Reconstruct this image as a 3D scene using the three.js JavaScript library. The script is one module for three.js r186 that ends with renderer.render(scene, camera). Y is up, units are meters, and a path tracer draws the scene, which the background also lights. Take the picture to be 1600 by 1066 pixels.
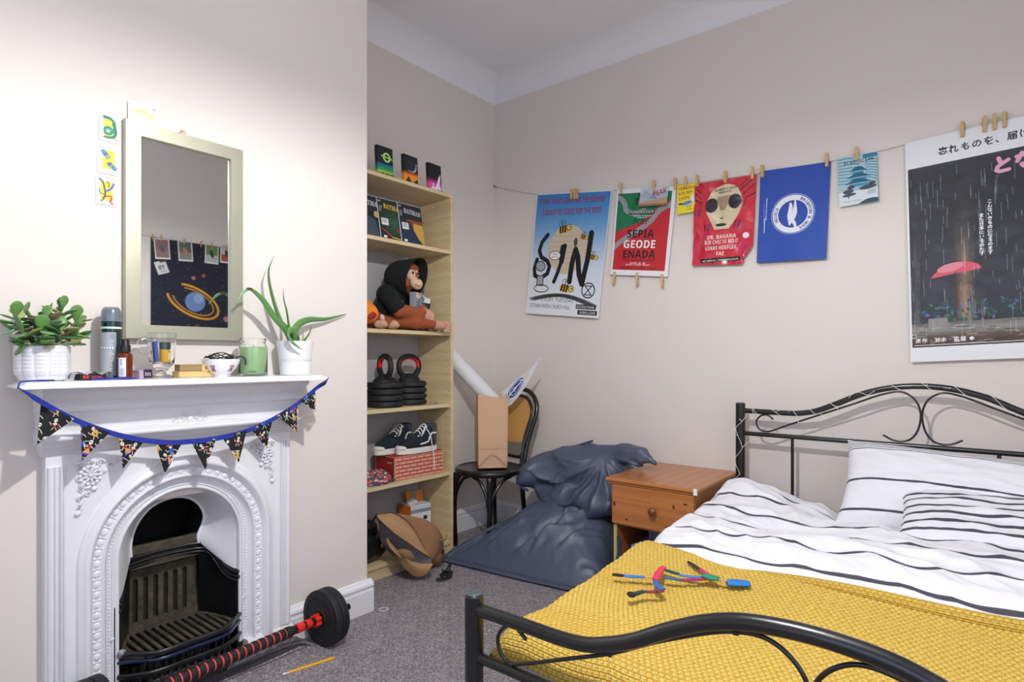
import * as THREE from 'three';
import { RoundedBoxGeometry } from 'three/addons/geometries/RoundedBoxGeometry.js';
import { mergeGeometries, mergeVertices } from 'three/addons/utils/BufferGeometryUtils.js';
import { MarchingCubes } from 'three/addons/objects/MarchingCubes.js';
import { ImprovedNoise } from 'three/addons/math/ImprovedNoise.js';
import { RectAreaLightUniformsLib } from 'three/addons/lights/RectAreaLightUniformsLib.js';

// ------------------------------------------------------------------ camera, daylight, lamp, exposure
const scene = new THREE.Scene();
const camera = new THREE.PerspectiveCamera(59.69, 1600 / 1066, 0.05, 60);
camera.position.set(-1.6175, 1.1, 2.119);
camera.lookAt(-1.6175 + 0.778, 1.1, 2.119 - 0.628);
camera.setViewOffset(1600, 1066, 0, -27, 1600, 1066);
scene.background = new THREE.Color(0.55, 0.68, 1.0);           // daylight sky beyond the window
RectAreaLightUniformsLib.init();
const LAMP = new THREE.Vector3(-0.8, 2.12, 1.5);              // bulb of the ceiling pendant
const bulbLight = new THREE.PointLight(new THREE.Color(1.0, 0.98, 0.955), 7.9, 0, 2);
bulbLight.position.copy(LAMP).add(new THREE.Vector3(0, -0.02, 0));
bulbLight.castShadow = true; bulbLight.shadow.radius = 1.2; bulbLight.shadow.mapSize.set(2048, 2048); bulbLight.shadow.bias = -0.0008;
scene.add(bulbLight);
const dayLight = new THREE.RectAreaLight(new THREE.Color(0.82, 0.88, 1.0), 1.4, 1.8, 1.6);   // daylight filling the window opening
dayLight.position.set(-0.95, 1.65, 2.94); dayLight.lookAt(-0.95, 1.65, 0);
scene.add(dayLight);
const sideLight = new THREE.RectAreaLight(new THREE.Color(0.5, 0.64, 1.0), 1.7, 1.3, 1.4);     // daylight in the side window
sideLight.position.set(-2.96, 1.55, 2.05); sideLight.lookAt(0, 1.55, 2.05);
scene.add(sideLight);
const renderer = new THREE.WebGLRenderer({ antialias: true });
renderer.toneMapping = THREE.LinearToneMapping;
renderer.toneMappingExposure = 0.84;
renderer.shadowMap.enabled = true;

// ------------------------------------------------------------------ helpers
const V = (x, y, z) => new THREE.Vector3(x, y, z), PI = Math.PI, { sin, cos, abs, min, max, pow, sqrt, floor, atan2, hypot } = Math;
const lerp = (a, b, t) => a + (b - a) * t, clamp = (x, a = 0, b = 1) => min(b, max(a, x)), sm = (a, b, x) => { const t = clamp((x - a) / (b - a)); return t * t * (3 - 2 * t); };
function rng(s) { return () => { s = (s + 0x6d2b79f5) | 0; let t = Math.imul(s ^ (s >>> 15), 1 | s); t = (t + Math.imul(t ^ (t >>> 7), 61 | t)) ^ t; return ((t ^ (t >>> 14)) >>> 0) / 4294967296; }; }
const PN = new ImprovedNoise(), noise = (x, y, z = 0) => PN.noise(x, y, z);
const ridge = (x, y, z = 0) => 1 - abs(noise(x, y, z)) * 2;
function M(color, rough = 0.6, o = {}) { return new THREE.MeshPhysicalMaterial({ color, roughness: rough, ...o }); }
function tex(w, h, draw, srgb = true, rep) {
  const c = document.createElement('canvas'); c.width = w; c.height = h; const g = c.getContext('2d'); draw(g, w, h);
  const t = new THREE.CanvasTexture(c); if (srgb) t.colorSpace = THREE.SRGBColorSpace;
  t.wrapS = t.wrapT = rep ? THREE.RepeatWrapping : THREE.ClampToEdgeWrapping; if (rep) t.repeat.set(rep[0], rep[1]); return t;
}
function datatex(n, f, srgb, rep) {          // tileable callers pass periodic f(x, y) -> grey or [r, g, b] in 0..255
  const d = new Uint8Array(n * n * 4);
  for (let y = 0; y < n; y++) for (let x = 0; x < n; x++) { const v = f(x, y), i = (y * n + x) * 4; if (v.length) { d[i] = v[0]; d[i + 1] = v[1]; d[i + 2] = v[2]; } else d[i] = d[i + 1] = d[i + 2] = v; d[i + 3] = 255; }
  const t = new THREE.DataTexture(d, n, n); t.magFilter = THREE.LinearFilter; t.minFilter = THREE.LinearFilter; t.wrapS = t.wrapT = THREE.RepeatWrapping; if (srgb) t.colorSpace = THREE.SRGBColorSpace; if (rep) t.repeat.set(rep, rep); t.needsUpdate = true; return t;
}
function clean(g) {                           // bare, non-indexed geometry ready to be joined
  g = g.index ? g.toNonIndexed() : g;
  if (!g.attributes.normal) g.computeVertexNormals();
  if (!g.attributes.uv) g.setAttribute('uv', new THREE.Float32BufferAttribute(new Float32Array(g.attributes.position.count * 2), 2));
  for (const k of Object.keys(g.attributes)) if (!['position', 'normal', 'uv', 'color'].includes(k)) g.deleteAttribute(k);
  return g;
}
function J(list) { list = list.flat(9); return list.length === 1 ? list[0] : mergeGeometries(list.map(clean)); }
function T(g, x = 0, y = 0, z = 0, rx = 0, ry = 0, rz = 0, s = 1) {
  const m = new THREE.Matrix4().compose(V(x, y, z), new THREE.Quaternion().setFromEuler(new THREE.Euler(rx, ry, rz, 'YXZ')), s.isVector3 ? s : V(s, s, s)); return g.applyMatrix4(m);
}
function boxUV(g) {                           // uv in metres from the dominant normal axis
  g = clean(g); const p = g.attributes.position, n = g.attributes.normal, u = g.attributes.uv;
  for (let i = 0; i < p.count; i++) { const ax = abs(n.getX(i)), ay = abs(n.getY(i)), az = abs(n.getZ(i)); if (ay >= ax && ay >= az) u.setXY(i, p.getX(i), p.getZ(i)); else if (ax >= az) u.setXY(i, p.getZ(i), p.getY(i)); else u.setXY(i, p.getX(i), p.getY(i)); }
  return g;
}
const B = (w, h, d, x = 0, y = 0, z = 0, r = 0.003, rx = 0, ry = 0, rz = 0) => T(boxUV(r > 0 ? new RoundedBoxGeometry(w, h, d, 2, min(r, w / 2.01, h / 2.01, d / 2.01)) : new THREE.BoxGeometry(w, h, d)), x, y, z, rx, ry, rz);
const box2 = (x0, x1, y0, y1, z0, z1, r = 0) => B(x1 - x0, y1 - y0, z1 - z0, (x0 + x1) / 2, (y0 + y1) / 2, (z0 + z1) / 2, r);
const P3 = (a) => a.map((p) => (p.isVector3 ? p : V(...p)));
function tube(pts, r, seg = 0, rad = 8, closed = false, tension) {
  const c = new THREE.CatmullRomCurve3(P3(pts), closed, tension === undefined ? 'centripetal' : 'catmullrom', tension ?? 0.5);
  const g = new THREE.TubeGeometry(c, seg || pts.length * 6, r, rad, closed); if (closed) return g;
  const caps = [0, 1].map((t) => { const s = new THREE.SphereGeometry(r, rad, 4); return T(s, ...c.getPointAt(t).toArray()); });
  return J([g, ...caps]);
}
function bar(a, b, r, rad = 14, r2 = r) {     // straight rod with flat ends
  a = V(...a); b = V(...b); const d = b.clone().sub(a), g = new THREE.CylinderGeometry(r2, r, d.length(), rad, 1);
  g.applyQuaternion(new THREE.Quaternion().setFromUnitVectors(V(0, 1, 0), d.clone().normalize())); const c = a.add(b).multiplyScalar(0.5); return g.translate(c.x, c.y, c.z);
}
function taper(pts, radii, rad = 8, seg = 0, flat = 1, side) {  // swept rod of changing radius, optionally flattened
  const c = new THREE.CatmullRomCurve3(P3(pts), false, 'centripetal'), n = seg || pts.length * 6, fr = c.computeFrenetFrames(n, false), pos = [], uv = [], idx = [];
  for (let i = 0; i <= n; i++) {
    const t = i / n, k = t * (radii.length - 1), a = floor(min(k, radii.length - 1.001)), r = lerp(radii[a], radii[a + 1], k - a), o = c.getPoint(t), tg = c.getTangent(t);
    let nn = fr.normals[i], bb = fr.binormals[i]; if (side) { bb = V(...side).addScaledVector(tg, -tg.dot(V(...side))).normalize(); nn = bb.clone().cross(tg); }
    for (let j = 0; j <= rad; j++) { const a2 = (j / rad) * PI * 2, p = o.clone().addScaledVector(nn, cos(a2) * r * flat).addScaledVector(bb, sin(a2) * r); pos.push(p.x, p.y, p.z); uv.push(j / rad, t); }
  }
  const w = rad + 1; for (let i = 0; i < n; i++) for (let j = 0; j < rad; j++) { const q = i * w + j; idx.push(q, q + 1, q + w, q + 1, q + w + 1, q + w); }
  for (const [i, fl] of [[0, 1], [n, 0]]) { const o = c.getPoint(i / n), k = pos.length / 3; pos.push(o.x, o.y, o.z); uv.push(0.5, i / n); for (let j = 0; j < rad; j++) fl ? idx.push(k, i * w + j + 1, i * w + j) : idx.push(k, i * w + j, i * w + j + 1); }
  const g = new THREE.BufferGeometry(); g.setAttribute('position', new THREE.Float32BufferAttribute(pos, 3)); g.setAttribute('uv', new THREE.Float32BufferAttribute(uv, 2)); g.setIndex(idx); g.computeVertexNormals(); return g;
}
const lathe = (prof, seg = 36) => new THREE.LatheGeometry(prof.map((p) => new THREE.Vector2(p[0], p[1])), seg);
function ext(outline, depth, bevel = 0, holes = [], curve = 8) {   // outline in x, y; grows along +z
  const s = new THREE.Shape(outline.map((p) => new THREE.Vector2(p[0], p[1]))); for (const h of holes) s.holes.push(new THREE.Path(h.map((p) => new THREE.Vector2(p[0], p[1]))));
  return new THREE.ExtrudeGeometry(s, { depth, bevelEnabled: bevel > 0, bevelSize: bevel, bevelThickness: bevel, bevelSegments: 2, curveSegments: curve });
}
function grid(f, nu, nv, su = 1, sv = 1, flip = false) {          // open surface f(u, v) -> [x, y, z]
  const pos = [], uv = [], idx = []; for (let j = 0; j <= nv; j++) for (let i = 0; i <= nu; i++) { const p = f(i / nu, j / nv); pos.push(p[0], p[1], p[2]); uv.push((i / nu) * su, (j / nv) * sv); }
  const w = nu + 1; for (let j = 0; j < nv; j++) for (let i = 0; i < nu; i++) { const a = j * w + i; flip ? idx.push(a, a + w, a + 1, a + 1, a + w, a + w + 1) : idx.push(a, a + 1, a + w, a + 1, a + w + 1, a + w); }
  const g = new THREE.BufferGeometry(); g.setAttribute('position', new THREE.Float32BufferAttribute(pos, 3)); g.setAttribute('uv', new THREE.Float32BufferAttribute(uv, 2)); g.setIndex(idx); g.computeVertexNormals(); return g;
}
function sheet(f, nu, nv, th, su = 1, sv = 1, flip = false) {     // the same with a thickness: front at f, back th behind it
  const a = grid(f, nu, nv, su, sv, flip), n = a.attributes.normal, p = a.attributes.position, b = a.clone(), q = b.attributes.position, cnt = p.count, idx = Array.from(a.index.array);
  for (let i = 0; i < cnt; i++) q.setXYZ(i, p.getX(i) - n.getX(i) * th, p.getY(i) - n.getY(i) * th, p.getZ(i) - n.getZ(i) * th);
  const pos = [...p.array, ...q.array], uv = [...a.attributes.uv.array, ...a.attributes.uv.array], out = idx.slice();
  for (let i = 0; i < idx.length; i += 3) out.push(idx[i] + cnt, idx[i + 2] + cnt, idx[i + 1] + cnt);
  const w = nu + 1, rim = []; for (let i = 0; i < nu; i++) rim.push([i, i + 1]); for (let j = 0; j < nv; j++) rim.push([j * w + nu, (j + 1) * w + nu]); for (let i = nu; i > 0; i--) rim.push([nv * w + i, nv * w + i - 1]); for (let j = nv; j > 0; j--) rim.push([j * w, (j - 1) * w]);
  for (const [s, e] of rim) flip ? out.push(s, e, s + cnt, e, e + cnt, s + cnt) : out.push(s, s + cnt, e, e, s + cnt, e + cnt);
  const g = new THREE.BufferGeometry(); g.setAttribute('position', new THREE.Float32BufferAttribute(pos, 3)); g.setAttribute('uv', new THREE.Float32BufferAttribute(uv, 2)); g.setIndex(out);
  const nn = new Float32Array(pos.length); nn.set(n.array); for (let i = 0; i < n.array.length; i++) nn[i + n.array.length] = -n.array[i]; g.setAttribute('normal', new THREE.Float32BufferAttribute(nn, 3)); return g;
}
function blob(bones, res = 48, k = 0.012, tweak) {                 // one continuous body: smooth union of tapered capsules [ax, ay, az, ar, bx, by, bz, br]
  const lo = V(1e9, 1e9, 1e9), hi = V(-1e9, -1e9, -1e9); for (const b of bones) for (const o of [0, 4]) { lo.min(V(b[o] - b[o + 3], b[o + 1] - b[o + 3], b[o + 2] - b[o + 3])); hi.max(V(b[o] + b[o + 3], b[o + 1] + b[o + 3], b[o + 2] + b[o + 3])); }
  const c = lo.clone().add(hi).multiplyScalar(0.5), s = max(hi.x - lo.x, hi.y - lo.y, hi.z - lo.z) * 0.56 + k, mc = new MarchingCubes(res, new THREE.MeshStandardMaterial(), false, false, 120000); mc.isolation = 0;
  const half = res / 2;
  for (let z = 0; z < res; z++) for (let y = 0; y < res; y++) for (let x = 0; x < res; x++) {
    const px = c.x + ((x - half) / half) * s, py = c.y + ((y - half) / half) * s, pz = c.z + ((z - half) / half) * s; let acc = 0;
    for (const b of bones) { const dx = b[4] - b[0], dy = b[5] - b[1], dz = b[6] - b[2], L = dx * dx + dy * dy + dz * dz || 1e-9, t = clamp(((px - b[0]) * dx + (py - b[1]) * dy + (pz - b[2]) * dz) / L), d = hypot(px - b[0] - dx * t, py - b[1] - dy * t, pz - b[2] - dz * t) - lerp(b[3], b[7], t); acc += Math.exp(-d / k); }
    let d = -k * Math.log(acc + 1e-30); if (tweak) d += tweak(px, py, pz); mc.field[z * res * res + y * res + x] = -d;
  }
  mc.update(); const g = new THREE.BufferGeometry(), n = mc.count; 
  g.setAttribute('position', new THREE.Float32BufferAttribute(mc.positionArray.slice(0, n * 3), 3)); g.setAttribute('normal', new THREE.Float32BufferAttribute(mc.normalArray.slice(0, n * 3), 3));
  g.scale(s, s, s); g.translate(c.x, c.y, c.z); g.computeBoundingSphere(); return clean(g);
}
const ell = (x, y, z, rx, ry, rz, seg = 16, ex = 0, ey = 0, ez = 0) => T(new THREE.SphereGeometry(1, seg, floor(seg * 0.7)), x, y, z, ex, ey, ez, V(rx, ry, rz));
const used = {};
const numbered = (n) => { used[n] = (used[n] ?? -1) + 1; return used[n] ? n + '_' + String(used[n]).padStart(3, '0') : n; };
function shade(o) { o.castShadow = true; o.receiveShadow = true; return o; }
function thing(name, label, category, p = [0, 0, 0], ry = 0, group) {
  const o = new THREE.Group(); o.name = numbered(name); o.position.set(...p); o.rotation.y = ry; scene.add(o); o.userData = { label, category }; if (group) o.userData.group = group; return o;
}
function part(parent, name, geo, mat, label) { const m = shade(new THREE.Mesh(Array.isArray(geo) ? J(geo) : geo, mat)); m.name = name; if (label) m.userData.label = label; parent.add(m); return m; }
function solo(name, label, category, geo, mat, p = [0, 0, 0], ry = 0, group) { const m = shade(new THREE.Mesh(Array.isArray(geo) ? J(geo) : geo, mat)); m.name = numbered(name); m.position.set(...p); m.rotation.y = ry; scene.add(m); m.userData = { label, category }; if (group) m.userData.group = group; return m; }
function struct(name, geo, mat, parent = scene) { const m = shade(new THREE.Mesh(Array.isArray(geo) ? J(geo) : geo, mat)); m.name = name; if (parent === scene) m.userData = { kind: 'structure' }; parent.add(m); return m; }
function copy(src, label, p, ry, group) { const c = src.clone(); c.name = numbered(src.name.replace(/_\d{3}$/, '')); c.userData = { ...src.userData, label }; if (group) c.userData.group = group; if (p) c.position.set(...p); if (ry !== undefined) c.rotation.y = ry; scene.add(c); return c; }

// ------------------------------------------------------------------ shared materials
function fbmTile(n, seed, oct = 4, base = 4) {                    // periodic value noise in 0..1
  const r = rng(seed), out = new Float32Array(n * n); let amp = 1, tot = 0;
  for (let o = 0, f = base; o < oct && f <= n; o++, f *= 2, amp *= 0.55) { const L = new Float32Array(f * f).map(() => r()); tot += amp;
    for (let y = 0; y < n; y++) for (let x = 0; x < n; x++) { const u = (x / n) * f, v = (y / n) * f, i = floor(u), j = floor(v), a = u - i, b = v - j, s = a * a * (3 - 2 * a), t = b * b * (3 - 2 * b), i1 = (i + 1) % f, j1 = (j + 1) % f; out[y * n + x] += amp * lerp(lerp(L[j * f + i], L[j * f + i1], s), lerp(L[j1 * f + i], L[j1 * f + i1], s), t); } }
  for (let i = 0; i < out.length; i++) out[i] /= tot; return out;
}
const F1 = fbmTile(256, 11, 6, 4), F2 = fbmTile(256, 23, 6, 16), F3 = fbmTile(512, 37, 5, 32);
const plasterBump = datatex(256, (x, y) => 255 * F1[y * 256 + x], false, 1.6);
const wallMat = M(0xe8e1da, 0.85, { bumpMap: plasterBump, bumpScale: 0.0012 });
const ceilMat = M(0xf8f8fa, 0.9, { bumpMap: plasterBump, bumpScale: 0.001 });
const gloss = M(0xf1f1f4, 0.32, { bumpMap: plasterBump, bumpScale: 0.0008 });   // painted woodwork and cast iron
const carpetCol = datatex(512, (x, y) => { const a = F3[y * 512 + x], b = F1[((y >> 1) & 255) * 256 + ((x >> 1) & 255)], k = 0.55 + (a - 0.5) * 1.25 + 0.2 * (b - 0.5); return [clamp(121 * (k + 0.76), 0, 255), clamp(116 * (k + 0.76), 0, 255), clamp(119 * (k + 0.76), 0, 255)]; }, true, 5.5);
const carpetBump = datatex(512, (x, y) => 255 * clamp((F3[y * 512 + x] - 0.3) * 2.4), false, 5.5);
const carpetMat = M(0xffffff, 1, { map: carpetCol, bumpMap: carpetBump, bumpScale: 0.006, sheen: 0.4, sheenRoughness: 0.8, sheenColor: new THREE.Color(0.35, 0.32, 0.32) });
function woodTex(base, dark, seed, stretch = 14, str = 1) { const b = new THREE.Color(base), d = new THREE.Color(dark); b.convertLinearToSRGB(); d.convertLinearToSRGB();
  return datatex(256, (x, y) => { const w = F1[((y * 3) & 255) * 256 + ((x >> 3) & 255)], f = F2[((y * 4) & 255) * 256 + ((x >> 3) & 255)]; const t = clamp(((0.5 + 0.5 * sin((y / 256) * PI * 2 * stretch + (w - 0.5) * 9)) * 0.55 + f * 0.5 - 0.1) * str); return [255 * lerp(b.r, d.r, t), 255 * lerp(b.g, d.g, t), 255 * lerp(b.b, d.b, t)]; }, true, 1); }
const birch = woodTex(0xe3cfa4, 0xcfb583, 3, 5, 0.8); birch.repeat.set(1.2, 3);
const birchMat = M(0xffffff, 0.45, { map: birch });
const pineT = woodTex(0xc58247, 0xa55f2c, 5, 4, 0.75); pineT.repeat.set(1.5, 4);
const pineMat = M(0xffffff, 0.32, { map: pineT, clearcoat: 0.3, clearcoatRoughness: 0.25 });
const blackMetal = M(0x0e1013, 0.3, { clearcoat: 0.5, clearcoatRoughness: 0.2 });
const soot = M(0x11110f, 0.8), castIron = M(0x0d1014, 0.32, { bumpMap: plasterBump, bumpScale: 0.0015, clearcoat: 0.35, clearcoatRoughness: 0.3 });
const rust = M(0xffffff, 0.8, { map: datatex(256, (x, y) => { const a = F1[y * 256 + x], b = F2[y * 256 + x]; return [58 + 70 * (a - 0.3) + 40 * (b - 0.5), 55 + 55 * (a - 0.3) + 40 * (b - 0.5), 48 + 40 * (a - 0.35) + 40 * (b - 0.5)].map((v) => clamp(v, 10, 200)); }, true, 5), bumpMap: plasterBump, bumpScale: 0.002 });
const weave = datatex(64, (x, y) => 128 + 110 * (((x >> 1) + (y >> 1)) % 2 ? 1 : -1) * 0.6 + 40 * (F2[(y * 4) * 256 + x * 4] - 0.5), false, 1);
const paperMat = M(0xf0efec, 0.8), rubber = M(0x15181c, 0.62, { bumpMap: plasterBump, bumpScale: 0.001 }), redPlastic = M(0xe8281c, 0.42), blackPlastic = M(0x121418, 0.4);
// ------------------------------------------------------------------ the room
{
  const RX = 1.465, AZ = -0.52, BZ = 2.97, LX = -3.0, CY = 2.96;
  struct('floor', boxUV(box2(LX - 0.15, RX + 0.15, -0.12, 0, AZ - 0.15, BZ + 0.15)), carpetMat);
  struct('ceiling', boxUV(box2(LX - 0.15, RX + 0.15, CY, CY + 0.12, AZ - 0.15, BZ + 0.15)), ceilMat);
  struct('wall_right', boxUV(box2(RX, RX + 0.15, 0, CY, AZ - 0.15, BZ + 0.15)), wallMat);
  struct('wall_alcove', boxUV(box2(LX - 0.15, RX, 0, CY, AZ - 0.15, AZ)), wallMat);
  // chimney breast: face at z = 0 with the fireplace opening through it
  const breast = ext([[-1.53, 0], [-1.535, 2.96], [0, 2.96], [0, 0], [-0.55, 0], [-0.55, 0.64], [-0.98, 0.64], [-0.98, 0]], 0.515, 0.004); breast.translate(0, 0, -0.519);
  struct('wall_chimney', boxUV(breast), wallMat);
  struct('wall_left', boxUV(J([box2(LX - 0.15, LX, 0, CY, AZ, 1.4), box2(LX - 0.15, LX, 0, CY, 2.7, BZ), box2(LX - 0.15, LX, 0, 0.85, 1.4, 2.7), box2(LX - 0.15, LX, 2.25, CY, 1.4, 2.7)])), wallMat);
  const wn = new THREE.Group(); wn.name = 'window_2'; wn.userData = { kind: 'structure' }; scene.add(wn); const f2 = [];
  for (const z of [1.43, 2.67]) f2.push(B(0.07, 1.4, 0.06, LX - 0.07, 1.55, z)); for (const y of [0.88, 1.55, 2.22]) f2.push(B(0.07, 0.06, 1.3, LX - 0.07, y, 2.05));
  struct('window_frame', J(f2), gloss, wn); struct('window_sill', B(0.2, 0.035, 1.42, LX - 0.03, 0.832, 2.05, 0.008), gloss, wn); for (const [a, b] of [[0.91, 1.52], [1.58, 2.19]]) struct('pane', box2(LX - 0.073, LX - 0.068, a, b, 1.46, 2.64), M(0xffffff, 0, { transmission: 1, thickness: 0 }), wn);
  // window in the wall behind the camera
  const wl = [], Y0 = 0.85, Y1 = 2.45, X0 = -1.85, X1 = -0.05;
  wl.push(box2(X1, RX, 0, CY, BZ, BZ + 0.15), box2(LX - 0.15, X0, 0, CY, BZ, BZ + 0.15), box2(X0, X1, 0, Y0, BZ, BZ + 0.15), box2(X0, X1, Y1, CY, BZ, BZ + 0.15));
  struct('wall_back', boxUV(J(wl)), wallMat);
  const win = new THREE.Group(); win.name = 'window_1'; win.userData = { kind: 'structure' }; scene.add(win);
  const fr = []; for (const x of [X0 + 0.03, X1 - 0.03]) fr.push(B(0.06, Y1 - Y0, 0.07, x, (Y0 + Y1) / 2, BZ + 0.07)); for (const y of [Y0 + 0.03, (Y0 + Y1) / 2, Y1 - 0.03]) fr.push(B(X1 - X0, 0.06, 0.07, (X0 + X1) / 2, y, BZ + 0.07));
  struct('window_frame', J(fr), gloss, win); struct('window_sill', B(X1 - X0 + 0.12, 0.035, 0.2, (X0 + X1) / 2, Y0 - 0.018, BZ + 0.03, 0.008), gloss, win);
  for (const [a, b] of [[Y0 + 0.06, (Y0 + Y1) / 2 - 0.03], [(Y0 + Y1) / 2 + 0.03, Y1 - 0.06]]) struct('pane', box2(X0 + 0.06, X1 - 0.06, a, b, BZ + 0.068, BZ + 0.073), M(0xffffff, 0, { transmission: 1, thickness: 0 }), win);
  // plaster cove between wall and ceiling
  const coveProf = [[0, 0]]; for (let i = 0; i <= 10; i++) { const a = (i / 10) * PI / 2; coveProf.push([0.14 - 0.14 * sin(a) * 1 + 0, 0.13 * (1 - cos(a))]); }
  const cove = (len) => { const pts = [[0, -0.0], [0, 0.135], [0.15, 0.135]]; for (let i = 0; i <= 12; i++) { const a = (i / 12) * PI / 2; pts.push([0.15 * (1 - sin(a)), 0.135 * cos(a) * 0.999]); } return ext(pts, len); };
  const c1 = cove(RX + 0.02); c1.rotateY(PI / 2); c1.scale(1, 1, -1); c1.translate(0, 2.826, AZ);  // along the alcove wall: profile x -> +z
  struct('trim_1', fixWinding(c1), ceilMat);
  const c2 = cove(BZ - AZ); c2.scale(-1, 1, 1); c2.translate(RX, 2.826, AZ); struct('trim_2', fixWinding(c2), ceilMat);
  const c3 = cove(1.53); c3.rotateY(PI / 2); c3.scale(1, 1, -1); c3.translate(-1.53, 2.826, 0); struct('trim_3', fixWinding(c3), ceilMat);
  // skirting boards with a moulded top
  const skProf = [[0, 0], [0.022, 0], [0.022, 0.092], [0.019, 0.098], [0.019, 0.106], [0.024, 0.112], [0.022, 0.122], [0.012, 0.129], [0.008, 0.136], [0, 0.138]];
  const skirt = (len) => ext(skProf, len, 0);
  const s1 = skirt(0.388 + 0.022); s1.rotateY(PI / 2); s1.scale(1, 1, -1); s1.translate(-0.388, 0, 0); const s1b = skirt(0.2); s1b.translate(0, 0, -0.2);
  struct('baseboard_chimney', J([fixWinding(s1), fixWinding(s1b)]), gloss);
  const s2 = skirt(RX - 0.79); s2.rotateY(PI / 2); s2.scale(1, 1, -1); s2.translate(0.79, 0, AZ); struct('baseboard_alcove', fixWinding(s2), gloss);
  const s3 = skirt(BZ - AZ); s3.scale(-1, 1, 1); s3.translate(RX, 0, AZ); struct('baseboard_right', fixWinding(s3), gloss);
  // carpet carried up over the raised hearth, with a rounded edge
  const hh = (x, z) => { const e = 0.052 * sm(-0.31, -0.4, x) * sm(-0.965, -0.94, x), zf = 0.104 + 0.006 * noise(x * 7, 1); return e * (0.3 * sm(0.3, zf, z) + 0.7 * sm(zf + 0.028, zf - 0.01, z)) + 0.0012; };
  struct('hearth_carpet', boxUV(grid((u, v) => { const x = lerp(-1.5, -0.1, u), z = v < 0.7 ? lerp(0.0, 0.16, v / 0.7) : lerp(0.16, 0.32, (v - 0.7) / 0.3); return [x, hh(x, z), z]; }, 70, 60, 1, 1, true)), carpetMat);
  const rd = []; for (let i = 0; i <= 24; i++) { const x = lerp(-0.94, -0.345, i / 24), z = 0.112 + 0.006 * noise(x * 7, 1); rd.push([x, hh(x, z) - 0.002, z]); }
  struct('carpet_edge', taper(rd, [0.011, 0.014, 0.013, 0.011, 0.004], 8, 60), M(0xb8b8c2, 1, { map: carpetCol, bumpMap: carpetBump, bumpScale: 0.004 }));
}
function fixWinding(g) {                       // mirrored geometry: turn faces the right way out again
  g = clean(g); const p = g.attributes.position.array; for (let i = 0; i < p.length; i += 9) for (let k = 0; k < 3; k++) { const t = p[i + 3 + k]; p[i + 3 + k] = p[i + 6 + k]; p[i + 6 + k] = t; }
  g.computeVertexNormals(); return g;
}
// ------------------------------------------------------------------ ceiling pendant (above the frame) that lights the room
{
  const t = thing('ceiling_pendant', 'pendant ceiling lamp with a pale cone shade hanging above the room', 'lamp', [LAMP.x, 0, LAMP.z]);
  const y = LAMP.y;
  part(t, 'ceiling_rose', lathe([[0, 2.925], [0.045, 2.93], [0.05, 2.962], [0, 2.962]]), M(0xf2f2f2, 0.4));
  part(t, 'cord', bar([0, y + 0.1, 0], [0, 2.93, 0], 0.004), M(0xeeeeee, 0.6));
  part(t, 'shade_ring', [bar([-0.122, y + 0.105, 0], [0.122, y + 0.105, 0], 0.002, 6), bar([0, y + 0.105, -0.122], [0, y + 0.105, 0.122], 0.002, 6)], M(0xdddddd, 0.4, { metalness: 0.6 }));
  part(t, 'bulb_holder', lathe([[0, y + 0.03], [0.02, y + 0.03], [0.022, y + 0.13], [0, y + 0.13]]), M(0xf2f2f2, 0.4));
  part(t, 'bulb', new THREE.SphereGeometry(0.03, 20, 14).translate(0, y, 0), M(0xffffff, 0.4, { emissive: new THREE.Color(1, 0.98, 0.955), emissiveIntensity: 3 }));
  part(t, 'lamp_shade', lathe([[0.122, y + 0.11], [0.14, y - 0.03], [0.143, y - 0.03], [0.125, y + 0.11], [0.122, y + 0.11]], 48), M(0xf4f2ee, 0.9, { transmission: 0.2, thickness: 0 }));
}
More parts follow.
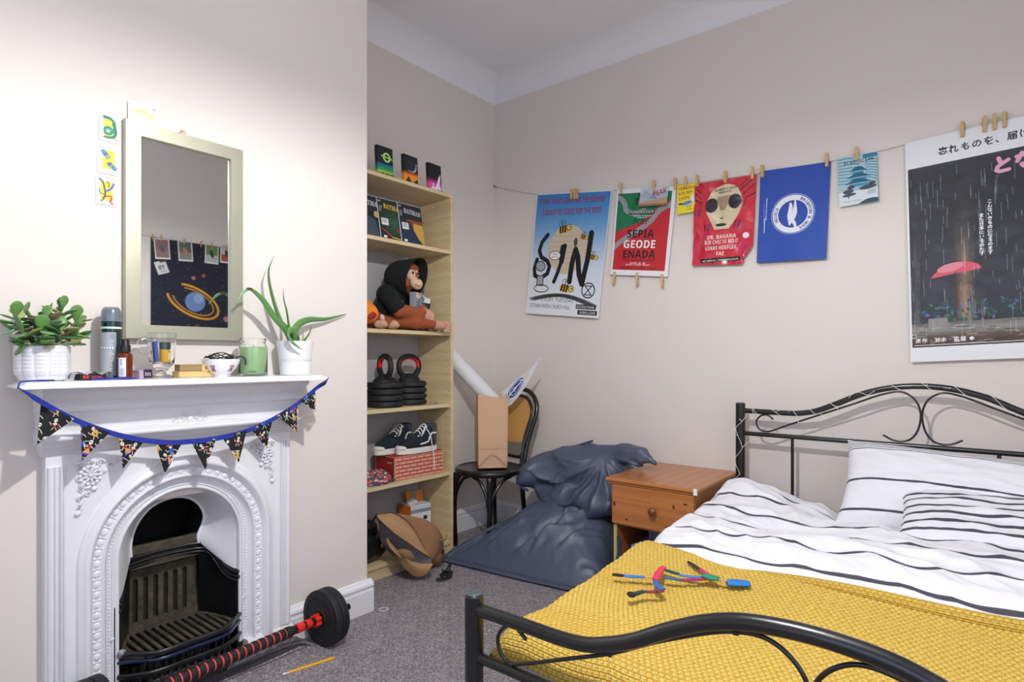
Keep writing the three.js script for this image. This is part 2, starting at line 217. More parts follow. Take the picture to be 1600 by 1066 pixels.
// ------------------------------------------------------------------ cast-iron fireplace with mantelpiece
{
  const t = thing('fireplace', 'white painted cast-iron fireplace with black grate and arched opening', 'fireplace', [-0.765, 0, 0]);
  const SP = 0.478;                                                // height where the arches spring
  const archPts = (r, n = 28, y0 = 0.0, sp = SP, cx = 0) => { const o = [[cx - r, y0]]; for (let i = 0; i <= n; i++) { const a = PI - (i / n) * PI; o.push([cx + r * cos(a), sp + r * sin(a)]); } o.push([cx + r, y0]); return o; };
  // front plate with the arch cut out
  const hole = archPts(0.264, 32, 0.088).reverse();
  part(t, 'front_plate', boxUV(ext([[-0.375, 0.0], [0.375, 0.0], [0.375, 0.9], [-0.375, 0.9]].map((p) => p), 0.045, 0, [hole.map((p) => [p[0], p[1] === 0.088 ? 0.004 : p[1]])])), gloss);
  // arched mouldings, swept round the opening
  const sweep = (prof, y0, n = 56, mul = 1) => grid((u, v) => { const k = u * (prof.length - 1), i = floor(min(k, prof.length - 1.001)), f = k - i, r = lerp(prof[i][0], prof[i + 1][0], f), z = lerp(prof[i][1], prof[i + 1][1], f);
    const legs = 0.22; if (v < legs) return [-r, lerp(y0, SP, v / legs), z]; if (v > 1 - legs) return [r, lerp(SP, y0, (v - 1 + legs) / legs), z]; const a = PI - ((v - legs) / (1 - 2 * legs)) * PI; return [r * cos(a), SP + r * sin(a), z]; }, (prof.length - 1) * mul, n, 1, 1);
  part(t, 'outer_moulding', sweep([[0.303, 0.044], [0.302, 0.052], [0.297, 0.058], [0.29, 0.055], [0.286, 0.062], [0.279, 0.067], [0.272, 0.064], [0.268, 0.055], [0.264, 0.052], [0.262, 0.042]], 0.088), gloss);
  part(t, 'bead_band', sweep([[0.264, 0.046], [0.26, 0.041], [0.24, 0.041], [0.237, 0.05], [0.234, 0.052], [0.231, 0.048]], 0.088), gloss);
  part(t, 'reveal', sweep([[0.231, 0.05], [0.228, 0.036], [0.212, 0.02], [0.207, 0.018]], 0.088), gloss);
  part(t, 'inner_moulding', sweep([[0.207, 0.018], [0.205, 0.025], [0.201, 0.026], [0.2, 0.02], [0.196, 0.03], [0.19, 0.031], [0.186, 0.024], [0.185, 0.008]], 0.088), gloss);
  // egg mouldings in the band, one by one
  const egg = new THREE.SphereGeometry(1, 12, 8); egg.scale(0.0095, 0.0125, 0.0062); const tick = J([B(0.021, 0.0035, 0.008, 0, 0, 0, 0.0015)]);
  const R = 0.2505, L1 = SP - 0.1, arcL = PI * R, tot = 2 * L1 + arcL, N = 50;
  for (let i = 0; i < N; i++) for (const [geo, off, nm] of [[egg, 0.5, 'egg_bead'], [tick, 0, 'egg_divider']]) {
    const s = ((i + off) / N) * tot; let x, y, rot; if (s < L1) { x = -R; y = 0.1 + s; rot = 0; } else if (s > L1 + arcL) { x = R; y = SP - (s - L1 - arcL); rot = 0; } else { const a = PI - (s - L1) / R; x = R * cos(a); y = SP + R * sin(a); rot = a; }
    const m = part(t, nm, geo, gloss); m.position.set(x, y, 0.041); m.rotation.z = rot; }
  // fine pearl line beside the inner moulding
  const pearls = []; for (let i = 0; i < 130; i++) { const r = 0.213, L = SP - 0.1, A = PI * r, s = ((i + 0.5) / 130) * (2 * L + A); let x, y; if (s < L) { x = -r; y = 0.1 + s; } else if (s > L + A) { x = r; y = SP - (s - L - A); } else { const a = PI - (s - L) / r; x = r * cos(a); y = SP + r * sin(a); } pearls.push(new THREE.IcosahedronGeometry(0.0028, 1).translate(x, y, 0.023)); }
  part(t, 'pearl_line', pearls, gloss).userData.kind = 'stuff';
  // splayed hood narrowing to the dark smoke opening
  const smooth = (a, n) => { const c = new THREE.CatmullRomCurve3(a.map((p) => V(p[0], p[1], 0)), false, 'centripetal'), o = []; for (let i = 0; i <= n; i++) { const p = c.getPointAt(i / n); o.push([p.x, p.y]); } return o; };
  const HN = 60, inner = smooth([[-0.107, 0.436], [-0.109, 0.458], [-0.104, 0.506], [-0.085, 0.551], [-0.045, 0.593], [0.007, 0.611], [0.056, 0.609], [0.1, 0.585], [0.129, 0.535], [0.125, 0.499], [0.109, 0.463], [0.107, 0.444], [0.111, 0.434]], HN);
  const outer = smooth(archPts(0.186, 40, 0.33), HN);
  part(t, 'hood', grid((u, v) => { const i = min(HN, Math.round(v * HN)), a = outer[i], b = inner[i], e = u < 0.9 ? u / 0.9 : 1, k = e * 1.0; if (u > 0.9) { const q = (u - 0.9) / 0.1, cx = 0.005, cy = 0.52; return [b[0] + (b[0] - cx) * 0.035 * q * 3, b[1] + (b[1] - cy) * 0.03 * q * 2, -0.12 - 0.012 * q]; }
    const end = sm(0.82, 1, e); const z = lerp(0.014, -0.122, pow(k, 1.15)) + 0.006 * end; return [lerp(a[0], b[0], k), lerp(a[1], b[1], k) + 0.0, z]; }, 20, HN), gloss);
  part(t, 'hood_lip', tube(inner.filter((_, i) => i % 3 === 0).map((p) => [p[0], p[1], -0.117]), 0.0055, 60, 8), gloss);
  // the black inside
  part(t, 'smoke_chamber', [box2(-0.2, 0.2, 0.1, 0.64, -0.36, -0.345), box2(-0.2, -0.185, 0.1, 0.64, -0.35, -0.1), box2(0.185, 0.2, 0.1, 0.64, -0.35, -0.1), box2(-0.2, 0.2, 0.62, 0.64, -0.35, -0.14), box2(-0.2, 0.2, 0.0, 0.1, -0.35, -0.15)], soot);
  const throat = []; throat.push(grid((u, v) => { const i = Math.round(v * HN), b = inner[i]; return [b[0] * (1 + 0.1 * u), b[1] + 0.006 * u, -0.125 - 0.12 * u]; }, 4, HN)); part(t, 'throat', throat, soot);
  // fire basket: moulded top bar, back bricks with flutes, splayed cheeks, grate
  const oge = (s) => [[0.111 * 1, 0.43, -0.122], [0.135, 0.424, -0.1], [0.152, 0.393, -0.07], [0.162, 0.36, -0.035], [0.175, 0.342, -0.005], [0.19, 0.336, 0.022]].map((p) => [p[0] * s + (s < 0 ? 0.0 : 0), p[1], p[2]]);
  const ogeL = oge(-1), ogeR = oge(1); ogeL[0][0] = -0.108;
  for (const [dy, r, dz] of [[0, 0.0095, 0.004], [-0.017, 0.006, 0.008], [-0.03, 0.008, 0.0]]) part(t, 'basket_rim', [taper([...ogeL.slice().reverse(), ...ogeR].map((p, i, a) => [p[0] * (1 - abs(dy) * 0.3), p[1] + dy, p[2] + dz]), [r, r], 8, 80)], castIron);
  part(t, 'basket_band', [B(0.22, 0.03, 0.02, 0.002, 0.452, -0.128, 0.004), B(0.225, 0.05, 0.012, 0.002, 0.41, -0.13, 0.004)], rust);
  const slots = []; for (let i = 0; i < 6; i++) { const x = -0.066 + i * 0.032, o = []; for (let k = 0; k <= 12; k++) { const a = PI - (k / 12) * PI; o.push([x + 0.009 * cos(a), 0.335 + 0.009 * sin(a)]); } o.push([x + 0.009, 0.19], [x - 0.009, 0.19]); slots.push(o.reverse()); }
  const bp = ext([[-0.088, 0.15], [-0.083, 0.37], [0.133, 0.37], [0.148, 0.15]], 0.012, 0.0015, slots); bp.translate(0, 0, -0.178); bp.translate(-0.012, 0, 0);
  part(t, 'fire_back', boxUV(bp), rust, 'rusty fluted fire back');
  part(t, 'flute_back', [B(0.24, 0.24, 0.006, 0.008, 0.26, -0.184, 0)], M(0x24221e, 0.9));
  const cheek = (s) => grid((u, v) => { const c = s < 0 ? ogeL : ogeR, k = v * 5, i = floor(min(k, 4.999)), f = k - i, top = [0, 1, 2].map((q) => lerp(c[i][q], c[i + 1][q], f)); const xb = s < 0 ? lerp(-0.098, -0.187, v) : lerp(0.135, 0.19, v), zb = lerp(-0.17, 0.022, v); return [lerp(top[0], xb, u), lerp(top[1] - 0.03, 0.06, u), lerp(top[2], zb, u)]; }, 6, 20, 1, 1, s > 0);
  part(t, 'cheek', cheek(-1), castIron); part(t, 'cheek', cheek(1), castIron);
  part(t, 'side_post', B(0.02, 0.3, 0.02, -0.192, 0.185, 0.016, 0.004), castIron); part(t, 'side_post', B(0.022, 0.3, 0.02, 0.192, 0.185, 0.014, 0.004), castIron);
  // grate tray with loose bars
  const gy = 0.163, gr = part(t, 'grate', [taper([[-0.1, gy, -0.155], [0.13, gy, -0.155]], [0.006, 0.006], 6), taper([[-0.185, gy, 0.0], [-0.15, gy, 0.035], [-0.1, gy, 0.062], [0, gy, 0.068], [0.1, gy, 0.062], [0.15, gy, 0.035], [0.186, gy, 0.0]], [0.01, 0.01], 8, 40, 0.7), taper([[-0.1, gy, -0.155], [-0.188, gy, 0.0]], [0.007, 0.007], 6), taper([[0.13, gy, -0.155], [0.188, gy, 0.0]], [0.007, 0.007], 6)], rust);
  for (let i = 0; i < 15; i++) { const x = -0.168 + i * 0.024, zb = x < -0.1 ? -0.155 + (-0.1 - x) * 1.72 : x > 0.13 ? -0.155 + (x - 0.13) * 2.6 : -0.155, zf = 0.066 - sm(0.06, 0.2, abs(x)) * 0.07; part(gr, 'grate_bar', B(0.0125, 0.012, zf - zb, x, gy, (zf + zb) / 2, 0.003), rust); }
  part(t, 'ash_pit', [box2(-0.19, 0.19, 0.0, 0.015, -0.15, 0.03), box2(-0.19, 0.19, 0, 0.15, -0.16, -0.15)], soot);
  // bowed front bars
  const bow = (y, h, d, th) => { const p = [[-0.192, y, 0.028], [-0.165, y, 0.05], [-0.105, y, 0.03 + d], [0, y, 0.034 + d], [0.105, y, 0.03 + d], [0.165, y, 0.05], [0.194, y, 0.024]]; return taper(p, [h, h], 10, 48, th / h, [0, 1, 0]); };
  part(t, 'front_bar', bow(0.186, 0.009, 0.075, 0.006), castIron); part(t, 'front_bar', bow(0.163, 0.006, 0.07, 0.005), M(0x10204a, 0.25, { clearcoat: 0.6 }), 'dark blue sheened front bar'); part(t, 'front_bar', bow(0.118, 0.009, 0.052, 0.006), castIron);
  for (let i = 0; i < 11; i++) { const x = -0.13 + i * 0.026; part(t, 'upright_bar', bar([x, 0.12, 0.083 - sm(0.08, 0.16, abs(x)) * 0.03], [x, 0.182, 0.1 - sm(0.08, 0.16, abs(x)) * 0.03], 0.004, 8), castIron); }
  part(t, 'front_apron', bow(0.045, 0.012, 0.065, 0.01), castIron); part(t, 'front_apron', bow(0.012, 0.012, 0.075, 0.012), castIron);
  for (let i = 0; i < 12; i++) { const x = -0.14 + i * 0.0255; part(t, 'vent_bar', bar([x, 0.05, 0.09 - sm(0.08, 0.16, abs(x)) * 0.05], [x + 0.005, 0.112, 0.074 - sm(0.08, 0.16, abs(x)) * 0.04], 0.006, 6), M(0x2d2a24, 0.7)); }
  part(t, 'boss', [ell(-0.183, 0.19, 0.034, 0.012, 0.012, 0.009), lathe([[0, 0.008], [0.006, 0.006], [0.014, 0]], 20).rotateX(PI / 2).translate(-0.183, 0.19, 0.036)], M(0x8a8a92, 0.5, { metalness: 0.3 }));
  part(t, 'screw', lathe([[0, 0.003], [0.004, 0.003], [0.006, 0]], 14).rotateX(PI / 2).translate(-0.205, 0.24, 0.025), gloss); part(t, 'screw', lathe([[0, 0.003], [0.004, 0.003], [0.006, 0]], 14).rotateX(PI / 2).translate(0.205, 0.24, 0.025), gloss);
  // pilaster mouldings at both edges and plinth blocks
  const strip = (x, w, h, y0, y1) => { const o = []; for (let k = 0; k <= 10; k++) { const a = (k / 10) * PI; o.push([x - w * cos(a), h * sin(a)]); } const g = ext(o, y1 - y0); g.rotateX(-PI / 2); g.translate(0, y0, 0.044); g.scale(1, 1, 1); return g; };
  for (const s of [-1, 1]) { const g = [];
    for (const [x, w, h] of [[0.3635, 0.009, 0.012], [0.35, 0.005, 0.008], [0.339, 0.004, 0.012], [0.331, 0.003, 0.005]]) { const o = []; for (let k = 0; k <= 10; k++) { const a = (k / 10) * PI; o.push([x * s - w * cos(a), 0.044 + h * sin(a)]); } o.push([x * s + w, 0.03], [x * s - w, 0.03]); const e = ext(o.reverse(), 0.69); e.rotateX(-PI / 2); e.scale(1, 1, -1); e.translate(0, 0.1, 0); g.push(fixWinding(e)); }
    part(t, 'edge_moulding', g, gloss);
    const pb = ext([[0, 0], [0.068, 0], [0.068, 0.07], [0.064, 0.078], [0.055, 0.086], [0.05, 0.092], [0, 0.092]], 0.175); pb.rotateY(PI / 2); pb.scale(1, 1, -1); pb.translate(s > 0 ? 0.207 : -0.382, 0, 0); part(t, 'plinth', fixWinding(pb), gloss); }
  // cornice, frieze and shelf
  const prof = [[0.0, 1.021], [0.135, 1.021], [0.133, 1.008], [0.118, 0.995], [0.1, 0.98], [0.092, 0.962], [0.092, 0.957], [0.098, 0.954], [0.098, 0.948], [0.086, 0.944], [0.08, 0.925], [0.078, 0.89], [0.082, 0.887], [0.1, 0.883], [0.104, 0.876], [0.1, 0.868], [0.086, 0.862], [0.082, 0.853], [0.068, 0.846], [0.064, 0.838], [0.05, 0.832], [0.044, 0.82], [0, 0.82]];
  const half = (z) => 0.372 + z * 0.22;
  const cg = []; cg.push(grid((u, v) => { const k = v * (prof.length - 1), i = floor(min(k, prof.length - 1.001)), f = k - i, z = lerp(prof[i][0], prof[i + 1][0], f), y = lerp(prof[i][1], prof[i + 1][1], f), h = half(z); return [lerp(-h, h, u), y, z]; }, 24, (prof.length - 1) * 2, 1, 1, true));
  for (const s of [-1, 1]) cg.push(grid((u, v) => { const k = v * (prof.length - 1), i = floor(min(k, prof.length - 1.001)), f = k - i, z = lerp(prof[i][0], prof[i + 1][0], f), y = lerp(prof[i][1], prof[i + 1][1], f); return [s * half(z), y, z * u]; }, 1, (prof.length - 1) * 2, 1, 1, s > 0));
  part(t, 'cornice', cg, gloss);
  const sh = grid((u, v) => { const P = [[0.0, 0], [0.019, 0], [0.022, 0.003], [0.026, 0.008], [0.028, 0.014], [0.028, 0.018], [0, 0.018]]; return [0, 0, 0]; }, 1, 1);
  const ZF = 0.215, ring = (ins, y) => [[-0.452 + ins, y, 0], [-0.47 + ins, y, ZF - ins], [0.437 - ins, y, ZF - ins], [0.46 - ins, y, 0]];
  const rings = [ring(0.02, 1.02), ring(0.0, 1.0205), ring(0.0, 1.0245), ring(0.003, 1.0275), ring(0.016, 1.0325), ring(0.02, 1.036), ring(0.024, 1.0375)], sg = [];
  for (let i = 0; i < rings.length - 1; i++) for (let k = 0; k < 3; k++) { const a = rings[i][k], b = rings[i][k + 1], c = rings[i + 1][k], d = rings[i + 1][k + 1]; sg.push(grid((u, v) => [0, 1, 2].map((q) => lerp(lerp(a[q], b[q], u), lerp(c[q], d[q], u), v)), 1, 1)); }
  for (const [r, f] of [[rings[6], false], [rings[0], true]]) sg.push(grid((u, v) => [0, 1, 2].map((q) => lerp(lerp(r[1][q], r[2][q], u), lerp(r[0][q], r[3][q], u), v)), 1, 1, 1, 1, f));
  part(t, 'mantel_shelf', sg, gloss);
  // swag in the middle of the frieze and scrolled leaf ornaments in the spandrels
  const spiral = (cx, cy, r0, turns, dir, z, ph = 0, th = 0.0035) => { const p = []; for (let i = 0; i <= 26; i++) { const a = ph + dir * (i / 26) * turns * PI * 2, r = r0 * (1 - 0.8 * (i / 26)); p.push([cx + r * cos(a), cy + r * sin(a), z + 0.002 * (i / 26)]); } return taper(p, [th, th * 0.9, th * 0.8], 6, 52); };
  const sw = []; for (const s of [-1, 1]) { sw.push(spiral(s * 0.022, 0.912, 0.016, 1.4, s, 0.08, s > 0 ? 0.5 : PI - 0.5, 0.003), spiral(s * 0.045, 0.904, 0.012, 1.3, -s, 0.08, PI / 2, 0.0026), taper([[s * 0.02, 0.898, 0.079], [s * 0.06, 0.89, 0.079], [s * 0.12, 0.893, 0.079], [s * 0.2, 0.889, 0.079]], [0.003, 0.0022, 0.001], 6)); sw.push(taper([[s * 0.24, 0.937, 0.08], [s * 0.3, 0.93, 0.08], [s * 0.31, 0.912, 0.08], [s * 0.28, 0.906, 0.08]], [0.003, 0.0025, 0.0015], 6)); }
  sw.push(ell(0, 0.9, 0.081, 0.01, 0.014, 0.006), ell(0, 0.887, 0.082, 0.018, 0.006, 0.006)); part(t, 'frieze_ornament', sw, gloss);
  for (const s of [-1, 1]) { const o = [], q = (x, y) => [s * (0.305 - x), 0.8 - y]; const r = rng(5);
    const rosette = (x, y, R) => { const [cx, cy] = q(x, y); for (let k = 0; k < 14; k++) { const a = (k / 14) * PI * 2; o.push(ell(cx + R * cos(a), cy + R * sin(a), 0.05, R * 0.24, R * 0.24, 0.007, 8)); } for (let k = 0; k < 9; k++) { const a = (k / 9) * PI * 2; o.push(ell(cx + R * 0.55 * cos(a), cy + R * 0.55 * sin(a), 0.05, R * 0.4, R * 0.17, 0.008, 8, 0, 0, a)); } o.push(ell(cx, cy, 0.054, R * 0.25, R * 0.25, 0.008, 10)); };
    rosette(0.036, 0.045, 0.026);
    for (const [x, y, R, tn, d, ph] of [[0.012, 0.02, 0.011, 1.5, 1, 0], [0.01, 0.052, 0.01, 1.4, -1, 1], [0.012, 0.082, 0.01, 1.4, 1, 2], [0.01, 0.11, 0.009, 1.5, -1, 0.4], [0.008, 0.138, 0.008, 1.4, 1, 1], [0.03, 0.098, 0.008, 1.3, -1, 2], [0.062, 0.012, 0.012, 1.5, -1, 0], [0.085, 0.02, 0.009, 1.3, 1, 1], [0.04, 0.012, 0.01, 1.4, 1, 2]]) { const [cx, cy] = q(x, y); o.push(spiral(cx, cy, R, tn, d * s, 0.048, ph, 0.0034)); }
    for (const [x, y, a, b, rot] of [[0.004, 0.006, 0.012, 0.006, 0.4], [0.022, 0.006, 0.014, 0.006, -0.2], [0.05, 0.024, 0.012, 0.005, 0.5], [0.018, 0.068, 0.012, 0.006, 1.2], [0.018, 0.097, 0.011, 0.005, 1.0], [0.03, 0.08, 0.01, 0.006, 0.3], [0.012, 0.125, 0.009, 0.005, 1.2], [0.005, 0.152, 0.01, 0.008, 0.7], [0.046, 0.086, 0.009, 0.008, 0], [0.098, 0.012, 0.01, 0.005, 0.1], [0.075, 0.036, 0.008, 0.005, 0.8]]) { const [cx, cy] = q(x, y); o.push(ell(cx, cy, 0.048, a, b, 0.008, 10, 0, 0, rot * -s)); }
    part(t, 'leaf_ornament', o, gloss); }
}
// ------------------------------------------------------------------ mirror and cards above the mantelpiece
{
  const x0 = -0.936, x1 = -0.566, y0 = 1.163, y1 = 1.845, w = 0.042, t = thing('wall_mirror', 'rectangular mirror with a brushed pale-gold frame above the mantelpiece', 'mirror', [-0.75, 1.163, 0.001]);
  const fm = M(0xb4b4a0, 0.4, { metalness: 0.65, bumpMap: plasterBump, bumpScale: 0.0006 });
  const side = (L) => { const s = new THREE.Shape([[0, 0], [L, 0], [L - w, w], [w, w]].map((p) => new THREE.Vector2(...p))); return new THREE.ExtrudeGeometry(s, { depth: 0.02, bevelEnabled: true, bevelSize: 0.0015, bevelThickness: 0.004, bevelSegments: 3 }).translate(0, 0, 0.005); };
  const W = x1 - x0, H = y1 - y0;
  for (const [L, x, y, r] of [[W, -W / 2, 0, 0], [H, W / 2, 0, PI / 2], [W, W / 2, H, PI], [H, -W / 2, H, -PI / 2]]) part(t, 'frame_side', T(side(L), x, y, 0, 0, 0, r), fm);
  part(t, 'frame_back', box2(-W / 2 + 0.004, W / 2 - 0.004, 0.004, H - 0.004, 0.0005, 0.006), M(0x9a9078, 0.8));
  part(t, 'mirror_glass', box2(-W / 2 + 0.03, W / 2 - 0.03, 0.03, H - 0.03, 0.012, 0.017), M(0xe8ecee, 0.015, { metalness: 1 }));
  part(t, 'hanging_ring', [new THREE.TorusGeometry(0.008, 0.0018, 8, 20).translate(-0.012, H + 0.008, 0.012)], M(0xb59a60, 0.35, { metalness: 0.8 }));
  // three small illustrated cards beside it, drawn as swirls of ink
  const cardT = (k) => tex(160, 256, (g, w, h) => { g.fillStyle = '#f7f7fb'; g.fillRect(0, 0, w, h); g.lineCap = 'round';
    const sw = (pts, c, lw) => { g.strokeStyle = c; g.lineWidth = lw; g.beginPath(); g.moveTo(pts[0][0] * w, pts[0][1] * h); for (let i = 1; i + 1 < pts.length; i += 2) g.quadraticCurveTo(pts[i][0] * w, pts[i][1] * h, pts[i + 1][0] * w, pts[i + 1][1] * h); g.stroke(); };
    const el = (x, y, a, b, c, r = 0) => { g.fillStyle = c; g.beginPath(); g.ellipse(x * w, y * h, a * w, b * h, r, 0, 7); g.fill(); };
    if (k === 0) { g.fillStyle = '#f4e14a'; g.fillRect(w * 0.22, h * 0.18, w * 0.5, h * 0.62); sw([[0.25, 0.15], [0.7, 0.12], [0.75, 0.35], [0.8, 0.6], [0.5, 0.72], [0.2, 0.75], [0.3, 0.55], [0.5, 0.4], [0.6, 0.6]], '#1f8a74', 26); sw([[0.7, 0.35], [0.95, 0.7], [0.65, 0.82], [0.4, 0.86], [0.3, 0.85]], '#157a62', 24); sw([[0.3, 0.62], [0.4, 0.5], [0.6, 0.6]], '#4aa7d8', 10); sw([[0.2, 0.88], [0.25, 0.8], [0.4, 0.86]], '#c3313c', 7); sw([[0.7, 0.86], [0.85, 0.84], [0.88, 0.93]], '#c3313c', 7); sw([[0.2, 0.12], [0.35, 0.08], [0.5, 0.16]], '#354a86', 8); sw([[0.75, 0.25], [0.9, 0.2], [0.85, 0.3]], '#c3313c', 5); }
    if (k === 1) { g.fillStyle = '#f6d92e'; g.fillRect(w * 0.25, h * 0.16, w * 0.6, h * 0.66); for (const [x, y, c] of [[0.38, 0.3, '#3f6fc0'], [0.48, 0.38, '#7aa2e0'], [0.3, 0.24, '#5b86cf'], [0.6, 0.64, '#3f6fc0'], [0.72, 0.7, '#7aa2e0'], [0.82, 0.76, '#5b86cf']]) { el(x, y, 0.12, 0.07, c, 0.6); g.strokeStyle = '#24345f'; g.lineWidth = 4; g.stroke(); } for (const [x, y] of [[0.22, 0.12], [0.86, 0.86]]) { g.strokeStyle = '#5e7ac2'; g.lineWidth = 5; g.beginPath(); g.arc(x * w, y * h, 14, 0, 7); g.stroke(); } }
    if (k === 2) { g.fillStyle = '#f6d92e'; g.fillRect(w * 0.22, h * 0.16, w * 0.6, h * 0.68); sw([[0.15, 0.1], [0.35, 0.12], [0.4, 0.4], [0.5, 0.6], [0.35, 0.78]], '#27455f', 14); sw([[0.2, 0.45], [0.05, 0.6], [0.35, 0.62]], '#2c6f55', 9); sw([[0.5, 0.5], [0.8, 0.4], [0.85, 0.2]], '#3e66b4', 18); sw([[0.5, 0.2], [0.65, 0.1], [0.62, 0.35]], '#333', 8); sw([[0.45, 0.7], [0.8, 0.6], [0.75, 0.78], [0.6, 0.85], [0.8, 0.93]], '#c22f36', 14); sw([[0.35, 0.8], [0.3, 0.88], [0.2, 0.86]], '#31507a', 10); } });
  const labels = ['small card with a green coiling dragon, topmost of the three beside the mirror', 'small card with two blue shapes on yellow, middle of the three beside the mirror', 'small card with blue and red swirls on yellow, lowest beside the mirror'];
  [[-0.971, 1.81], [-0.9755, 1.71], [-0.979, 1.6135]].forEach(([x, y], k) => { const c = solo('picture_card', labels[k], 'card', B(0.054, 0.086, 0.0012, 0, 0, 0.0026, 0.0004, 0, 0, -0.02 + k * 0.01), null, [x, y, 0]); const g = c.geometry, p = g.attributes.position, u = g.attributes.uv; for (let i = 0; i < p.count; i++) u.setXY(i, p.getX(i) / 0.054 + 0.5, p.getY(i) / 0.086 + 0.5); c.material = M(0xffffff, 0.55, { map: cardT(k) }); });
  const pc = solo('postcard', 'white postcard with pale yellow print tucked behind the top left of the mirror', 'card', grid(() => [0, 0, 0], 1, 1), null, [0, 0, 0]);
  pc.geometry = sheet((u, v) => [lerp(-0.922, -0.838, u), lerp(1.8, 1.91, v) + 0.006 * u, 0.012 - 0.006 * v], 6, 6, 0.0006);
  pc.material = M(0xffffff, 0.6, { map: tex(256, 300, (g, w, h) => { g.fillStyle = '#f4f4f8'; g.fillRect(0, 0, w, h); g.fillStyle = '#efe6b0'; g.beginPath(); g.ellipse(w * 0.5, h * 0.3, w * 0.4, h * 0.13, 0.1, 0, 7); g.fill(); g.fillStyle = '#f4f4f8'; g.beginPath(); g.ellipse(w * 0.45, h * 0.34, w * 0.22, h * 0.05, 0.2, 0, 7); g.fill(); g.fillStyle = '#c9b65c'; g.fillRect(w * 0.3, h * 0.16, w * 0.5, 5); g.fillRect(w * 0.45, h * 0.21, w * 0.25, 5); g.fillStyle = '#666'; g.fillRect(w * 0.84, h * 0.1, 26, 7); g.fillRect(w * 0.06, h * 0.05, 16, 4); }) });
}
// ------------------------------------------------------------------ things on the mantel shelf
const SH = 1.0378;
{
  // jade plant
  const t = thing('jade_plant', 'bushy jade plant with rounded leaves in a ribbed white pot on the mantel', 'plant', [-1.156, SH, 0.088]);
  const ribs = grid((u, v) => { const a = u * PI * 2, seg = (u * 12) % 1, row = (v * 9) % 1, r = lerp(0.0505, 0.0595, sm(0, 0.25, v)) + 0.0022 * pow(abs(sin(seg * PI)), 0.5) + 0.0012 * sin(row * PI) * abs(sin(seg * PI)); return [r * sin(a), 0.003 + v * 0.093, r * cos(a)]; }, 144, 72);
  const potM = M(0xe9eaee, 0.3, { clearcoat: 0.4 });
  part(t, 'pot', [ribs, lathe([[0, 0], [0.046, 0], [0.0505, 0.003]]), lathe([[0.0595, 0.096], [0.0585, 0.098], [0.055, 0.096], [0.053, 0.03], [0, 0.03]])], potM);
  part(t, 'soil', lathe([[0, 0.09], [0.03, 0.091], [0.0545, 0.086]]), M(0x2b2018, 1));
  const r = rng(77), stems = [], tips = [[-0.062, 0.168, 0.01], [-0.038, 0.178, -0.02], [0.0, 0.17, 0.03], [0.042, 0.196, 0.0], [0.034, 0.17, -0.02], [0.072, 0.165, 0.01], [0.062, 0.13, 0.035], [-0.05, 0.125, 0.04], [-0.012, 0.128, 0.05], [0.03, 0.135, 0.048], [0.015, 0.182, -0.025], [-0.02, 0.15, 0.0]];
  tips.forEach((p) => stems.push(taper([[p[0] * 0.15, 0.085, p[2] * 0.2], [p[0] * 0.45, 0.11, p[2] * 0.5], p], [0.0042, 0.003, 0.0018], 6)));
  part(t, 'stem', stems, M(0x5d7a35, 0.6));
  const leafG = new THREE.SphereGeometry(1, 14, 8); { const p = leafG.attributes.position; for (let i = 0; i < p.count; i++) { const y = p.getY(i), k = (y + 1) / 2, w = 0.35 + 0.65 * sm(0.05, 0.75, k); p.setX(i, p.getX(i) * w); p.setZ(i, p.getZ(i) * 0.24 + 0.12 * k * k * 0.6); p.setY(i, k * 2); } leafG.computeVertexNormals(); }
  const cols = [0x4f7a3a, 0x5f8c45, 0x86a458, 0x3f6a34, 0x6f9a72, 0xa8a862, 0x8a6f5a].map((c) => M(c, 0.38, { clearcoat: 0.25 }));
  const leaf = (x, y, z, L, az, el, ci) => { const m = part(t, 'leaf', leafG, cols[ci]); m.position.set(x, y, z); m.scale.set(L * 0.36, L * 0.5, L * 0.36); m.rotation.set(el, az, 0, 'YXZ'); };
  tips.forEach((p, k) => { const n = 6 + floor(r() * 3), a0 = r() * 6.28; for (let i = 0; i < n; i++) leaf(p[0], p[1] - i * 0.007, p[2], 0.038 + r() * 0.016, a0 + i * 2.2, i === 0 ? 0.3 : 0.8 + r() * 0.7, i === 0 && k !== 3 ? 1 : [0, 1, 2, 3, 4, 0, 5, 6][floor(r() * 8)]); });
  for (const [x, y, z, L, az, el, ci] of [[-0.035, 0.13, 0.045, 0.056, -2.2, 2.0, 4], [-0.02, 0.135, 0.055, 0.05, 0.4, 1.75, 4], [0.025, 0.12, 0.05, 0.05, 1.3, 1.6, 0], [0.05, 0.13, 0.03, 0.055, 1.6, 1.75, 2], [0.03, 0.105, 0.04, 0.06, 1.5, 1.62, 3], [-0.04, 0.11, 0.04, 0.05, -1.4, 2.5, 3], [0.005, 0.15, 0.06, 0.042, 0.2, 1.2, 4], [0.04, 0.14, 0.05, 0.045, 0.3, 1.4, 5], [-0.03, 0.105, 0.05, 0.055, 0.9, 1.6, 0], [0.045, 0.2, 0.0, 0.04, 0.4, 0.2, 1], [0.06, 0.15, 0.02, 0.04, 1.2, 0.9, 2], [-0.06, 0.165, 0.02, 0.036, -1.6, 1.2, 4], [0.075, 0.165, 0.01, 0.04, 1.5, 1.3, 6], [-0.01, 0.16, 0.03, 0.04, -1.0, 1.3, 6], [0.0, 0.12, 0.058, 0.045, -0.4, 1.9, 0], [-0.055, 0.14, 0.02, 0.045, -1.3, 1.9, 4]]) leaf(x, y, z, L, az, el, ci);
}
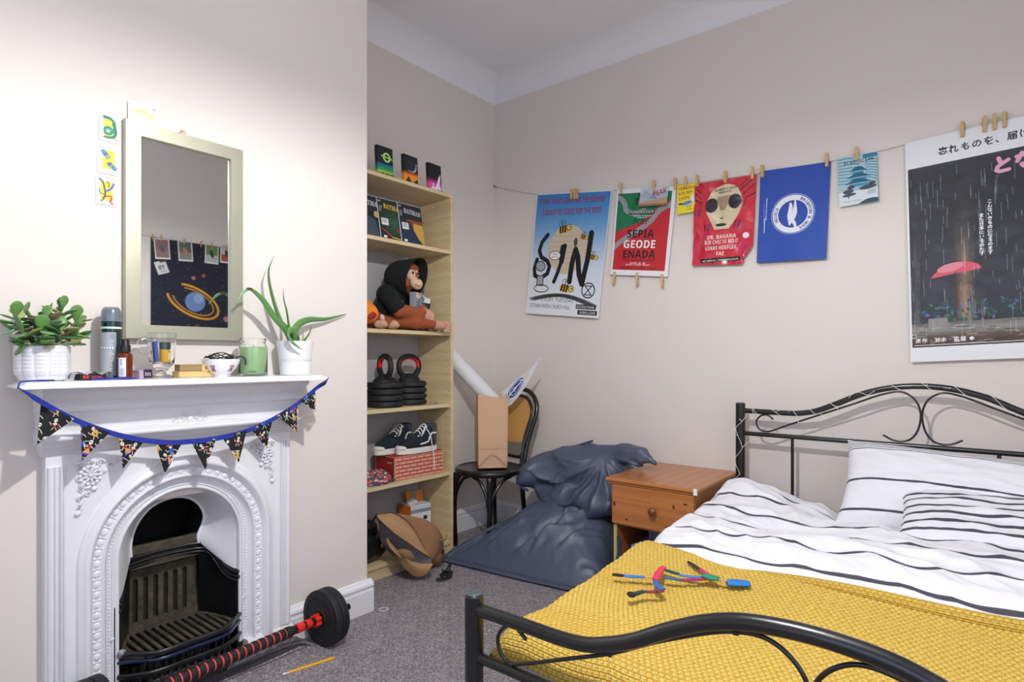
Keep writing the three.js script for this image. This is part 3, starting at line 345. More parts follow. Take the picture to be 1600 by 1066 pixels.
{
  // game pack with a foil sleeve
  const t = thing('card_pack', 'small black pack with red lettering and a crumpled clear wrapper beside the jade pot', 'pack', [-1.05, SH, 0.105], 0.1);
  part(t, 'box', B(0.066, 0.0175, 0.045, 0, 0.009, 0, 0.0015), M(0x15161a, 0.4));
  const p2 = part(t, 'front_label', sheet((u, v) => [lerp(-0.03, 0.03, u), lerp(0.002, 0.0155, v), 0.0236], 1, 1, 0.0004), M(0xffffff, 0.4, { map: tex(384, 84, (g, w, h) => { g.fillStyle = '#141519'; g.fillRect(0, 0, w, h); g.fillStyle = '#ff3b30'; g.font = 'bold 58px sans-serif'; g.fillText('TICHU', 150, 64); g.lineWidth = 8; g.strokeStyle = '#ff3b30'; for (const x of [40, 92]) { for (const [a, b, c, d] of [[0, 20, 40, 20], [0, 40, 40, 40], [20, 14, 20, 68], [4, 66, 18, 42], [36, 66, 22, 42], [2, 28, 2, 60]]) { g.beginPath(); g.moveTo(x + a - 16, b); g.lineTo(x + c - 16, d); g.stroke(); } } }) }));
  const wr = sheet((u, v) => [lerp(-0.05, 0.05, u) + 0.004 * noise(u * 8, v * 5), 0.019 + 0.006 * abs(noise(u * 9, v * 7, 2)) + 0.004 * sin(u * 16) * v - 0.016 * sm(0.85, 1, abs(u - 0.5) * 2), lerp(-0.03, 0.026, v)], 24, 12, 0.0004);
  part(t, 'wrapper', wr, M(0xdfe2e6, 0.18, { metalness: 0.5 }));
}
{
  const t = thing('spray_can', 'tall dark green spray can with a clear cap and grey label beside the mirror', 'can', [-0.984, SH, 0.06], -0.55);
  part(t, 'body', [lathe([[0, 0], [0.0255, 0], [0.027, 0.002], [0.027, 0.168], [0.026, 0.172], [0, 0.172]], 40)], M(0x123c33, 0.25, { metalness: 0.4, clearcoat: 0.5 }));
  part(t, 'cap', lathe([[0.0268, 0.172], [0.0265, 0.185], [0.0245, 0.205], [0.019, 0.215], [0, 0.2165]], 40), M(0x6e7682, 0.2, { clearcoat: 0.5 }));
  const L = new THREE.CylinderGeometry(0.0273, 0.0273, 0.13, 30, 1, true, -1.15, 1.9).translate(0, 0.075, 0);
  part(t, 'label', L, M(0xffffff, 0.4, { side: THREE.DoubleSide, map: tex(256, 512, (g, w, h) => { g.fillStyle = '#8d969b'; g.fillRect(0, 0, w, h); g.fillStyle = '#e3e6ea'; const r = rng(4); for (let y = 12; y < 500; y += 11) { if (y > 170 && y < 200) continue; g.fillRect(14, y, 150 + r() * 80, 4); } g.fillStyle = '#f4f4f4'; for (let i = 0; i < 6; i++) g.fillRect(20 + i * 36, 172, 22, 26); }) }));
  part(t, 'band', new THREE.CylinderGeometry(0.0274, 0.0274, 0.006, 40, 1, true).translate(0, 0.153, 0), M(0xdfe4e2, 0.4, { side: THREE.DoubleSide }));
}
{
  const t = thing('amber_bottle', 'small amber glass bottle with a black pump cap in front of the spray can', 'bottle', [-0.966, SH, 0.118], -0.6);
  part(t, 'glass', lathe([[0, 0.001], [0.018, 0], [0.0195, 0.002], [0.0195, 0.068], [0.017, 0.076], [0.011, 0.079], [0.011, 0.083], [0, 0.083]], 32), M(0x8a3510, 0.1, { transmission: 0.45, thickness: 0.02, ior: 1.4, attenuationColor: new THREE.Color(0x9c3a0a), attenuationDistance: 0.03 }));
  part(t, 'cap', lathe([[0.0145, 0.08], [0.0145, 0.1], [0.011, 0.103], [0.0105, 0.117], [0.008, 0.119], [0, 0.119]], 28), blackPlastic);
  part(t, 'label', new THREE.CylinderGeometry(0.0198, 0.0198, 0.056, 20, 1, true, -0.9, 1.3).translate(0, 0.036, 0), M(0xffffff, 0.45, { side: THREE.DoubleSide, map: tex(128, 256, (g, w, h) => { g.fillStyle = '#e9eaf2'; g.fillRect(0, 0, w, h); g.fillStyle = '#7a5aa8'; g.fillRect(0, 0, 26, h); g.fillStyle = '#333'; g.save(); g.translate(75, 128); g.rotate(-PI / 2); g.font = 'bold 26px sans-serif'; g.fillText('LIQUID', 20, 0); g.font = '15px sans-serif'; g.fillText('body oil 50 ml', -110, 4); g.restore(); for (let y = 150; y < 240; y += 12) g.fillRect(40, y, 70, 3); }) }));
}
{
  const t = thing('small_carton', 'small purple and black carton lying tilted beside the glass mug', 'box', [-0.912, SH, 0.1], 0.35);
  part(t, 'box', B(0.044, 0.026, 0.026, 0, 0.0145, 0, 0.0015, 0, 0, 0.06), M(0x5a3560, 0.5)); part(t, 'end_panel', B(0.014, 0.0266, 0.0266, -0.0155, 0.0136, 0, 0.001, 0, 0, 0.06), M(0xb9a3bb, 0.5));
  part(t, 'print', sheet((u, v) => [lerp(-0.006, 0.018, u), lerp(0.004, 0.025, v), 0.0136], 1, 1, 0.0003), M(0xffffff, 0.5, { map: tex(128, 112, (g) => { g.fillStyle = '#16131a'; g.fillRect(0, 0, 128, 112); g.fillStyle = '#d8cfdd'; for (let i = 0; i < 4; i++) g.fillRect(14 + i * 28, 26 + (i % 2) * 8, 12, 60); }) }));
}
{
  const t = thing('glass_mug', 'clear footed glass mug with a looped handle standing in front of the mirror', 'mug', [-0.858, SH, 0.1]);
  const gl = M(0xffffff, 0.02, { transmission: 1, thickness: 0.004, ior: 1.45 });
  part(t, 'glass', lathe([[0, 0.0], [0.031, 0], [0.033, 0.003], [0.028, 0.008], [0.013, 0.014], [0.01, 0.02], [0.017, 0.025], [0.0185, 0.032], [0.025, 0.036], [0.0335, 0.048], [0.037, 0.07], [0.0395, 0.14], [0.038, 0.141], [0.035, 0.07], [0.031, 0.051], [0.02, 0.046], [0, 0.045]], 40), gl);
  part(t, 'handle', tube([[-0.0245, 0.12, -0.0285], [-0.035, 0.127, -0.0415], [-0.0455, 0.115, -0.0545], [-0.0455, 0.092, -0.0545], [-0.035, 0.077, -0.042], [-0.0235, 0.08, -0.0275]], 0.0048, 40, 10), gl);
  const b = thing('glue_bottle', 'small yellow bottle with a dark green lid inside the glass mug', 'bottle', [-0.85, SH + 0.0465, 0.1]);
  part(b, 'body', lathe([[0, 0], [0.0145, 0], [0.0155, 0.003], [0.0155, 0.04], [0.012, 0.044], [0, 0.044]], 24), M(0xf0b41c, 0.4)); part(b, 'lid', lathe([[0.0155, 0.044], [0.016, 0.046], [0.016, 0.063], [0.014, 0.066], [0, 0.066]], 24), M(0x0d4a3c, 0.4)); part(b, 'label', new THREE.CylinderGeometry(0.0158, 0.0158, 0.022, 20, 1, true, 0.2, 2.4).translate(0, 0.022, 0), M(0xf6e3a0, 0.5, { side: THREE.DoubleSide }));
  const q = thing('foil_packet', 'blue and white foil packet standing inside the glass mug', 'packet', [-0.879, SH + 0.0465, 0.106], 0.5);
  part(q, 'packet', B(0.014, 0.066, 0.012, 0, 0.035, 0, 0.004, 0, 0, 0.12), M(0x4d6fd0, 0.25, { metalness: 0.4 })); part(q, 'crimp', B(0.014, 0.01, 0.003, -0.004, 0.072, 0, 0.001, 0, 0, 0.12), M(0xdfe3f0, 0.25, { metalness: 0.5 }));
}
{
  const t = thing('wooden_tray', 'shallow tan wooden tray lying between the mug and the bowl', 'tray', [-0.762, SH, 0.085], 0.06);
  const wd = M(0xffefcf, 0.6, { map: birch }); part(t, 'side', B(0.075, 0.019, 0.004, -0.014, 0.0105, 0.022, 0.001), wd); part(t, 'side', B(0.075, 0.019, 0.004, -0.014, 0.0105, -0.022, 0.001), wd); part(t, 'end', B(0.004, 0.019, 0.04, -0.05, 0.0105, 0, 0.001), wd); part(t, 'end', B(0.012, 0.019, 0.044, 0.03, 0.0105, 0, 0.001), wd); part(t, 'bottom', B(0.075, 0.002, 0.044, -0.014, 0.001, 0, 0), wd); part(t, 'block', B(0.03, 0.016, 0.03, 0.052, 0.009, 0.0, 0.001), wd);
  const u = thing('wooden_box', 'flat grey-brown wooden box lying on the tan tray', 'box', [-0.752, SH + 0.0205, 0.085], 0.05);
  part(u, 'box', B(0.115, 0.0215, 0.036, 0, 0.011, 0, 0.0015, 0, 0, 0), M(0xb3a68f, 0.7, { map: birch, bumpMap: plasterBump, bumpScale: 0.002 })); part(u, 'sliding_lid', B(0.045, 0.0222, 0.0366, 0.0352, 0.011, 0, 0.001), M(0xfff2da, 0.6, { map: birch })); part(u, 'maker_mark', sheet((a, b) => [lerp(0.022, 0.034, a), lerp(0.005, 0.017, b), 0.0188], 1, 1, 0.0003), M(0x8b6a3d, 0.7));
}
{
  const t = thing('white_bowl', 'white footed bowl with rosette prints holding a black cable', 'bowl', [-0.672, SH, 0.092]);
  part(t, 'bowl', lathe([[0, 0.003], [0.021, 0.003], [0.022, 0], [0.0245, 0], [0.0245, 0.008], [0.033, 0.013], [0.047, 0.027], [0.056, 0.043], [0.06, 0.059], [0.058, 0.0595], [0.053, 0.043], [0.044, 0.029], [0.03, 0.017], [0, 0.012]], 48), M(0xf4f5f8, 0.2, { clearcoat: 0.5 }));
  const ros = tex(128, 160, (g) => { g.clearRect(0, 0, 128, 160); for (const [x, y, a] of [[48, 110, 0.25], [80, 110, -0.25]]) { g.save(); g.translate(x, y); g.rotate(a); g.fillStyle = '#7d2233'; g.fillRect(-11, -22, 22, 60); g.restore(); } for (const [r, c] of [[44, '#5a2a55'], [34, '#e8dfe2'], [27, '#8b2635'], [16, '#e6c9c0'], [9, '#9a2f38']]) { g.fillStyle = c; g.beginPath(); g.arc(64, 60, r, 0, 7); g.fill(); } });
  for (const a of [-0.95, 0.28]) { const p = part(t, 'rosette_print', grid((u, v) => { const k = v, r = lerp(0.0345, 0.0575, pow(k, 0.6)) + 0.0009, y = lerp(0.0145, 0.05, k), th = a + (u - 0.5) * 0.024 / r; return [r * sin(th), y, r * cos(th)]; }, 10, 10), M(0xffffff, 0.3, { map: ros, alphaTest: 0.5, side: THREE.DoubleSide })); p.castShadow = false; }
  const c = []; const r = rng(9); for (let k = 0; k < 5; k++) { const pts = []; for (let i = 0; i < 14; i++) { const a = i / 14 * 6.28 + k, R = 0.028 + 0.014 * r(); pts.push([R * cos(a), 0.058 + 0.016 * sin(a * 2 + k) * 0.5 + k * 0.003 + 0.004 * r(), R * sin(a) * 0.9]); } c.push(tube(pts, 0.0017, 80, 6, true)); } c.push(tube([[0.03, 0.062, 0.02], [0.0, 0.066, 0.045], [-0.04, 0.064, 0.045], [-0.062, 0.066, 0.03], [-0.068, 0.063, 0.028]], 0.0017, 30, 6));
  const w = thing('black_cable', 'coiled black cable heaped in the white bowl', 'cable', [-0.672, SH, 0.092]); part(w, 'coil', c, blackPlastic); part(w, 'plug', B(0.018, 0.007, 0.009, -0.058, 0.066, 0.032, 0.002, 0, 0.4, -0.1), blackPlastic); part(w, 'strap', tube([[0.042, 0.064, 0.017], [0.058, 0.069, 0.022], [0.069, 0.06, 0.026], [0.071, 0.04, 0.028]], 0.0025, 14, 6), blackPlastic);
}
{
  const t = thing('jar_candle', 'green candle in an open glass jar between the bowl and the aloe pot', 'candle', [-0.558, SH, 0.088]);
  part(t, 'jar', lathe([[0, 0], [0.045, 0], [0.048, 0.004], [0.048, 0.095], [0.046, 0.105], [0.041, 0.112], [0.041, 0.118], [0.043, 0.12], [0.043, 0.131], [0.04, 0.132], [0.0385, 0.115], [0.043, 0.104], [0.0455, 0.095], [0.0455, 0.006], [0, 0.005]], 48), M(0xffffff, 0.03, { transmission: 1, thickness: 0.004, ior: 1.4 }));
  part(t, 'wax', lathe([[0, 0.0065], [0.0448, 0.0065], [0.0448, 0.102], [0.03, 0.098], [0, 0.096]], 40), M(0xb5e2a2, 0.5, { sheen: 0.3 })); part(t, 'wick', bar([0, 0.096, 0], [0.002, 0.106, 0], 0.001, 6), M(0x222222, 0.9));
  part(t, 'jar_print', sheet((u, v) => { const a = lerp(-0.75, -0.25, u); return [0.0486 * sin(a), lerp(0.014, 0.018, v), 0.0486 * cos(a)]; }, 6, 1, 0.0002), M(0x4f7f4a, 0.5));
}
{
  const t = thing('aloe_plant', 'aloe plant with long arching leaves in a diamond-patterned white pot on the mantel', 'plant', [-0.393, SH, 0.085]);
  const pot = grid((u, v) => { const a = u * PI * 2, r0 = lerp(0.0515, 0.0655, v), n = 46, m = 22, p = (u * n + v * m / 2) % 1, q = (((u * n - v * m / 2) % 1) + 1) % 1, d = min(abs(p - 0.5), abs(q - 0.5)), r = r0 + 0.0013 * sm(0.0, 0.3, d); return [r * sin(a), 0.002 + v * 0.122, r * cos(a)]; }, 368, 132);
  part(t, 'pot', [pot, lathe([[0, 0], [0.0495, 0], [0.0515, 0.002]]), lathe([[0.0662, 0.124], [0.066, 0.126], [0.062, 0.1255], [0.058, 0.05], [0, 0.05]], 48)], M(0xf2f3f6, 0.4));
  part(t, 'soil', lathe([[0, 0.116], [0.04, 0.117], [0.0615, 0.112]]), M(0x2d221a, 1));
  const gm = M(0x5a8a4a, 0.42, { clearcoat: 0.2, bumpMap: plasterBump, bumpScale: 0.0008 }), gd = M(0x3f6e3a, 0.45), gp = M(0x7f9a54, 0.5), o = (x, y, z = 0) => [x + 0.393, y - SH, z];
  const L = (nm, pts, rad, mat = gm, side = [0, 0, 1]) => part(t, nm, taper(pts, rad.map((q) => q * 0.5), 10, 40, 2.0, side), mat);
  L('leaf', [o(-0.4, 1.155, 0), o(-0.43, 1.204, 0.004), o(-0.48, 1.248, 0.01), o(-0.528, 1.304, 0.02), o(-0.565, 1.332, 0.028), o(-0.583, 1.341, 0.03)], [0.015, 0.015, 0.012, 0.01, 0.007, 0.0045]);
  const lt = L('leaf', [o(-0.583, 1.341, 0.03), o(-0.604, 1.331, 0.034), o(-0.632, 1.296, 0.04)], [0.0042, 0.005, 0.001], M(0x7fb07a, 0.4)); part(t, 'withered_bend', taper([o(-0.575, 1.339, 0.0292), o(-0.583, 1.3415, 0.03), o(-0.596, 1.338, 0.032)], [0.0048, 0.0045, 0.0045], 8), M(0x5a4632, 0.7));
  L('leaf', [o(-0.405, 1.15), o(-0.436, 1.208), o(-0.465, 1.276, -0.004), o(-0.49, 1.371, -0.008), o(-0.494, 1.421, -0.006), o(-0.478, 1.472, 0)], [0.016, 0.0155, 0.014, 0.01, 0.0065, 0.001], gm, [1, 0, 0.5]);
  L('leaf', [o(-0.4, 1.15, 0.01), o(-0.418, 1.204, 0.006), o(-0.428, 1.279), o(-0.438, 1.315), o(-0.441, 1.357)], [0.011, 0.009, 0.007, 0.005, 0.001], gm, [1, 0, 0.5]);
  L('leaf', [o(-0.415, 1.15, 0.012), o(-0.425, 1.204, 0.012), o(-0.43, 1.241, 0.012), o(-0.429, 1.262, 0.012)], [0.007, 0.006, 0.004, 0.001], gd, [1, 0, 0.5]);
  L('leaf', [o(-0.405, 1.155, 0.0), o(-0.395, 1.205, 0), o(-0.365, 1.233, -0.012), o(-0.315, 1.25, -0.03), o(-0.225, 1.258, -0.055), o(-0.115, 1.285, -0.072)], [0.013, 0.015, 0.014, 0.0115, 0.007, 0.0015]);
  L('leaf', [o(-0.4, 1.155, 0.015), o(-0.415, 1.195, 0.03), o(-0.441, 1.203, 0.045), o(-0.456, 1.18, 0.062), o(-0.446, 1.155, 0.075), o(-0.415, 1.13, 0.085)], [0.012, 0.013, 0.0125, 0.01, 0.007, 0.001], gm, [0.6, 0, 0.8]);
  L('leaf', [o(-0.38, 1.15, 0.02), o(-0.361, 1.175, 0.02), o(-0.345, 1.197, 0.02), o(-0.336, 1.222, 0.02)], [0.0045, 0.004, 0.003, 0.001], gd, [0, 0, 1]); L('leaf', [o(-0.385, 1.15, 0.03), o(-0.379, 1.175, 0.03), o(-0.377, 1.198, 0.03)], [0.004, 0.0035, 0.001], gp, [0, 0, 1]);
  part(t, 'leaf_base', [ell(-0.01, 0.13, 0.008, 0.022, 0.03, 0.02, 14)], gd);
}
// ------------------------------------------------------------------ bunting across the mantelpiece
{
  const t = thing('bunting', 'string of black printed pennants on a blue ribbon hung across the mantelpiece', 'bunting', [0, 0, 0]);
  const rib = [[-1.222, 1.022, 0.171], [-1.177, 0.985, 0.172], [-1.107, 0.934, 0.172], [-1.019, 0.888, 0.171], [-0.942, 0.86, 0.17], [-0.869, 0.844, 0.168], [-0.817, 0.84, 0.168], [-0.709, 0.842, 0.168], [-0.613, 0.858, 0.169], [-0.52, 0.892, 0.17], [-0.432, 0.938, 0.171], [-0.356, 0.991, 0.172], [-0.318, 1.012, 0.173], [-0.306, 1.026, 0.17]];
  const fwd = (p, z) => { const k = (2.119 - z) / 1.949; p[0] = -1.6175 + (p[0] + 1.6175) * k; p[1] = 1.1 + (p[1] - 1.1) * k; if (p.length > 2) p[2] = z; return p; }; [0.222, 0.185, 0.15, 0.127, 0.119, 0.118, 0.118, 0.118, 0.119, 0.127, 0.15, 0.19, 0.222, 0.219].forEach((z, i) => fwd(rib[i], z));   // from the shelf corners back to the ledge below
  const blue = M(0x1c2f9c, 0.6), c = new THREE.CatmullRomCurve3(P3(rib), false, 'centripetal');
  const wd = (u) => 0.0065 * sm(0.0, 0.07, u) * (1 - 0.85 * sm(0.9, 0.98, u)) + 0.0014;
  part(t, 'ribbon', sheet((u, v) => { const p = c.getPoint(u), w = wd(u); return [p.x, p.y + (v - 0.5) * 2 * w, p.z + 0.001]; }, 90, 2, 0.0022), blue);
  part(t, 'ribbon_tail', [taper([[-1.236, 1.023, 0.222], [-1.232, 1.037, 0.216], [-1.2, 1.0414, 0.18], [-1.15, 1.0414, 0.172]], [0.0022, 0.002, 0.002], 6), taper([[-1.06, 1.0414, 0.15], [-1.0, 1.0414, 0.14], [-0.965, 1.0414, 0.151], [-0.945, 1.0414, 0.156]], [0.003, 0.003, 0.002], 6)], blue);
  part(t, 'ribbon_knot', ell(-0.36, 1.008, 0.222, 0.012, 0.007, 0.004, 10, 0, 0, 0.6), M(0x171a2c, 0.7));
  // skeleton-band print: bones, guitars, hats and skirts on black
  const print = tex(1024, 512, (g, w, h) => { g.fillStyle = '#0b1010'; g.fillRect(0, 0, w, h); const r = rng(15); g.lineCap = 'round';
    for (let q = 0; q < 4 * 60; q++) { const i = q >> 2, x = (((i % 12) + 0.5 * (floor(i / 12) % 2) + 0.25 * sin(i * 7.1)) / 12) * w - (q & 1 ? w : 0), y = ((floor(i / 12) + 0.25 * cos(i * 5.3)) / 5) * h - (q & 2 ? h : 0), s = 1.1 + ((i * 37) % 10) / 28, a = ((i * 53) % 14) / 10 - 0.7; g.save(); g.translate(x, y); g.rotate(a); g.scale(s, s);
      g.strokeStyle = '#e9ead8'; g.lineWidth = 4; for (const [p, q, m, n] of [[0, 10, 0, 36], [0, 16, -20, 30], [-20, 30, -30, 14], [0, 16, 22, 28], [22, 28, 34, 40], [0, 36, -12, 62], [0, 36, 14, 60]]) { g.beginPath(); g.moveTo(p, q); g.lineTo(m, n); g.stroke(); } for (const q of [18, 23, 28]) { g.beginPath(); g.moveTo(-8, q); g.lineTo(8, q); g.stroke(); }
      g.fillStyle = '#f1f0e2'; g.beginPath(); g.ellipse(0, 0, 10, 12, 0, 0, 7); g.fill(); g.fillStyle = '#151515'; for (const q of [-4, 4]) { g.beginPath(); g.arc(q, -1, 2.6, 0, 7); g.fill(); }
      const k = i % 5; if (k === 0) { g.fillStyle = '#e3b04a'; g.beginPath(); g.ellipse(2, 34, 17, 14, 0.3, 0, 7); g.ellipse(8, 16, 12, 10, 0.3, 0, 7); g.fill(); g.fillStyle = '#4a2e14'; g.beginPath(); g.arc(3, 32, 5, 0, 7); g.fill(); g.fillRect(8, -18, 5, 30); } else if (k === 1) { g.fillStyle = '#e0a63c'; g.beginPath(); g.ellipse(0, -9, 24, 6, 0, 0, 7); g.fill(); g.beginPath(); g.arc(0, -12, 10, PI, 0); g.fill(); g.fillStyle = '#2f55c8'; g.fillRect(-12, 16, 24, 24); } else if (k === 2) { g.fillStyle = '#e6a060'; g.beginPath(); g.moveTo(-4, 34); g.lineTo(4, 34); g.lineTo(24, 66); g.lineTo(-24, 66); g.fill(); g.fillStyle = '#2c55cf'; g.fillRect(-24, 60, 48, 9); g.fillStyle = '#c42c3c'; g.fillRect(-8, 16, 16, 18); } else if (k === 3) { g.fillStyle = '#c7283c'; for (const [p, q] of [[-16, 24], [16, 24], [0, 42], [22, 44]]) { g.beginPath(); g.arc(p, q, 6, 0, 7); g.fill(); } } else { g.fillStyle = '#2f9a74'; g.beginPath(); g.arc(-14, 34, 9, 0, 7); g.fill(); g.fillStyle = '#8a4fb4'; g.fillRect(6, 18, 12, 18); }
      g.restore(); } });
  const pens = [[[-1.178, 0.984], [-1.105, 0.934], [-1.186, 0.873]], [[-1.092, 0.925], [-1.02, 0.889], [-1.088, 0.818]], [[-1.0, 0.882], [-0.929, 0.858], [-0.987, 0.781]], [[-0.904, 0.853], [-0.825, 0.841], [-0.874, 0.749]], [[-0.8, 0.841], [-0.723, 0.842], [-0.757, 0.745]], [[-0.703, 0.843], [-0.624, 0.858], [-0.65, 0.753]], [[-0.608, 0.862], [-0.53, 0.89], [-0.549, 0.788]], [[-0.513, 0.898], [-0.434, 0.939], [-0.434, 0.834]], [[-0.424, 0.945], [-0.359, 0.99], [-0.361, 0.903]]];
  const pz = [0.165, 0.138, 0.121, 0.1195, 0.119, 0.1195, 0.121, 0.138, 0.168]; pens.forEach((tri, i) => tri.forEach((p) => fwd(p, pz[i])));
  pens.forEach(([a, b, d], i) => { const z0 = pz[i] - 0.001, g = sheet((u, v) => { const e = v * 0.999; const x = lerp(lerp(a[0], b[0], u), d[0], e), y = lerp(lerp(a[1], b[1], u), d[1], e); return [x, y, z0 + 0.004 * sin(u * 3 + i) * (1 - e) + 0.005 * e * sin(i * 1.7) - 0.002 * e]; }, 8, 10, 0.0012, 1, 1, true);
    const p = g.attributes.position, u = g.attributes.uv; for (let k = 0; k < p.count; k++) u.setXY(k, (p.getX(k) + 1.3) * 2.6 + i * 0.13, (p.getY(k) - 0.7) * 5.2 + i * 0.31); const tt = print; tt.wrapS = tt.wrapT = THREE.RepeatWrapping; part(t, 'pennant', g, print.userData.m || (print.userData.m = M(0xffffff, 0.75, { map: print }))); });
}
// ------------------------------------------------------------------ birch bookcase in the alcove
const BC = { x0: 0.012, x1: 0.775, zf: -0.236, zb: -0.505, s: [0.08, 0.466, 0.847, 1.246, 1.703, 2.018] };
{
  const t = thing('bookcase', 'tall birch-effect open bookcase standing in the alcove beside the chimney breast', 'bookcase', [0.39, 0, -0.37]); const X = (x) => x - 0.39, Z = (z) => z + 0.37, zc = (BC.zf + BC.zb) / 2, d = BC.zf - BC.zb;
  const bm = birchMat;
  part(t, 'side_panel', B(0.02, 2.018, d, X(BC.x0 + 0.01), 1.009, Z(zc), 0.001), bm); part(t, 'side_panel', B(0.02, 1.998, d, X(BC.x1 - 0.01), 0.999, Z(zc), 0.001), bm);
  BC.s.forEach((y, i) => { const top = i === 5; part(t, 'shelf', B(BC.x1 - BC.x0 - (top ? 0 : 0.041), 0.02, d - (top ? 0 : 0.008), X((BC.x0 + BC.x1) / 2), y - 0.01, Z(zc), 0.001), bm); });
  part(t, 'kick_board', B(BC.x1 - BC.x0 - 0.041, 0.058, 0.016, X((BC.x0 + BC.x1) / 2), 0.029, Z(BC.zf - 0.022), 0.001), bm);
  part(t, 'back_panel', box2(X(BC.x0 + 0.003), X(BC.x1 - 0.003), 0.02, 2.0, Z(BC.zb - 0.006), Z(BC.zb)), M(0xb4b3b6, 0.7), 'grey back panel');
  const hol = []; for (let i = 0; i < 46; i++) for (const z of [-0.272, -0.46]) { const y = 0.13 + i * 0.04; if (BC.s.some((s) => abs(s - 0.01 - y) < 0.02)) continue; hol.push(new THREE.CylinderGeometry(0.0028, 0.0028, 0.001, 8).rotateZ(PI / 2).translate(X(BC.x1 - 0.0203), y, Z(z))); }
  part(t, 'peg_holes', hol, M(0x6b5a3c, 0.9)).userData.kind = 'stuff';
}
const litho = (w, h, draw, th, mat = {}) => { const g = new RoundedBoxGeometry(w, h, th, 2, min(th / 2.2, 0.0015)), c = clean(g), p = c.attributes.position, u = c.attributes.uv; for (let i = 0; i < p.count; i++) u.setXY(i, clamp(p.getX(i) / w + 0.5, 0.004, 0.996), clamp(p.getY(i) / h + 0.5, 0.004, 0.996)); return [c, M(0xffffff, 0.45, { map: tex(floor(1600 * w), floor(1600 * h), draw), ...mat })]; };
{
  // four small picture blocks along the top
  const W = 0.1, H = 0.145, gr = (g, h, stops) => { const q = g.createLinearGradient(0, 0, 0, h); stops.forEach(([a, c]) => q.addColorStop(a, c)); return q; };
  const draws = [
    (g, w, h) => { g.fillStyle = '#14191f'; g.fillRect(0, 0, w, h); g.fillStyle = '#c9cfd4'; g.beginPath(); g.arc(w * 0.7, h * 0.3, w * 0.22, 0, 7); g.fill(); g.fillStyle = '#2b62a8'; g.fillRect(0, h * 0.7, w, h * 0.12); g.fillStyle = '#7fb0e0'; g.fillRect(0, h * 0.82, w, h * 0.08); },
    (g, w, h) => { g.fillStyle = '#10171c'; g.fillRect(0, 0, w, h); ['#0d5f78', '#0e7d86', '#12907a', '#2fa45a', '#7cc243', '#b7d63a'].forEach((c, i) => { g.fillStyle = c; g.fillRect(0, h * (0.6 + i * 0.06), w, h * 0.062); }); g.fillStyle = '#0c120e'; for (let i = 0; i < 9; i++) g.fillRect(w * (0.1 + 0.1 * i), h * (0.955 - (i % 3) * 0.012), w * 0.09, h * 0.06); g.strokeStyle = '#c4f08a'; g.lineWidth = w * 0.1; g.beginPath(); g.arc(w * 0.6, h * 0.37, w * 0.2, 0, 7); g.stroke(); g.save(); g.translate(w * 0.6, h * 0.37); g.rotate(0.12); g.fillStyle = '#a9e06a'; g.fillRect(-w * 0.36, -h * 0.032, w * 0.72, h * 0.06); g.restore(); },
    (g, w, h) => { g.fillStyle = '#12171d'; g.fillRect(0, 0, w, h); g.fillStyle = '#b9bfc6'; g.beginPath(); g.arc(w * 0.57, h * 0.4, w * 0.33, 0, 7); g.fill(); g.fillStyle = '#1d242c'; g.beginPath(); g.arc(w * 0.5, h * 0.34, w * 0.34, 0, 7); g.fill(); ['#7a3a16', '#b4501a', '#d9661c', '#ee7f1e', '#f7982a'].forEach((c, i) => { g.fillStyle = c; g.fillRect(0, h * (0.6 + i * 0.035), w, h * (0.4 - i * 0.035)); }); g.fillStyle = '#3a1a20'; g.beginPath(); g.moveTo(w * 0.1, h); g.lineTo(w * 0.3, h * 0.78); g.lineTo(w * 0.55, h); g.moveTo(w * 0.6, h); g.lineTo(w * 0.92, h * 0.82); g.lineTo(w, h); g.fill(); g.fillStyle = '#ded8d2'; g.fillRect(w * 0.88, h * 0.28, w * 0.08, h * 0.025); },
    (g, w, h) => { g.fillStyle = '#12151c'; g.fillRect(0, 0, w, h); ['#4d1a3c', '#8a2560', '#c43584', '#e85aa2'].forEach((c, i) => { g.fillStyle = c; g.fillRect(0, h * (0.56 + i * 0.06), w, h * 0.5); }); g.fillStyle = '#f1f2f5'; g.beginPath(); g.moveTo(w * 0.8, h * 0.42); g.lineTo(w * 0.92, h * 0.46); g.lineTo(w * 0.84, h * 0.78); g.lineTo(w, h); g.lineTo(w * 0.1, h); g.lineTo(w * 0.3, h * 0.86); g.lineTo(w * 0.5, h * 0.9); g.lineTo(w * 0.62, h * 0.74); g.fill(); g.fillStyle = '#cf8a7a'; g.beginPath(); g.ellipse(w * 0.9, h * 0.4, w * 0.06, h * 0.05, 0.3, 0, 7); g.fill(); g.fillStyle = '#dfe3ea'; g.beginPath(); g.ellipse(w * 0.34, h * 0.8, w * 0.06, h * 0.07, 0, 0, 7); g.fill(); }];
  const lab = ['dark picture block with a pale moon, half hidden by the chimney breast corner', 'dark picture block with a green ringed planet over blue and green bands', 'dark picture block with a crescent moon over orange desert stripes', 'dark picture block with a white rocket launching over pink stripes'];
  [0.135, 0.313, 0.483, 0.657].forEach((x, i) => { const t = thing('picture_block', lab[i], 'picture', [x, BC.s[5], -0.27], 0.02 * (i - 1), 'picture blocks on top of the bookcase'); const [g, m] = litho(W, H, draws[i], 0.02); const p = part(t, 'block', g, m); p.position.set(0, H / 2 + 0.004, 0); p.rotation.x = -0.06; part(t, 'stand', [B(0.05, 0.005, 0.04, 0.03, 0.0025, 0.008, 0.001), B(0.02, 0.04, 0.004, 0.0, 0.022, -0.018, 0.001)], blackPlastic); });
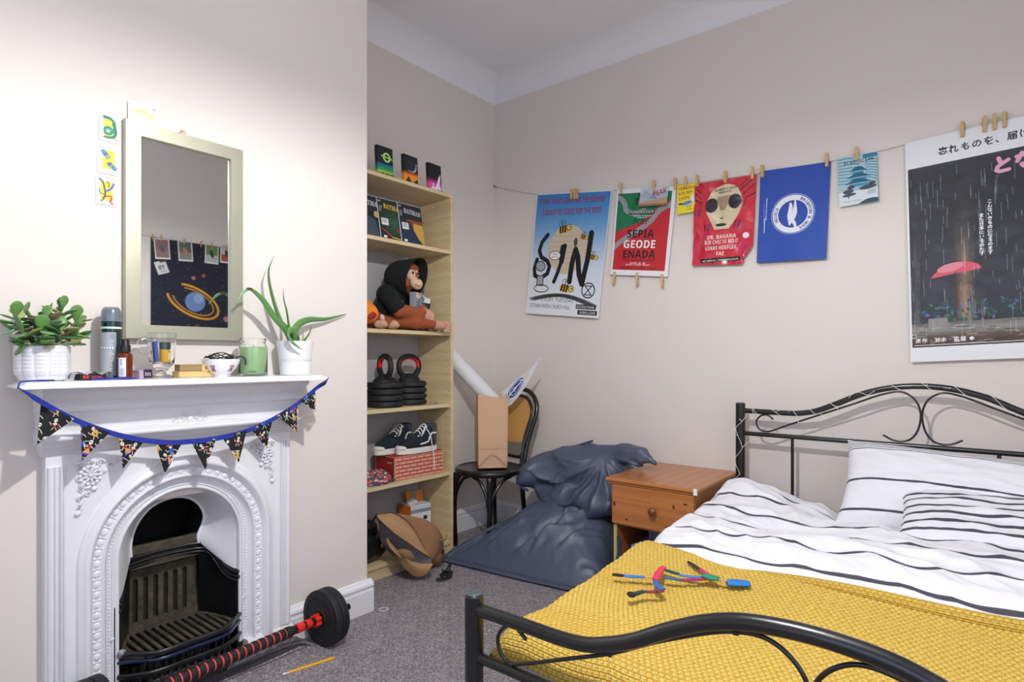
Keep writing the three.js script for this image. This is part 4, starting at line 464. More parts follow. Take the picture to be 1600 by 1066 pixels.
  // comics leaning on the second shelf
  const cov = (k) => (g, w, h) => { const bg = ['#1a1f28', '#1d2a22', '#1b2028'][k]; g.fillStyle = bg; g.fillRect(0, 0, w, h); if (k === 1) { const q = g.createRadialGradient(w * 0.6, h * 0.6, 5, w * 0.6, h * 0.6, w * 0.6); q.addColorStop(0, '#2f5a3c'); q.addColorStop(1, '#1a241f'); g.fillStyle = q; g.fillRect(0, h * 0.25, w, h * 0.75); g.strokeStyle = '#c8363c'; g.lineWidth = 9; g.beginPath(); g.moveTo(w * 0.08, h * 0.78); g.quadraticCurveTo(w * 0.25, h * 0.8, w * 0.45, h * 0.95); g.stroke(); g.strokeStyle = '#d9c23c'; g.beginPath(); g.moveTo(w * 0.45, h * 0.95); g.lineTo(w * 0.9, h * 0.98); g.stroke(); g.fillStyle = '#7a2f3c'; g.beginPath(); g.ellipse(w * 0.75, h * 0.76, w * 0.12, h * 0.04, 0.2, 0, 7); g.fill(); }
    if (k === 2) { g.fillStyle = '#8a4a2a'; g.fillRect(w * 0.3, h * 0.4, w * 0.7, h * 0.2); g.fillStyle = '#c9a040'; g.beginPath(); g.moveTo(w * 0.6, h * 0.48); g.lineTo(w, h * 0.5); g.lineTo(w, h); g.lineTo(w * 0.9, h); g.lineTo(w * 0.55, h * 0.7); g.fill(); g.fillStyle = '#1b3248'; g.beginPath(); g.moveTo(0, h * 0.5); g.lineTo(w * 0.45, h * 0.45); g.lineTo(w * 0.6, h * 0.7); g.lineTo(w * 0.85, h); g.lineTo(0, h); g.fill(); }
    if (k === 0) { g.fillStyle = '#3c4a58'; g.beginPath(); g.moveTo(w * 0.1, h); g.lineTo(w * 0.35, h * 0.5); g.lineTo(w * 0.7, h * 0.6); g.lineTo(w * 0.8, h); g.fill(); g.fillStyle = '#c8a05a'; g.beginPath(); g.ellipse(w * 0.75, h * 0.45, w * 0.09, h * 0.08, 0, 0, 7); g.fill(); }
    g.fillStyle = '#dfe3e6'; g.fillRect(0, 0, w, 4); g.fillRect(0, 0, 4, h); g.font = 'bold 20px sans-serif'; g.fillText('DC', 14, 34); g.save(); g.translate(w * 0.24, h * 0.24); g.rotate(0.06); g.fillStyle = k === 1 ? '#e8c33a' : '#d9dbe0'; g.font = 'bold 42px serif'; g.scale(0.96, 1.35); g.fillText('BATMAN', 0, 0); g.restore(); g.fillStyle = '#cfd3d6'; for (let i = 0; i < 4; i++) g.fillRect(14, 70 + i * 13, 34 - i * 4, 4);
    g.fillStyle = '#e9e6df'; g.fillRect(w * 0.1, h * 0.5, w * 0.27, h * 0.17); g.fillStyle = '#777'; for (let i = 0; i < 4; i++) g.fillRect(w * 0.13, h * (0.525 + i * 0.025), w * 0.19, 4); g.fillStyle = '#c33'; g.fillRect(w * 0.31, h * 0.63, 8, 6); g.fillStyle = '#e9e6df'; g.fillRect(w * 0.12, h * 0.93, w * 0.13, h * 0.06); };
  const cl = ['dark comic with a white title, leftmost of the three leaning on the second shelf', 'green comic with a yellow title, middle of the three leaning on the second shelf', 'blue and gold comic with a pale title, rightmost of the three leaning comics'];
  [[0.225, -0.252], [0.357, -0.248], [0.487, -0.243]].forEach(([x, z], i) => { const [g, m] = litho(0.163, 0.212, cov(i), 0.0035, { roughness: 0.35 }); const c = solo('comic_book', cl[i], 'comic', g.translate(0, 0.106, 0), m, [x, BC.s[4] + 0.0008, z], 0, 'comics on the second shelf'); c.rotation.x = -0.19; });
}
{
  // toy ape in a black hoodie with its legs over the shelf edge
  const Y = BC.s[3], t = thing('plush_ape', 'brown toy ape in a black hooded top seated on the middle shelf', 'toy', [0.46, Y + 0.016, -0.34]); const q = (x, y, z) => [x - 0.46, y - Y, z + 0.34];
  const furT = datatex(256, (x, y) => { const a = F2[((y * 2) & 255) * 256 + ((x * 4) & 255)], b = F1[y * 256 + x], k = 0.6 + a * 0.55 + (b - 0.5) * 0.4; return [clamp(150 * k, 0, 255), clamp(78 * k, 0, 255), clamp(44 * k, 0, 255)]; }, true, 6);
  const fur = M(0x9a5030, 1, { sheen: 0.5, sheenRoughness: 0.6, sheenColor: new THREE.Color(0.6, 0.3, 0.15) }), skin = M(0xc99a80, 0.85), pale = M(0xd8b998, 0.85), cloth = M(0x0d1215, 0.95, { bumpMap: weave, bumpScale: 0.0005 });
  const fuzz = (x, y, z) => 0.0035 * noise(x * 130, y * 130, z * 130), S = (a, ra, b, rb) => [...q(...a), ra, ...q(...b), rb];
  part(t, 'body', blob([S([0.43, 1.3, -0.37], 0.062, [0.46, 1.42, -0.36], 0.055), S([0.46, 1.42, -0.36], 0.05, [0.49, 1.51, -0.33], 0.072), S([0.385, 1.41, -0.33], 0.036, [0.4, 1.33, -0.26], 0.032), S([0.4, 1.33, -0.26], 0.034, [0.52, 1.322, -0.225], 0.03), S([0.545, 1.41, -0.36], 0.034, [0.585, 1.35, -0.29], 0.03), S([0.43, 1.29, -0.31], 0.045, [0.5, 1.275, -0.24], 0.034), S([0.5, 1.275, -0.24], 0.034, [0.595, 1.268, -0.215], 0.027), S([0.5, 1.29, -0.37], 0.04, [0.585, 1.275, -0.31], 0.03), S([0.585, 1.275, -0.31], 0.03, [0.63, 1.275, -0.29], 0.026)], 72, 0.007, fuzz), fur);
  const face = part(t, 'face', blob([S([0.478, 1.525, -0.262], 0.03, [0.505, 1.53, -0.27], 0.03), S([0.5, 1.48, -0.245], 0.028, [0.512, 1.476, -0.245], 0.03)], 48, 0.005), pale);
  part(face, 'brow', blob([S([0.475, 1.565, -0.268], 0.028, [0.53, 1.562, -0.285], 0.022), S([0.49, 1.55, -0.256], 0.011, [0.5, 1.52, -0.238], 0.008), S([0.452, 1.5, -0.265], 0.017, [0.455, 1.47, -0.26], 0.014)], 40, 0.006, fuzz), fur);
  for (const [x, z] of [[0.472, -0.237], [0.512, -0.243]]) { part(face, 'eye_patch', ell(...q(x, 1.529, z), 0.0125, 0.015, 0.006, 14), M(0xdfc4a4, 0.8)); part(face, 'eye', ell(...q(x - 0.001, 1.53, z + 0.006), 0.0075, 0.008, 0.004, 14), M(0x0a0806, 0.08)); }
  part(face, 'mouth', tube([q(0.477, 1.47, -0.218), q(0.497, 1.463, -0.2145), q(0.52, 1.468, -0.2165)], 0.0013, 20, 6), M(0x6b4a3a, 0.9)); 
  for (const x of [0.492, 0.503]) part(face, 'nostril', ell(...q(x, 1.5, -0.218), 0.0018, 0.0025, 0.002, 8), M(0x5a3a2c, 0.9));
  // hooded top: body, sleeves, hood with a deep brim
  part(t, 'hoodie', blob([S([0.42, 1.316, -0.385], 0.07, [0.455, 1.42, -0.365], 0.066), S([0.385, 1.42, -0.335], 0.046, [0.392, 1.345, -0.268], 0.044), S([0.545, 1.415, -0.365], 0.042, [0.57, 1.375, -0.32], 0.038), S([0.4, 1.42, -0.36], 0.05, [0.52, 1.425, -0.37], 0.05)], 64, 0.008), cloth);
  const hc = V(0.486, 1.512, -0.325), fd = V(0.35, 0.0, 0.94).normalize(), rt2 = V(0.94, 0, -0.35).normalize();
  part(t, 'hood', sheet((u, v) => { const a = u * PI * 2, w = lerp(0.12, 1, v), rr = v < 0.62 ? 0.104 * sin((v / 0.62) * PI * 0.5) : lerp(0.104, 0.112, (v - 0.62) / 0.38), dz = v < 0.62 ? -0.1 * cos((v / 0.62) * PI * 0.5) : lerp(0, 0.082 + 0.03 * max(0, sin(a)) - 0.03 * max(0, -sin(a)), (v - 0.62) / 0.38); const wob = 1 + 0.03 * noise(u * 6, v * 4, 2); const p = hc.clone().addScaledVector(rt2, cos(a) * rr * wob).addScaledVector(fd, dz); p.y += sin(a) * rr * wob * 0.92; return q(p.x, p.y, p.z); }, 48, 24, 0.004), cloth);
  part(t, 'chest_print', sheet((u, v) => q(lerp(0.42, 0.45, u), lerp(1.372, 1.386, v), -0.292 + 0.006 * u), 2, 2, 0.0005), M(0xd9dde0, 0.8)); part(t, 'hood_print', sheet((u, v) => q(lerp(0.475, 0.53, u), 1.612 - 0.01 * u + 0.004 * v, lerp(-0.3, -0.292, v)), 4, 2, 0.0006), M(0xe5e8ea, 0.8));
  // hands and feet with separate fingers and toes
  const digits = (c, dir, up, n, L, r) => { const o = [], d = V(...dir).normalize(), w = V(...up).normalize(); for (let i = 0; i < n; i++) { const s = (i - (n - 1) / 2) * r * 1.75, b = V(...c).addScaledVector(w, s), k = L * [0.85, 1, 0.95, 0.78][i % 4]; o.push(S(b.toArray(), r, b.clone().addScaledVector(d, k * 0.6).toArray(), r * 0.95), S(b.clone().addScaledVector(d, k * 0.6).toArray(), r * 0.95, b.clone().addScaledVector(d, k).add(V(-0.004, -0.005, 0.002)).toArray(), r * 0.85)); } return o; };
  part(t, 'hand', blob([S([0.53, 1.318, -0.22], 0.022, [0.55, 1.305, -0.215], 0.02), ...digits([0.562, 1.308, -0.208], [0.8, -0.35, 0.1], [0.25, 0.9, 0.1], 4, 0.036, 0.0075), S([0.545, 1.325, -0.21], 0.009, [0.575, 1.34, -0.215], 0.007)], 56, 0.003), skin);
  part(t, 'hand', blob([S([0.585, 1.345, -0.28], 0.02, [0.578, 1.33, -0.25], 0.019), ...digits([0.585, 1.325, -0.238], [-0.2, -0.3, 0.7], [0.8, 0.5, 0.1], 4, 0.026, 0.0075), S([0.565, 1.345, -0.245], 0.008, [0.555, 1.34, -0.235], 0.007)], 56, 0.003), skin);
  part(t, 'foot', blob([S([0.61, 1.266, -0.212], 0.027, [0.65, 1.262, -0.205], 0.025), ...digits([0.672, 1.255, -0.197], [0.9, 0.05, 0.2], [0, 1, 0.12], 4, 0.034, 0.009), S([0.655, 1.282, -0.205], 0.009, [0.7, 1.287, -0.2], 0.0075)], 56, 0.003), skin);
  part(t, 'foot', blob([S([0.63, 1.27, -0.292], 0.023, [0.65, 1.272, -0.288], 0.021), ...digits([0.668, 1.268, -0.284], [0.9, 0, 0.2], [0, 1, 0.1], 4, 0.026, 0.008)], 48, 0.003), skin);
  // carton held in its arms
  const [bg, bmat] = litho(0.085, 0.1, (g, w, h) => { g.fillStyle = '#8d9499'; g.fillRect(0, 0, w, h); g.fillStyle = '#d9c49a'; g.fillRect(w * 0.2, 0, w * 0.5, h * 0.3); g.fillStyle = '#7b3c28'; g.fillRect(w * 0.5, 0, w * 0.12, h * 0.12); g.fillStyle = '#5f7f92'; g.fillRect(w * 0.2, h * 0.45, w * 0.4, h * 0.3); g.strokeStyle = '#17191c'; g.lineWidth = 7; g.beginPath(); g.moveTo(w * 0.5, h * 0.8); g.quadraticCurveTo(w * 0.52, h * 0.2, w, h * 0.25); g.stroke(); g.fillStyle = '#3d6a48'; g.beginPath(); g.moveTo(w * 0.75, h * 0.6); g.lineTo(w * 0.95, h * 0.3); g.lineTo(w, h * 0.6); g.fill(); g.fillStyle = '#b8322c'; g.fillRect(w * 0.45, h * 0.68, w * 0.5, h * 0.32); g.fillStyle = '#f0efe9'; g.fillRect(w * 0.56, h * 0.76, w * 0.3, h * 0.24); g.fillStyle = '#333'; g.font = 'bold 22px sans-serif'; g.fillText('F', w * 0.64, h * 0.95); }, 0.03);
  const hb = solo('held_carton', 'small printed carton held in the arms of the toy ape', 'box', bg.translate(0, 0.05, 0), bmat, [0.512, 1.347, -0.25], 0.28);
}
{
  const Y = BC.s[3], t = thing('gadget_box', 'opened black and white gadget box leaning behind the toy ape', 'box', [0.672, Y + 0.003, -0.4], -0.12); const [g, m] = litho(0.105, 0.165, (g, w, h) => { g.fillStyle = '#22262b'; g.fillRect(0, 0, w, h); g.fillStyle = '#c9ced4'; for (const [x, y, l] of [[0.08, 0.12, 0.2], [0.2, 0.25, 0.3], [0.55, 0.52, 0.3], [0.5, 0.75, 0.3], [0.5, 0.85, 0.32], [0.45, 0.93, 0.3]]) g.fillRect(w * x, h * y, w * l, 5); g.fillStyle = '#8e8cc0'; g.beginPath(); g.ellipse(w * 0.76, h * 0.3, w * 0.14, h * 0.11, 0, 0, 7); g.fill(); g.fillStyle = '#111418'; g.beginPath(); g.ellipse(w * 0.74, h * 0.29, w * 0.09, h * 0.07, 0, 0, 7); g.fill(); }, 0.045);
  const p = part(t, 'box', g.translate(0, 0.0825, 0), m); p.rotation.z = -0.1; p.position.set(-0.01, 0.006, 0); part(t, 'white_sleeve', B(0.107, 0.03, 0.047, 0.003, 0.181, 0, 0.002, 0, 0, -0.1), M(0xeef0f4, 0.5)); part(t, 'open_flap', B(0.07, 0.003, 0.05, 0.0, 0.212, -0.008, 0.001, 0.5, 0, -0.1), M(0xe6e9ee, 0.5)); part(t, 'blue_stripe', B(0.06, 0.022, 0.0472, -0.015, 0.184, 0.001, 0.001, 0, 0, -0.1), M(0x4c7cc4, 0.5));
  const o = thing('plush_creature', 'orange toy animal with an open red mouth at the left of the middle shelf', 'toy', [0.2, Y, -0.3]); const S = (a, ra, b, rb) => [...a, ra, ...b, rb], fz = (x, y, z) => 0.004 * noise(x * 90, y * 90, z * 90);
  part(o, 'head', blob([S([-0.02, 0.085, 0.01], 0.055, [0.025, 0.075, 0.02], 0.048), S([0.0, 0.12, 0], 0.03, [0.03, 0.125, 0.0], 0.02)], 44, 0.01, fz), M(0xf08a2c, 1, { sheen: 0.5 })); part(o, 'mane', blob([S([0.0, 0.1, -0.03], 0.06, [0.05, 0.09, -0.03], 0.045), S([0.07, 0.06, -0.02], 0.045, [0.12, 0.04, -0.02], 0.035)], 44, 0.01, fz), M(0x8a4424, 1)); part(o, 'mouth', ell(0.012, 0.062, 0.0655, 0.026, 0.017, 0.008, 16, 0, 0, 0.5), M(0xa01826, 0.6));
  for (const [x, y, z] of [[0.075, 0.025, 0.05], [0.15, 0.025, 0.05]]) part(o, 'paw', blob([S([x, y, z - 0.02], 0.02, [x + 0.012, y, z], 0.023), S([x + 0.02, y - 0.004, z + 0.014], 0.009, [x + 0.022, y - 0.004, z + 0.016], 0.009), S([x + 0.006, y - 0.004, z + 0.02], 0.009, [x + 0.008, y - 0.004, z + 0.022], 0.009)], 36, 0.003), M(0xcaa286, 0.9)); part(o, 'leg', blob([S([0.1, 0.05, 0.0], 0.035, [0.16, 0.03, 0.03], 0.026)], 36, 0.006, fz), M(0x8e4a28, 1)); part(o, 'bow', ell(0.098, 0.058, 0.036, 0.014, 0.018, 0.006, 10, 0, 0, 0.4), M(0xd9b9b0, 0.8));
  const r = thing('white_tube', 'short white plastic tube leaning up behind the orange toy', 'tube', [0.2, Y, -0.43]); part(r, 'barrel', bar([-0.12, 0.025, 0.02], [0.08, 0.182, 0.02], 0.018, 24), M(0xe4e8f0, 0.4)); part(r, 'end_cap', ell(0.08, 0.182, 0.02, 0.018, 0.018, 0.018), M(0xf2f4f8, 0.4));
}
{
  // two stacks of weight plates topped by grip handles
  const Y = BC.s[2]; const make = (name, label, p, ry) => { const t = thing(name, label, 'kettlebell', p, ry, 'adjustable kettlebells'); for (let i = 0; i < 4; i++) part(t, 'weight_plate', [lathe([[0, 0.001], [0.086, 0.001], [0.091, 0.005], [0.0915, 0.014], [0.0895, 0.016], [0.0915, 0.018], [0.091, 0.027], [0.086, 0.031], [0, 0.031]], 48).translate(0, i * 0.0325, 0), ell(0.035, 0.016 + i * 0.0325, 0.083, 0.014, 0.012, 0.008, 12)], rubber);
    const hp = []; for (let i = 0; i <= 12; i++) { const a = PI * (i / 12); hp.push([-0.082 * cos(a) * (1 - 0.12 * sin(a)), 0.208 + 0.056 * pow(sin(a), 0.6), 0]); } const grip = [[-0.045, 0.14, 0], [-0.055, 0.162, 0], [-0.08, 0.195, 0], ...hp.slice(1, -1), [0.08, 0.195, 0], [0.055, 0.162, 0], [0.045, 0.14, 0]];
    part(t, 'handle', taper(grip, [0.017, 0.015, 0.0145, 0.0145, 0.0145, 0.0145, 0.0145, 0.015, 0.017], 12, 90), rubber); part(t, 'red_grip', taper(hp.map((h) => [h[0] * 0.93, h[1] - 0.0055, h[2]]), [0.0115, 0.0115], 10, 50), redPlastic); part(t, 'neck', [lathe([[0.062, 0.13], [0.06, 0.14], [0.04, 0.155], [0.025, 0.17], [0, 0.172]], 32), B(0.1, 0.024, 0.03, 0, 0.15, 0, 0.01)], rubber); return t; };
  make('kettlebell', 'black adjustable kettlebell with a red grip seen edge-on, left on its shelf', [0.372, Y, -0.335], 1.25);
  make('kettlebell', 'black adjustable kettlebell with a red grip seen broadside, right on its shelf', [0.568, Y, -0.372], 0.12);
  const w = thing('sweet_wrapper', 'small crumpled multicoloured wrapper near the shelf edge beside the kettlebells', 'wrapper', [0.69, Y, -0.3], 0.2); part(w, 'wrapper', sheet((u, v) => [lerp(-0.03, 0.03, u), 0.004 + 0.011 * abs(noise(u * 6, v * 5, 1)) + 0.004 * sin(v * PI), lerp(-0.012, 0.012, v)], 16, 8, 0.0006), M(0xd9d3da, 0.3, { metalness: 0.2 })); part(w, 'print', [B(0.016, 0.011, 0.012, -0.008, 0.0085, 0.002, 0.003, 0, 0.3, 0.1), B(0.008, 0.01, 0.012, 0.014, 0.008, 0, 0.003)], M(0xa8402c, 0.4)); part(w, 'torn_end', B(0.018, 0.003, 0.012, 0.044, 0.003, 0, 0.001, 0, 0.3, 0.05), M(0xe6dcc0, 0.5));
}
{
  // shoebox with a pair of high-top trainers on it
  const Y = BC.s[1], A = V(0.39, Y, -0.262), t = thing('shoe_box', 'red shoebox printed with rows of white lettering on the lower shelf', 'box', [0.552, Y + 0.0008, -0.345], -0.05); const L = 0.33, H = 0.125, D = 0.165;
  const redT = tex(1024, 400, (g, w, h) => { g.fillStyle = '#c9a277'; g.fillRect(0, 0, w, h); g.fillStyle = '#c4533a'; g.fillRect(14, 14, w - 28, h - 28); g.save(); g.beginPath(); g.rect(14, 14, w - 28, h - 28); g.clip(); for (let r = 0; r < 6; r++) for (let c = -1; c < 8; c++) { const x = c * 150 + (r % 2) * 75, y = 18 + r * 66; g.fillStyle = '#f0d9c4'; g.font = 'bold 54px sans-serif'; g.fillText('VANS', x + 4, y + 52); g.fillStyle = '#8a2418'; g.fillRect(x, y + 58, 150, 5); g.fillRect(x + 145, y, 5, 60); } g.restore(); });
  const endT = tex(512, 400, (g, w, h) => { g.fillStyle = '#c9a277'; g.fillRect(0, 0, w, h); g.fillStyle = '#9c1a22'; g.fillRect(14, 14, w - 28, h - 20); g.fillStyle = '#0d0d0d'; g.beginPath(); g.ellipse(w * 0.5, 22, 34, 16, 0, 0, 7); g.fill(); g.fillStyle = '#e3b9a4'; g.font = 'bold 52px sans-serif'; g.fillText('VANS', w * 0.62, h * 0.32); g.strokeStyle = '#5c0d12'; g.lineWidth = 5; g.beginPath(); g.moveTo(14, 90); g.lineTo(w - 20, h * 0.95); g.stroke(); });
  part(t, 'carton', B(L, H - 0.012, D, 0, (H - 0.012) / 2, 0, 0.002), M(0xc79f74, 0.75)); part(t, 'lid', B(L + 0.002, 0.013, D + 0.002, 0, H - 0.0065, 0, 0.002), M(0xa31c26, 0.7));
  part(t, 'printed_side', sheet((u, v) => [lerp(-L / 2 + 0.001, L / 2 - 0.001, u), lerp(0.002, H - 0.002, v), D / 2 + 0.0018], 1, 1, 0.0006), M(0xffffff, 0.7, { map: redT })); part(t, 'printed_end', sheet((u, v) => [-L / 2 - 0.0018, lerp(0.002, H - 0.002, v), lerp(-D / 2 + 0.001, D / 2 - 0.001, u)], 1, 1, 0.0006, 1, 1), M(0xffffff, 0.7, { map: endT }));
  const canvas = M(0x18222c, 0.95, { bumpMap: weave, bumpScale: 0.0006 }), suede = M(0x4c4c58, 0.95), white = M(0xe9e7e0, 0.6), lace = M(0xf4f4f2, 0.8);
  const shoe = (label, p, ry) => { const o = thing('high_top_trainer', label, 'shoe', p, ry, 'high-top trainers on the shoebox');   // toe towards -x
    const foot = (s) => { const c = []; for (let i = 0; i <= 36; i++) { const a = (i / 36) * PI * 2, x = cos(a), y = sin(a); c.push([x * 0.132 * s + 0.0, y * (0.045 + 0.006 * (x < 0 ? -x : 0) - 0.006 * (1 - x * x) * 0.6) * s]); } return c; };
    const so = ext(foot(1), 0.024, 0.003); so.rotateX(-PI / 2); so.translate(0, 0.004, 0); part(o, 'sole', so, white); const st = ext(foot(1.012), 0.004, 0.001); st.rotateX(-PI / 2); st.translate(0, 0.016, 0); part(o, 'sole_stripe', st, M(0x2a3038, 0.6)); const tr = ext(foot(0.99), 0.003, 0.001); tr.rotateX(-PI / 2); tr.translate(0, 0.001, 0); part(o, 'tread', tr, M(0x1a1614, 0.8));
    part(o, 'upper', blob([[-0.092, 0.036, 0, 0.034, -0.02, 0.05, 0, 0.036], [-0.02, 0.05, 0, 0.036, 0.08, 0.05, 0, 0.038], [0.06, 0.06, 0, 0.036, 0.085, 0.13, 0, 0.036], [-0.02, 0.055, 0, 0.03, 0.055, 0.11, 0, 0.03]], 52, 0.01, (x, y, z) => (y > 0.142 ? (y - 0.142) * 2 : 0) + (y < 0.028 ? (0.028 - y) * 2 : 0)), canvas);
    part(o, 'ankle_panel', blob([[0.085, 0.05, 0, 0.0395, 0.092, 0.12, 0, 0.036]], 40, 0.006, (x, y, z) => max(0, 0.075 - x) * 1.2 + max(0, y - 0.136) * 2 + max(0, 0.03 - y) * 2), suede, 'grey-purple suede heel panel');
    const cuff = []; for (let k = 0; k < 4; k++) cuff.push(new THREE.TorusGeometry(0.0355, 0.005, 8, 28).rotateX(PI / 2).translate(0.088, 0.112 + k * 0.011, 0)); part(o, 'padded_collar', cuff, suede);
    for (const s of [-1, 1]) part(o, 'side_stripe', taper([[0.1, 0.1, s * 0.041], [0.07, 0.1, s * 0.041], [0.055, 0.085, s * 0.042], [0.045, 0.06, s * 0.042], [0.0, 0.05, s * 0.044], [-0.02, 0.05, s * 0.044]], [0.005, 0.006, 0.006, 0.005, 0.004], 6, 40, 0.3, [0, 0, 1].map((v, i) => (i === 1 ? 1 : 0))), white);
    const lc = []; for (let k = 0; k < 6; k++) { const f = k / 5, x = lerp(-0.03, 0.042, f), y = lerp(0.083, 0.14, f); lc.push(tube([[x, y - 0.006, -0.028], [x + 0.008, y + 0.007, 0], [x + 0.004, y - 0.004, 0.028]], 0.0028, 14, 6), tube([[x, y - 0.006, 0.028], [x + 0.01, y + 0.009, 0], [x + 0.004, y - 0.004, -0.028]], 0.0028, 14, 6)); }
    lc.push(tube([[0.045, 0.142, 0.01], [0.02, 0.135, 0.04], [-0.005, 0.1, 0.05], [-0.01, 0.09, 0.046], [0.01, 0.11, 0.045], [0.03, 0.14, 0.03]], 0.0026, 40, 6)); part(o, 'laces', lc, lace); part(o, 'toe_cap', ell(-0.105, 0.034, 0, 0.03, 0.018, 0.036, 16), white);
    part(o, 'eyelet', [0, 1, 2, 3].map((k) => ell(lerp(-0.03, 0.03, k / 3), lerp(0.078, 0.12, k / 3), 0.031, 0.003, 0.003, 0.002, 8)), M(0xd8d8cc, 0.3, { metalness: 0.6 })); return o; };
  const s1 = shoe('black high-top trainer with a grey heel and loose laces, nearer on the shoebox', [0.56, Y + H + 0.0016, -0.298], -0.06);
  copy(s1, 'black high-top trainer with pale laces, farther back on the shoebox', [0.475, Y + H + 0.0016, -0.392], 0.1);
  part(s1, 'loose_lace', tube([[0.03, 0.14, 0.03], [0.05, 0.09, 0.052], [0.055, 0.04, 0.06], [0.06, -0.0, 0.064], [0.062, -0.06, 0.07], [0.058, -0.09, 0.072]], 0.0026, 40, 6), lace);
  const c = thing('floral_cap', 'crumpled grey fabric cap with red flowers in front of the shoebox', 'cap', [0.29, Y, -0.31]); const flT = tex(256, 256, (g) => { g.fillStyle = '#4b5558'; g.fillRect(0, 0, 256, 256); const r = rng(3); for (let i = 0; i < 26; i++) { const x = r() * 256, y = r() * 256, s = 9 + r() * 12; for (let k = 0; k < 5; k++) { g.fillStyle = ['#c22a3a', '#e0505e', '#f2b8bd'][i % 3]; g.beginPath(); g.arc(x + s * cos(k * 1.26), y + s * sin(k * 1.26), s * 0.6, 0, 7); g.fill(); } g.fillStyle = '#f3e6e0'; g.beginPath(); g.arc(x, y, s * 0.4, 0, 7); g.fill(); } for (let i = 0; i < 18; i++) { g.fillStyle = '#23302c'; g.beginPath(); g.ellipse(r() * 256, r() * 256, 14, 6, r() * 3, 0, 7); g.fill(); } }, true, [2, 2]);
  part(c, 'crown', grid((u, v) => { const a = u * PI * 2, k = v * PI * 0.5, r = 0.088 * sin(k) + 0.004 * noise(u * 10, v * 5), fold = 0.012 * ridge(cos(a) * 2.2, sin(a) * 2.2 + v * 2, 4) * sin(k * 2); return [r * cos(a) * 1.05, 0.062 * cos(k) * (1 + 0.25 * noise(cos(a) * 2, sin(a) * 2)) + fold * 0.8 + 0.001, r * sin(a) * 0.72]; }, 60, 24, 2, 1, true), M(0xffffff, 0.9, { map: flT })); part(c, 'peak', sheet((u, v) => [lerp(0.02, 0.1, u), 0.008 + 0.012 * sin(v * PI) * (1 - u * 0.4), lerp(-0.05, 0.055, v) * (1 - 0.25 * u)], 8, 12, 0.003), M(0x3f484c, 0.9)); part(c, 'label', B(0.03, 0.012, 0.002, -0.005, 0.058, 0.02, 0.0005, -0.9), M(0xe6e8ea, 0.8));
}
{
  // bottom of the bookcase
  const Y = BC.s[0]; const t = thing('leather_bag', 'slumped black leather bag with brass fittings in the bottom of the bookcase', 'bag', [0.2, Y, -0.35]); const lm = M(0x0c1011, 0.34, { clearcoat: 0.25, clearcoatRoughness: 0.4, bumpMap: plasterBump, bumpScale: 0.003 });
  part(t, 'body', blob([[-0.06, 0.07, 0.02, 0.075, 0.08, 0.07, 0.03, 0.072], [-0.06, 0.16, 0.0, 0.06, 0.06, 0.16, 0.02, 0.05], [-0.08, 0.24, -0.02, 0.045, -0.01, 0.26, 0.0, 0.035], [-0.02, 0.3, 0, 0.03, 0.045, 0.32, 0, 0.018]], 60, 0.014, (x, y, z) => 0.007 * ridge(x * 14, y * 12, z * 14) + max(0, 0.002 - y) * 3), lm); part(t, 'handle', [tube([[0.04, 0.2, 0.07], [0.07, 0.24, 0.09], [0.1, 0.2, 0.1], [0.09, 0.14, 0.105]], 0.006, 30, 8)], lm);
  const br = M(0xd8c48a, 0.25, { metalness: 0.8 }); part(t, 'buckle', [new THREE.TorusGeometry(0.012, 0.0035, 8, 20).rotateX(0.2).translate(0.085, 0.09, 0.108), ell(0.085, 0.09, 0.109, 0.007, 0.007, 0.004, 12)], br); part(t, 'ring', [new THREE.TorusGeometry(0.009, 0.002, 8, 18).translate(0.085, 0.15, 0.09), new THREE.TorusGeometry(0.009, 0.002, 8, 18).translate(0.09, 0.125, 0.1)], br);
  const o = thing('snack_box', 'torn-open orange and white cardboard box behind the brown backpack', 'box', [0.615, Y, -0.4], -0.15); const [g, m] = litho(0.13, 0.21, (g, w, h) => { g.fillStyle = '#e9e9ec'; g.fillRect(0, 0, w, h); g.fillStyle = '#8d939a'; g.fillRect(0, h * 0.1, w, h * 0.1); g.fillStyle = '#c9ccd0'; g.fillRect(0, h * 0.04, w, 8); g.fillStyle = '#8a8a8a'; for (let i = 0; i < 8; i++) g.fillRect(w * 0.1, h * (0.42 + i * 0.05), w * (0.5 + 0.3 * ((i * 7) % 3) / 3), 5); g.fillStyle = '#2a2a2a'; g.fillRect(w * 0.4, h * 0.34, 18, 24); g.fillRect(w * 0.62, h * 0.3, 40, 34); }, 0.12);
  part(o, 'carton', g.translate(0.02, 0.105, 0), m); part(o, 'orange_side', B(0.004, 0.21, 0.118, -0.0475, 0.105, 0, 0.001), M(0xe87a22, 0.6)); part(o, 'picture', [B(0.003, 0.09, 0.06, -0.0505, 0.07, 0.01, 0.001)], M(0x2b2140, 0.6)); part(o, 'open_flap', B(0.11, 0.07, 0.004, 0.035, 0.238, -0.03, 0.001, -0.25, 0, -0.05), M(0xe58426, 0.6)); part(o, 'flap_stripe', B(0.03, 0.07, 0.005, 0.03, 0.238, -0.0295, 0.001, -0.25, 0, -0.05), M(0x8f8d92, 0.6)); part(o, 'torn_flap', B(0.05, 0.003, 0.05, -0.01, 0.222, 0.02, 0.001, 0.4, 0.3, 0.4), M(0xd9d5d0, 0.7));
}
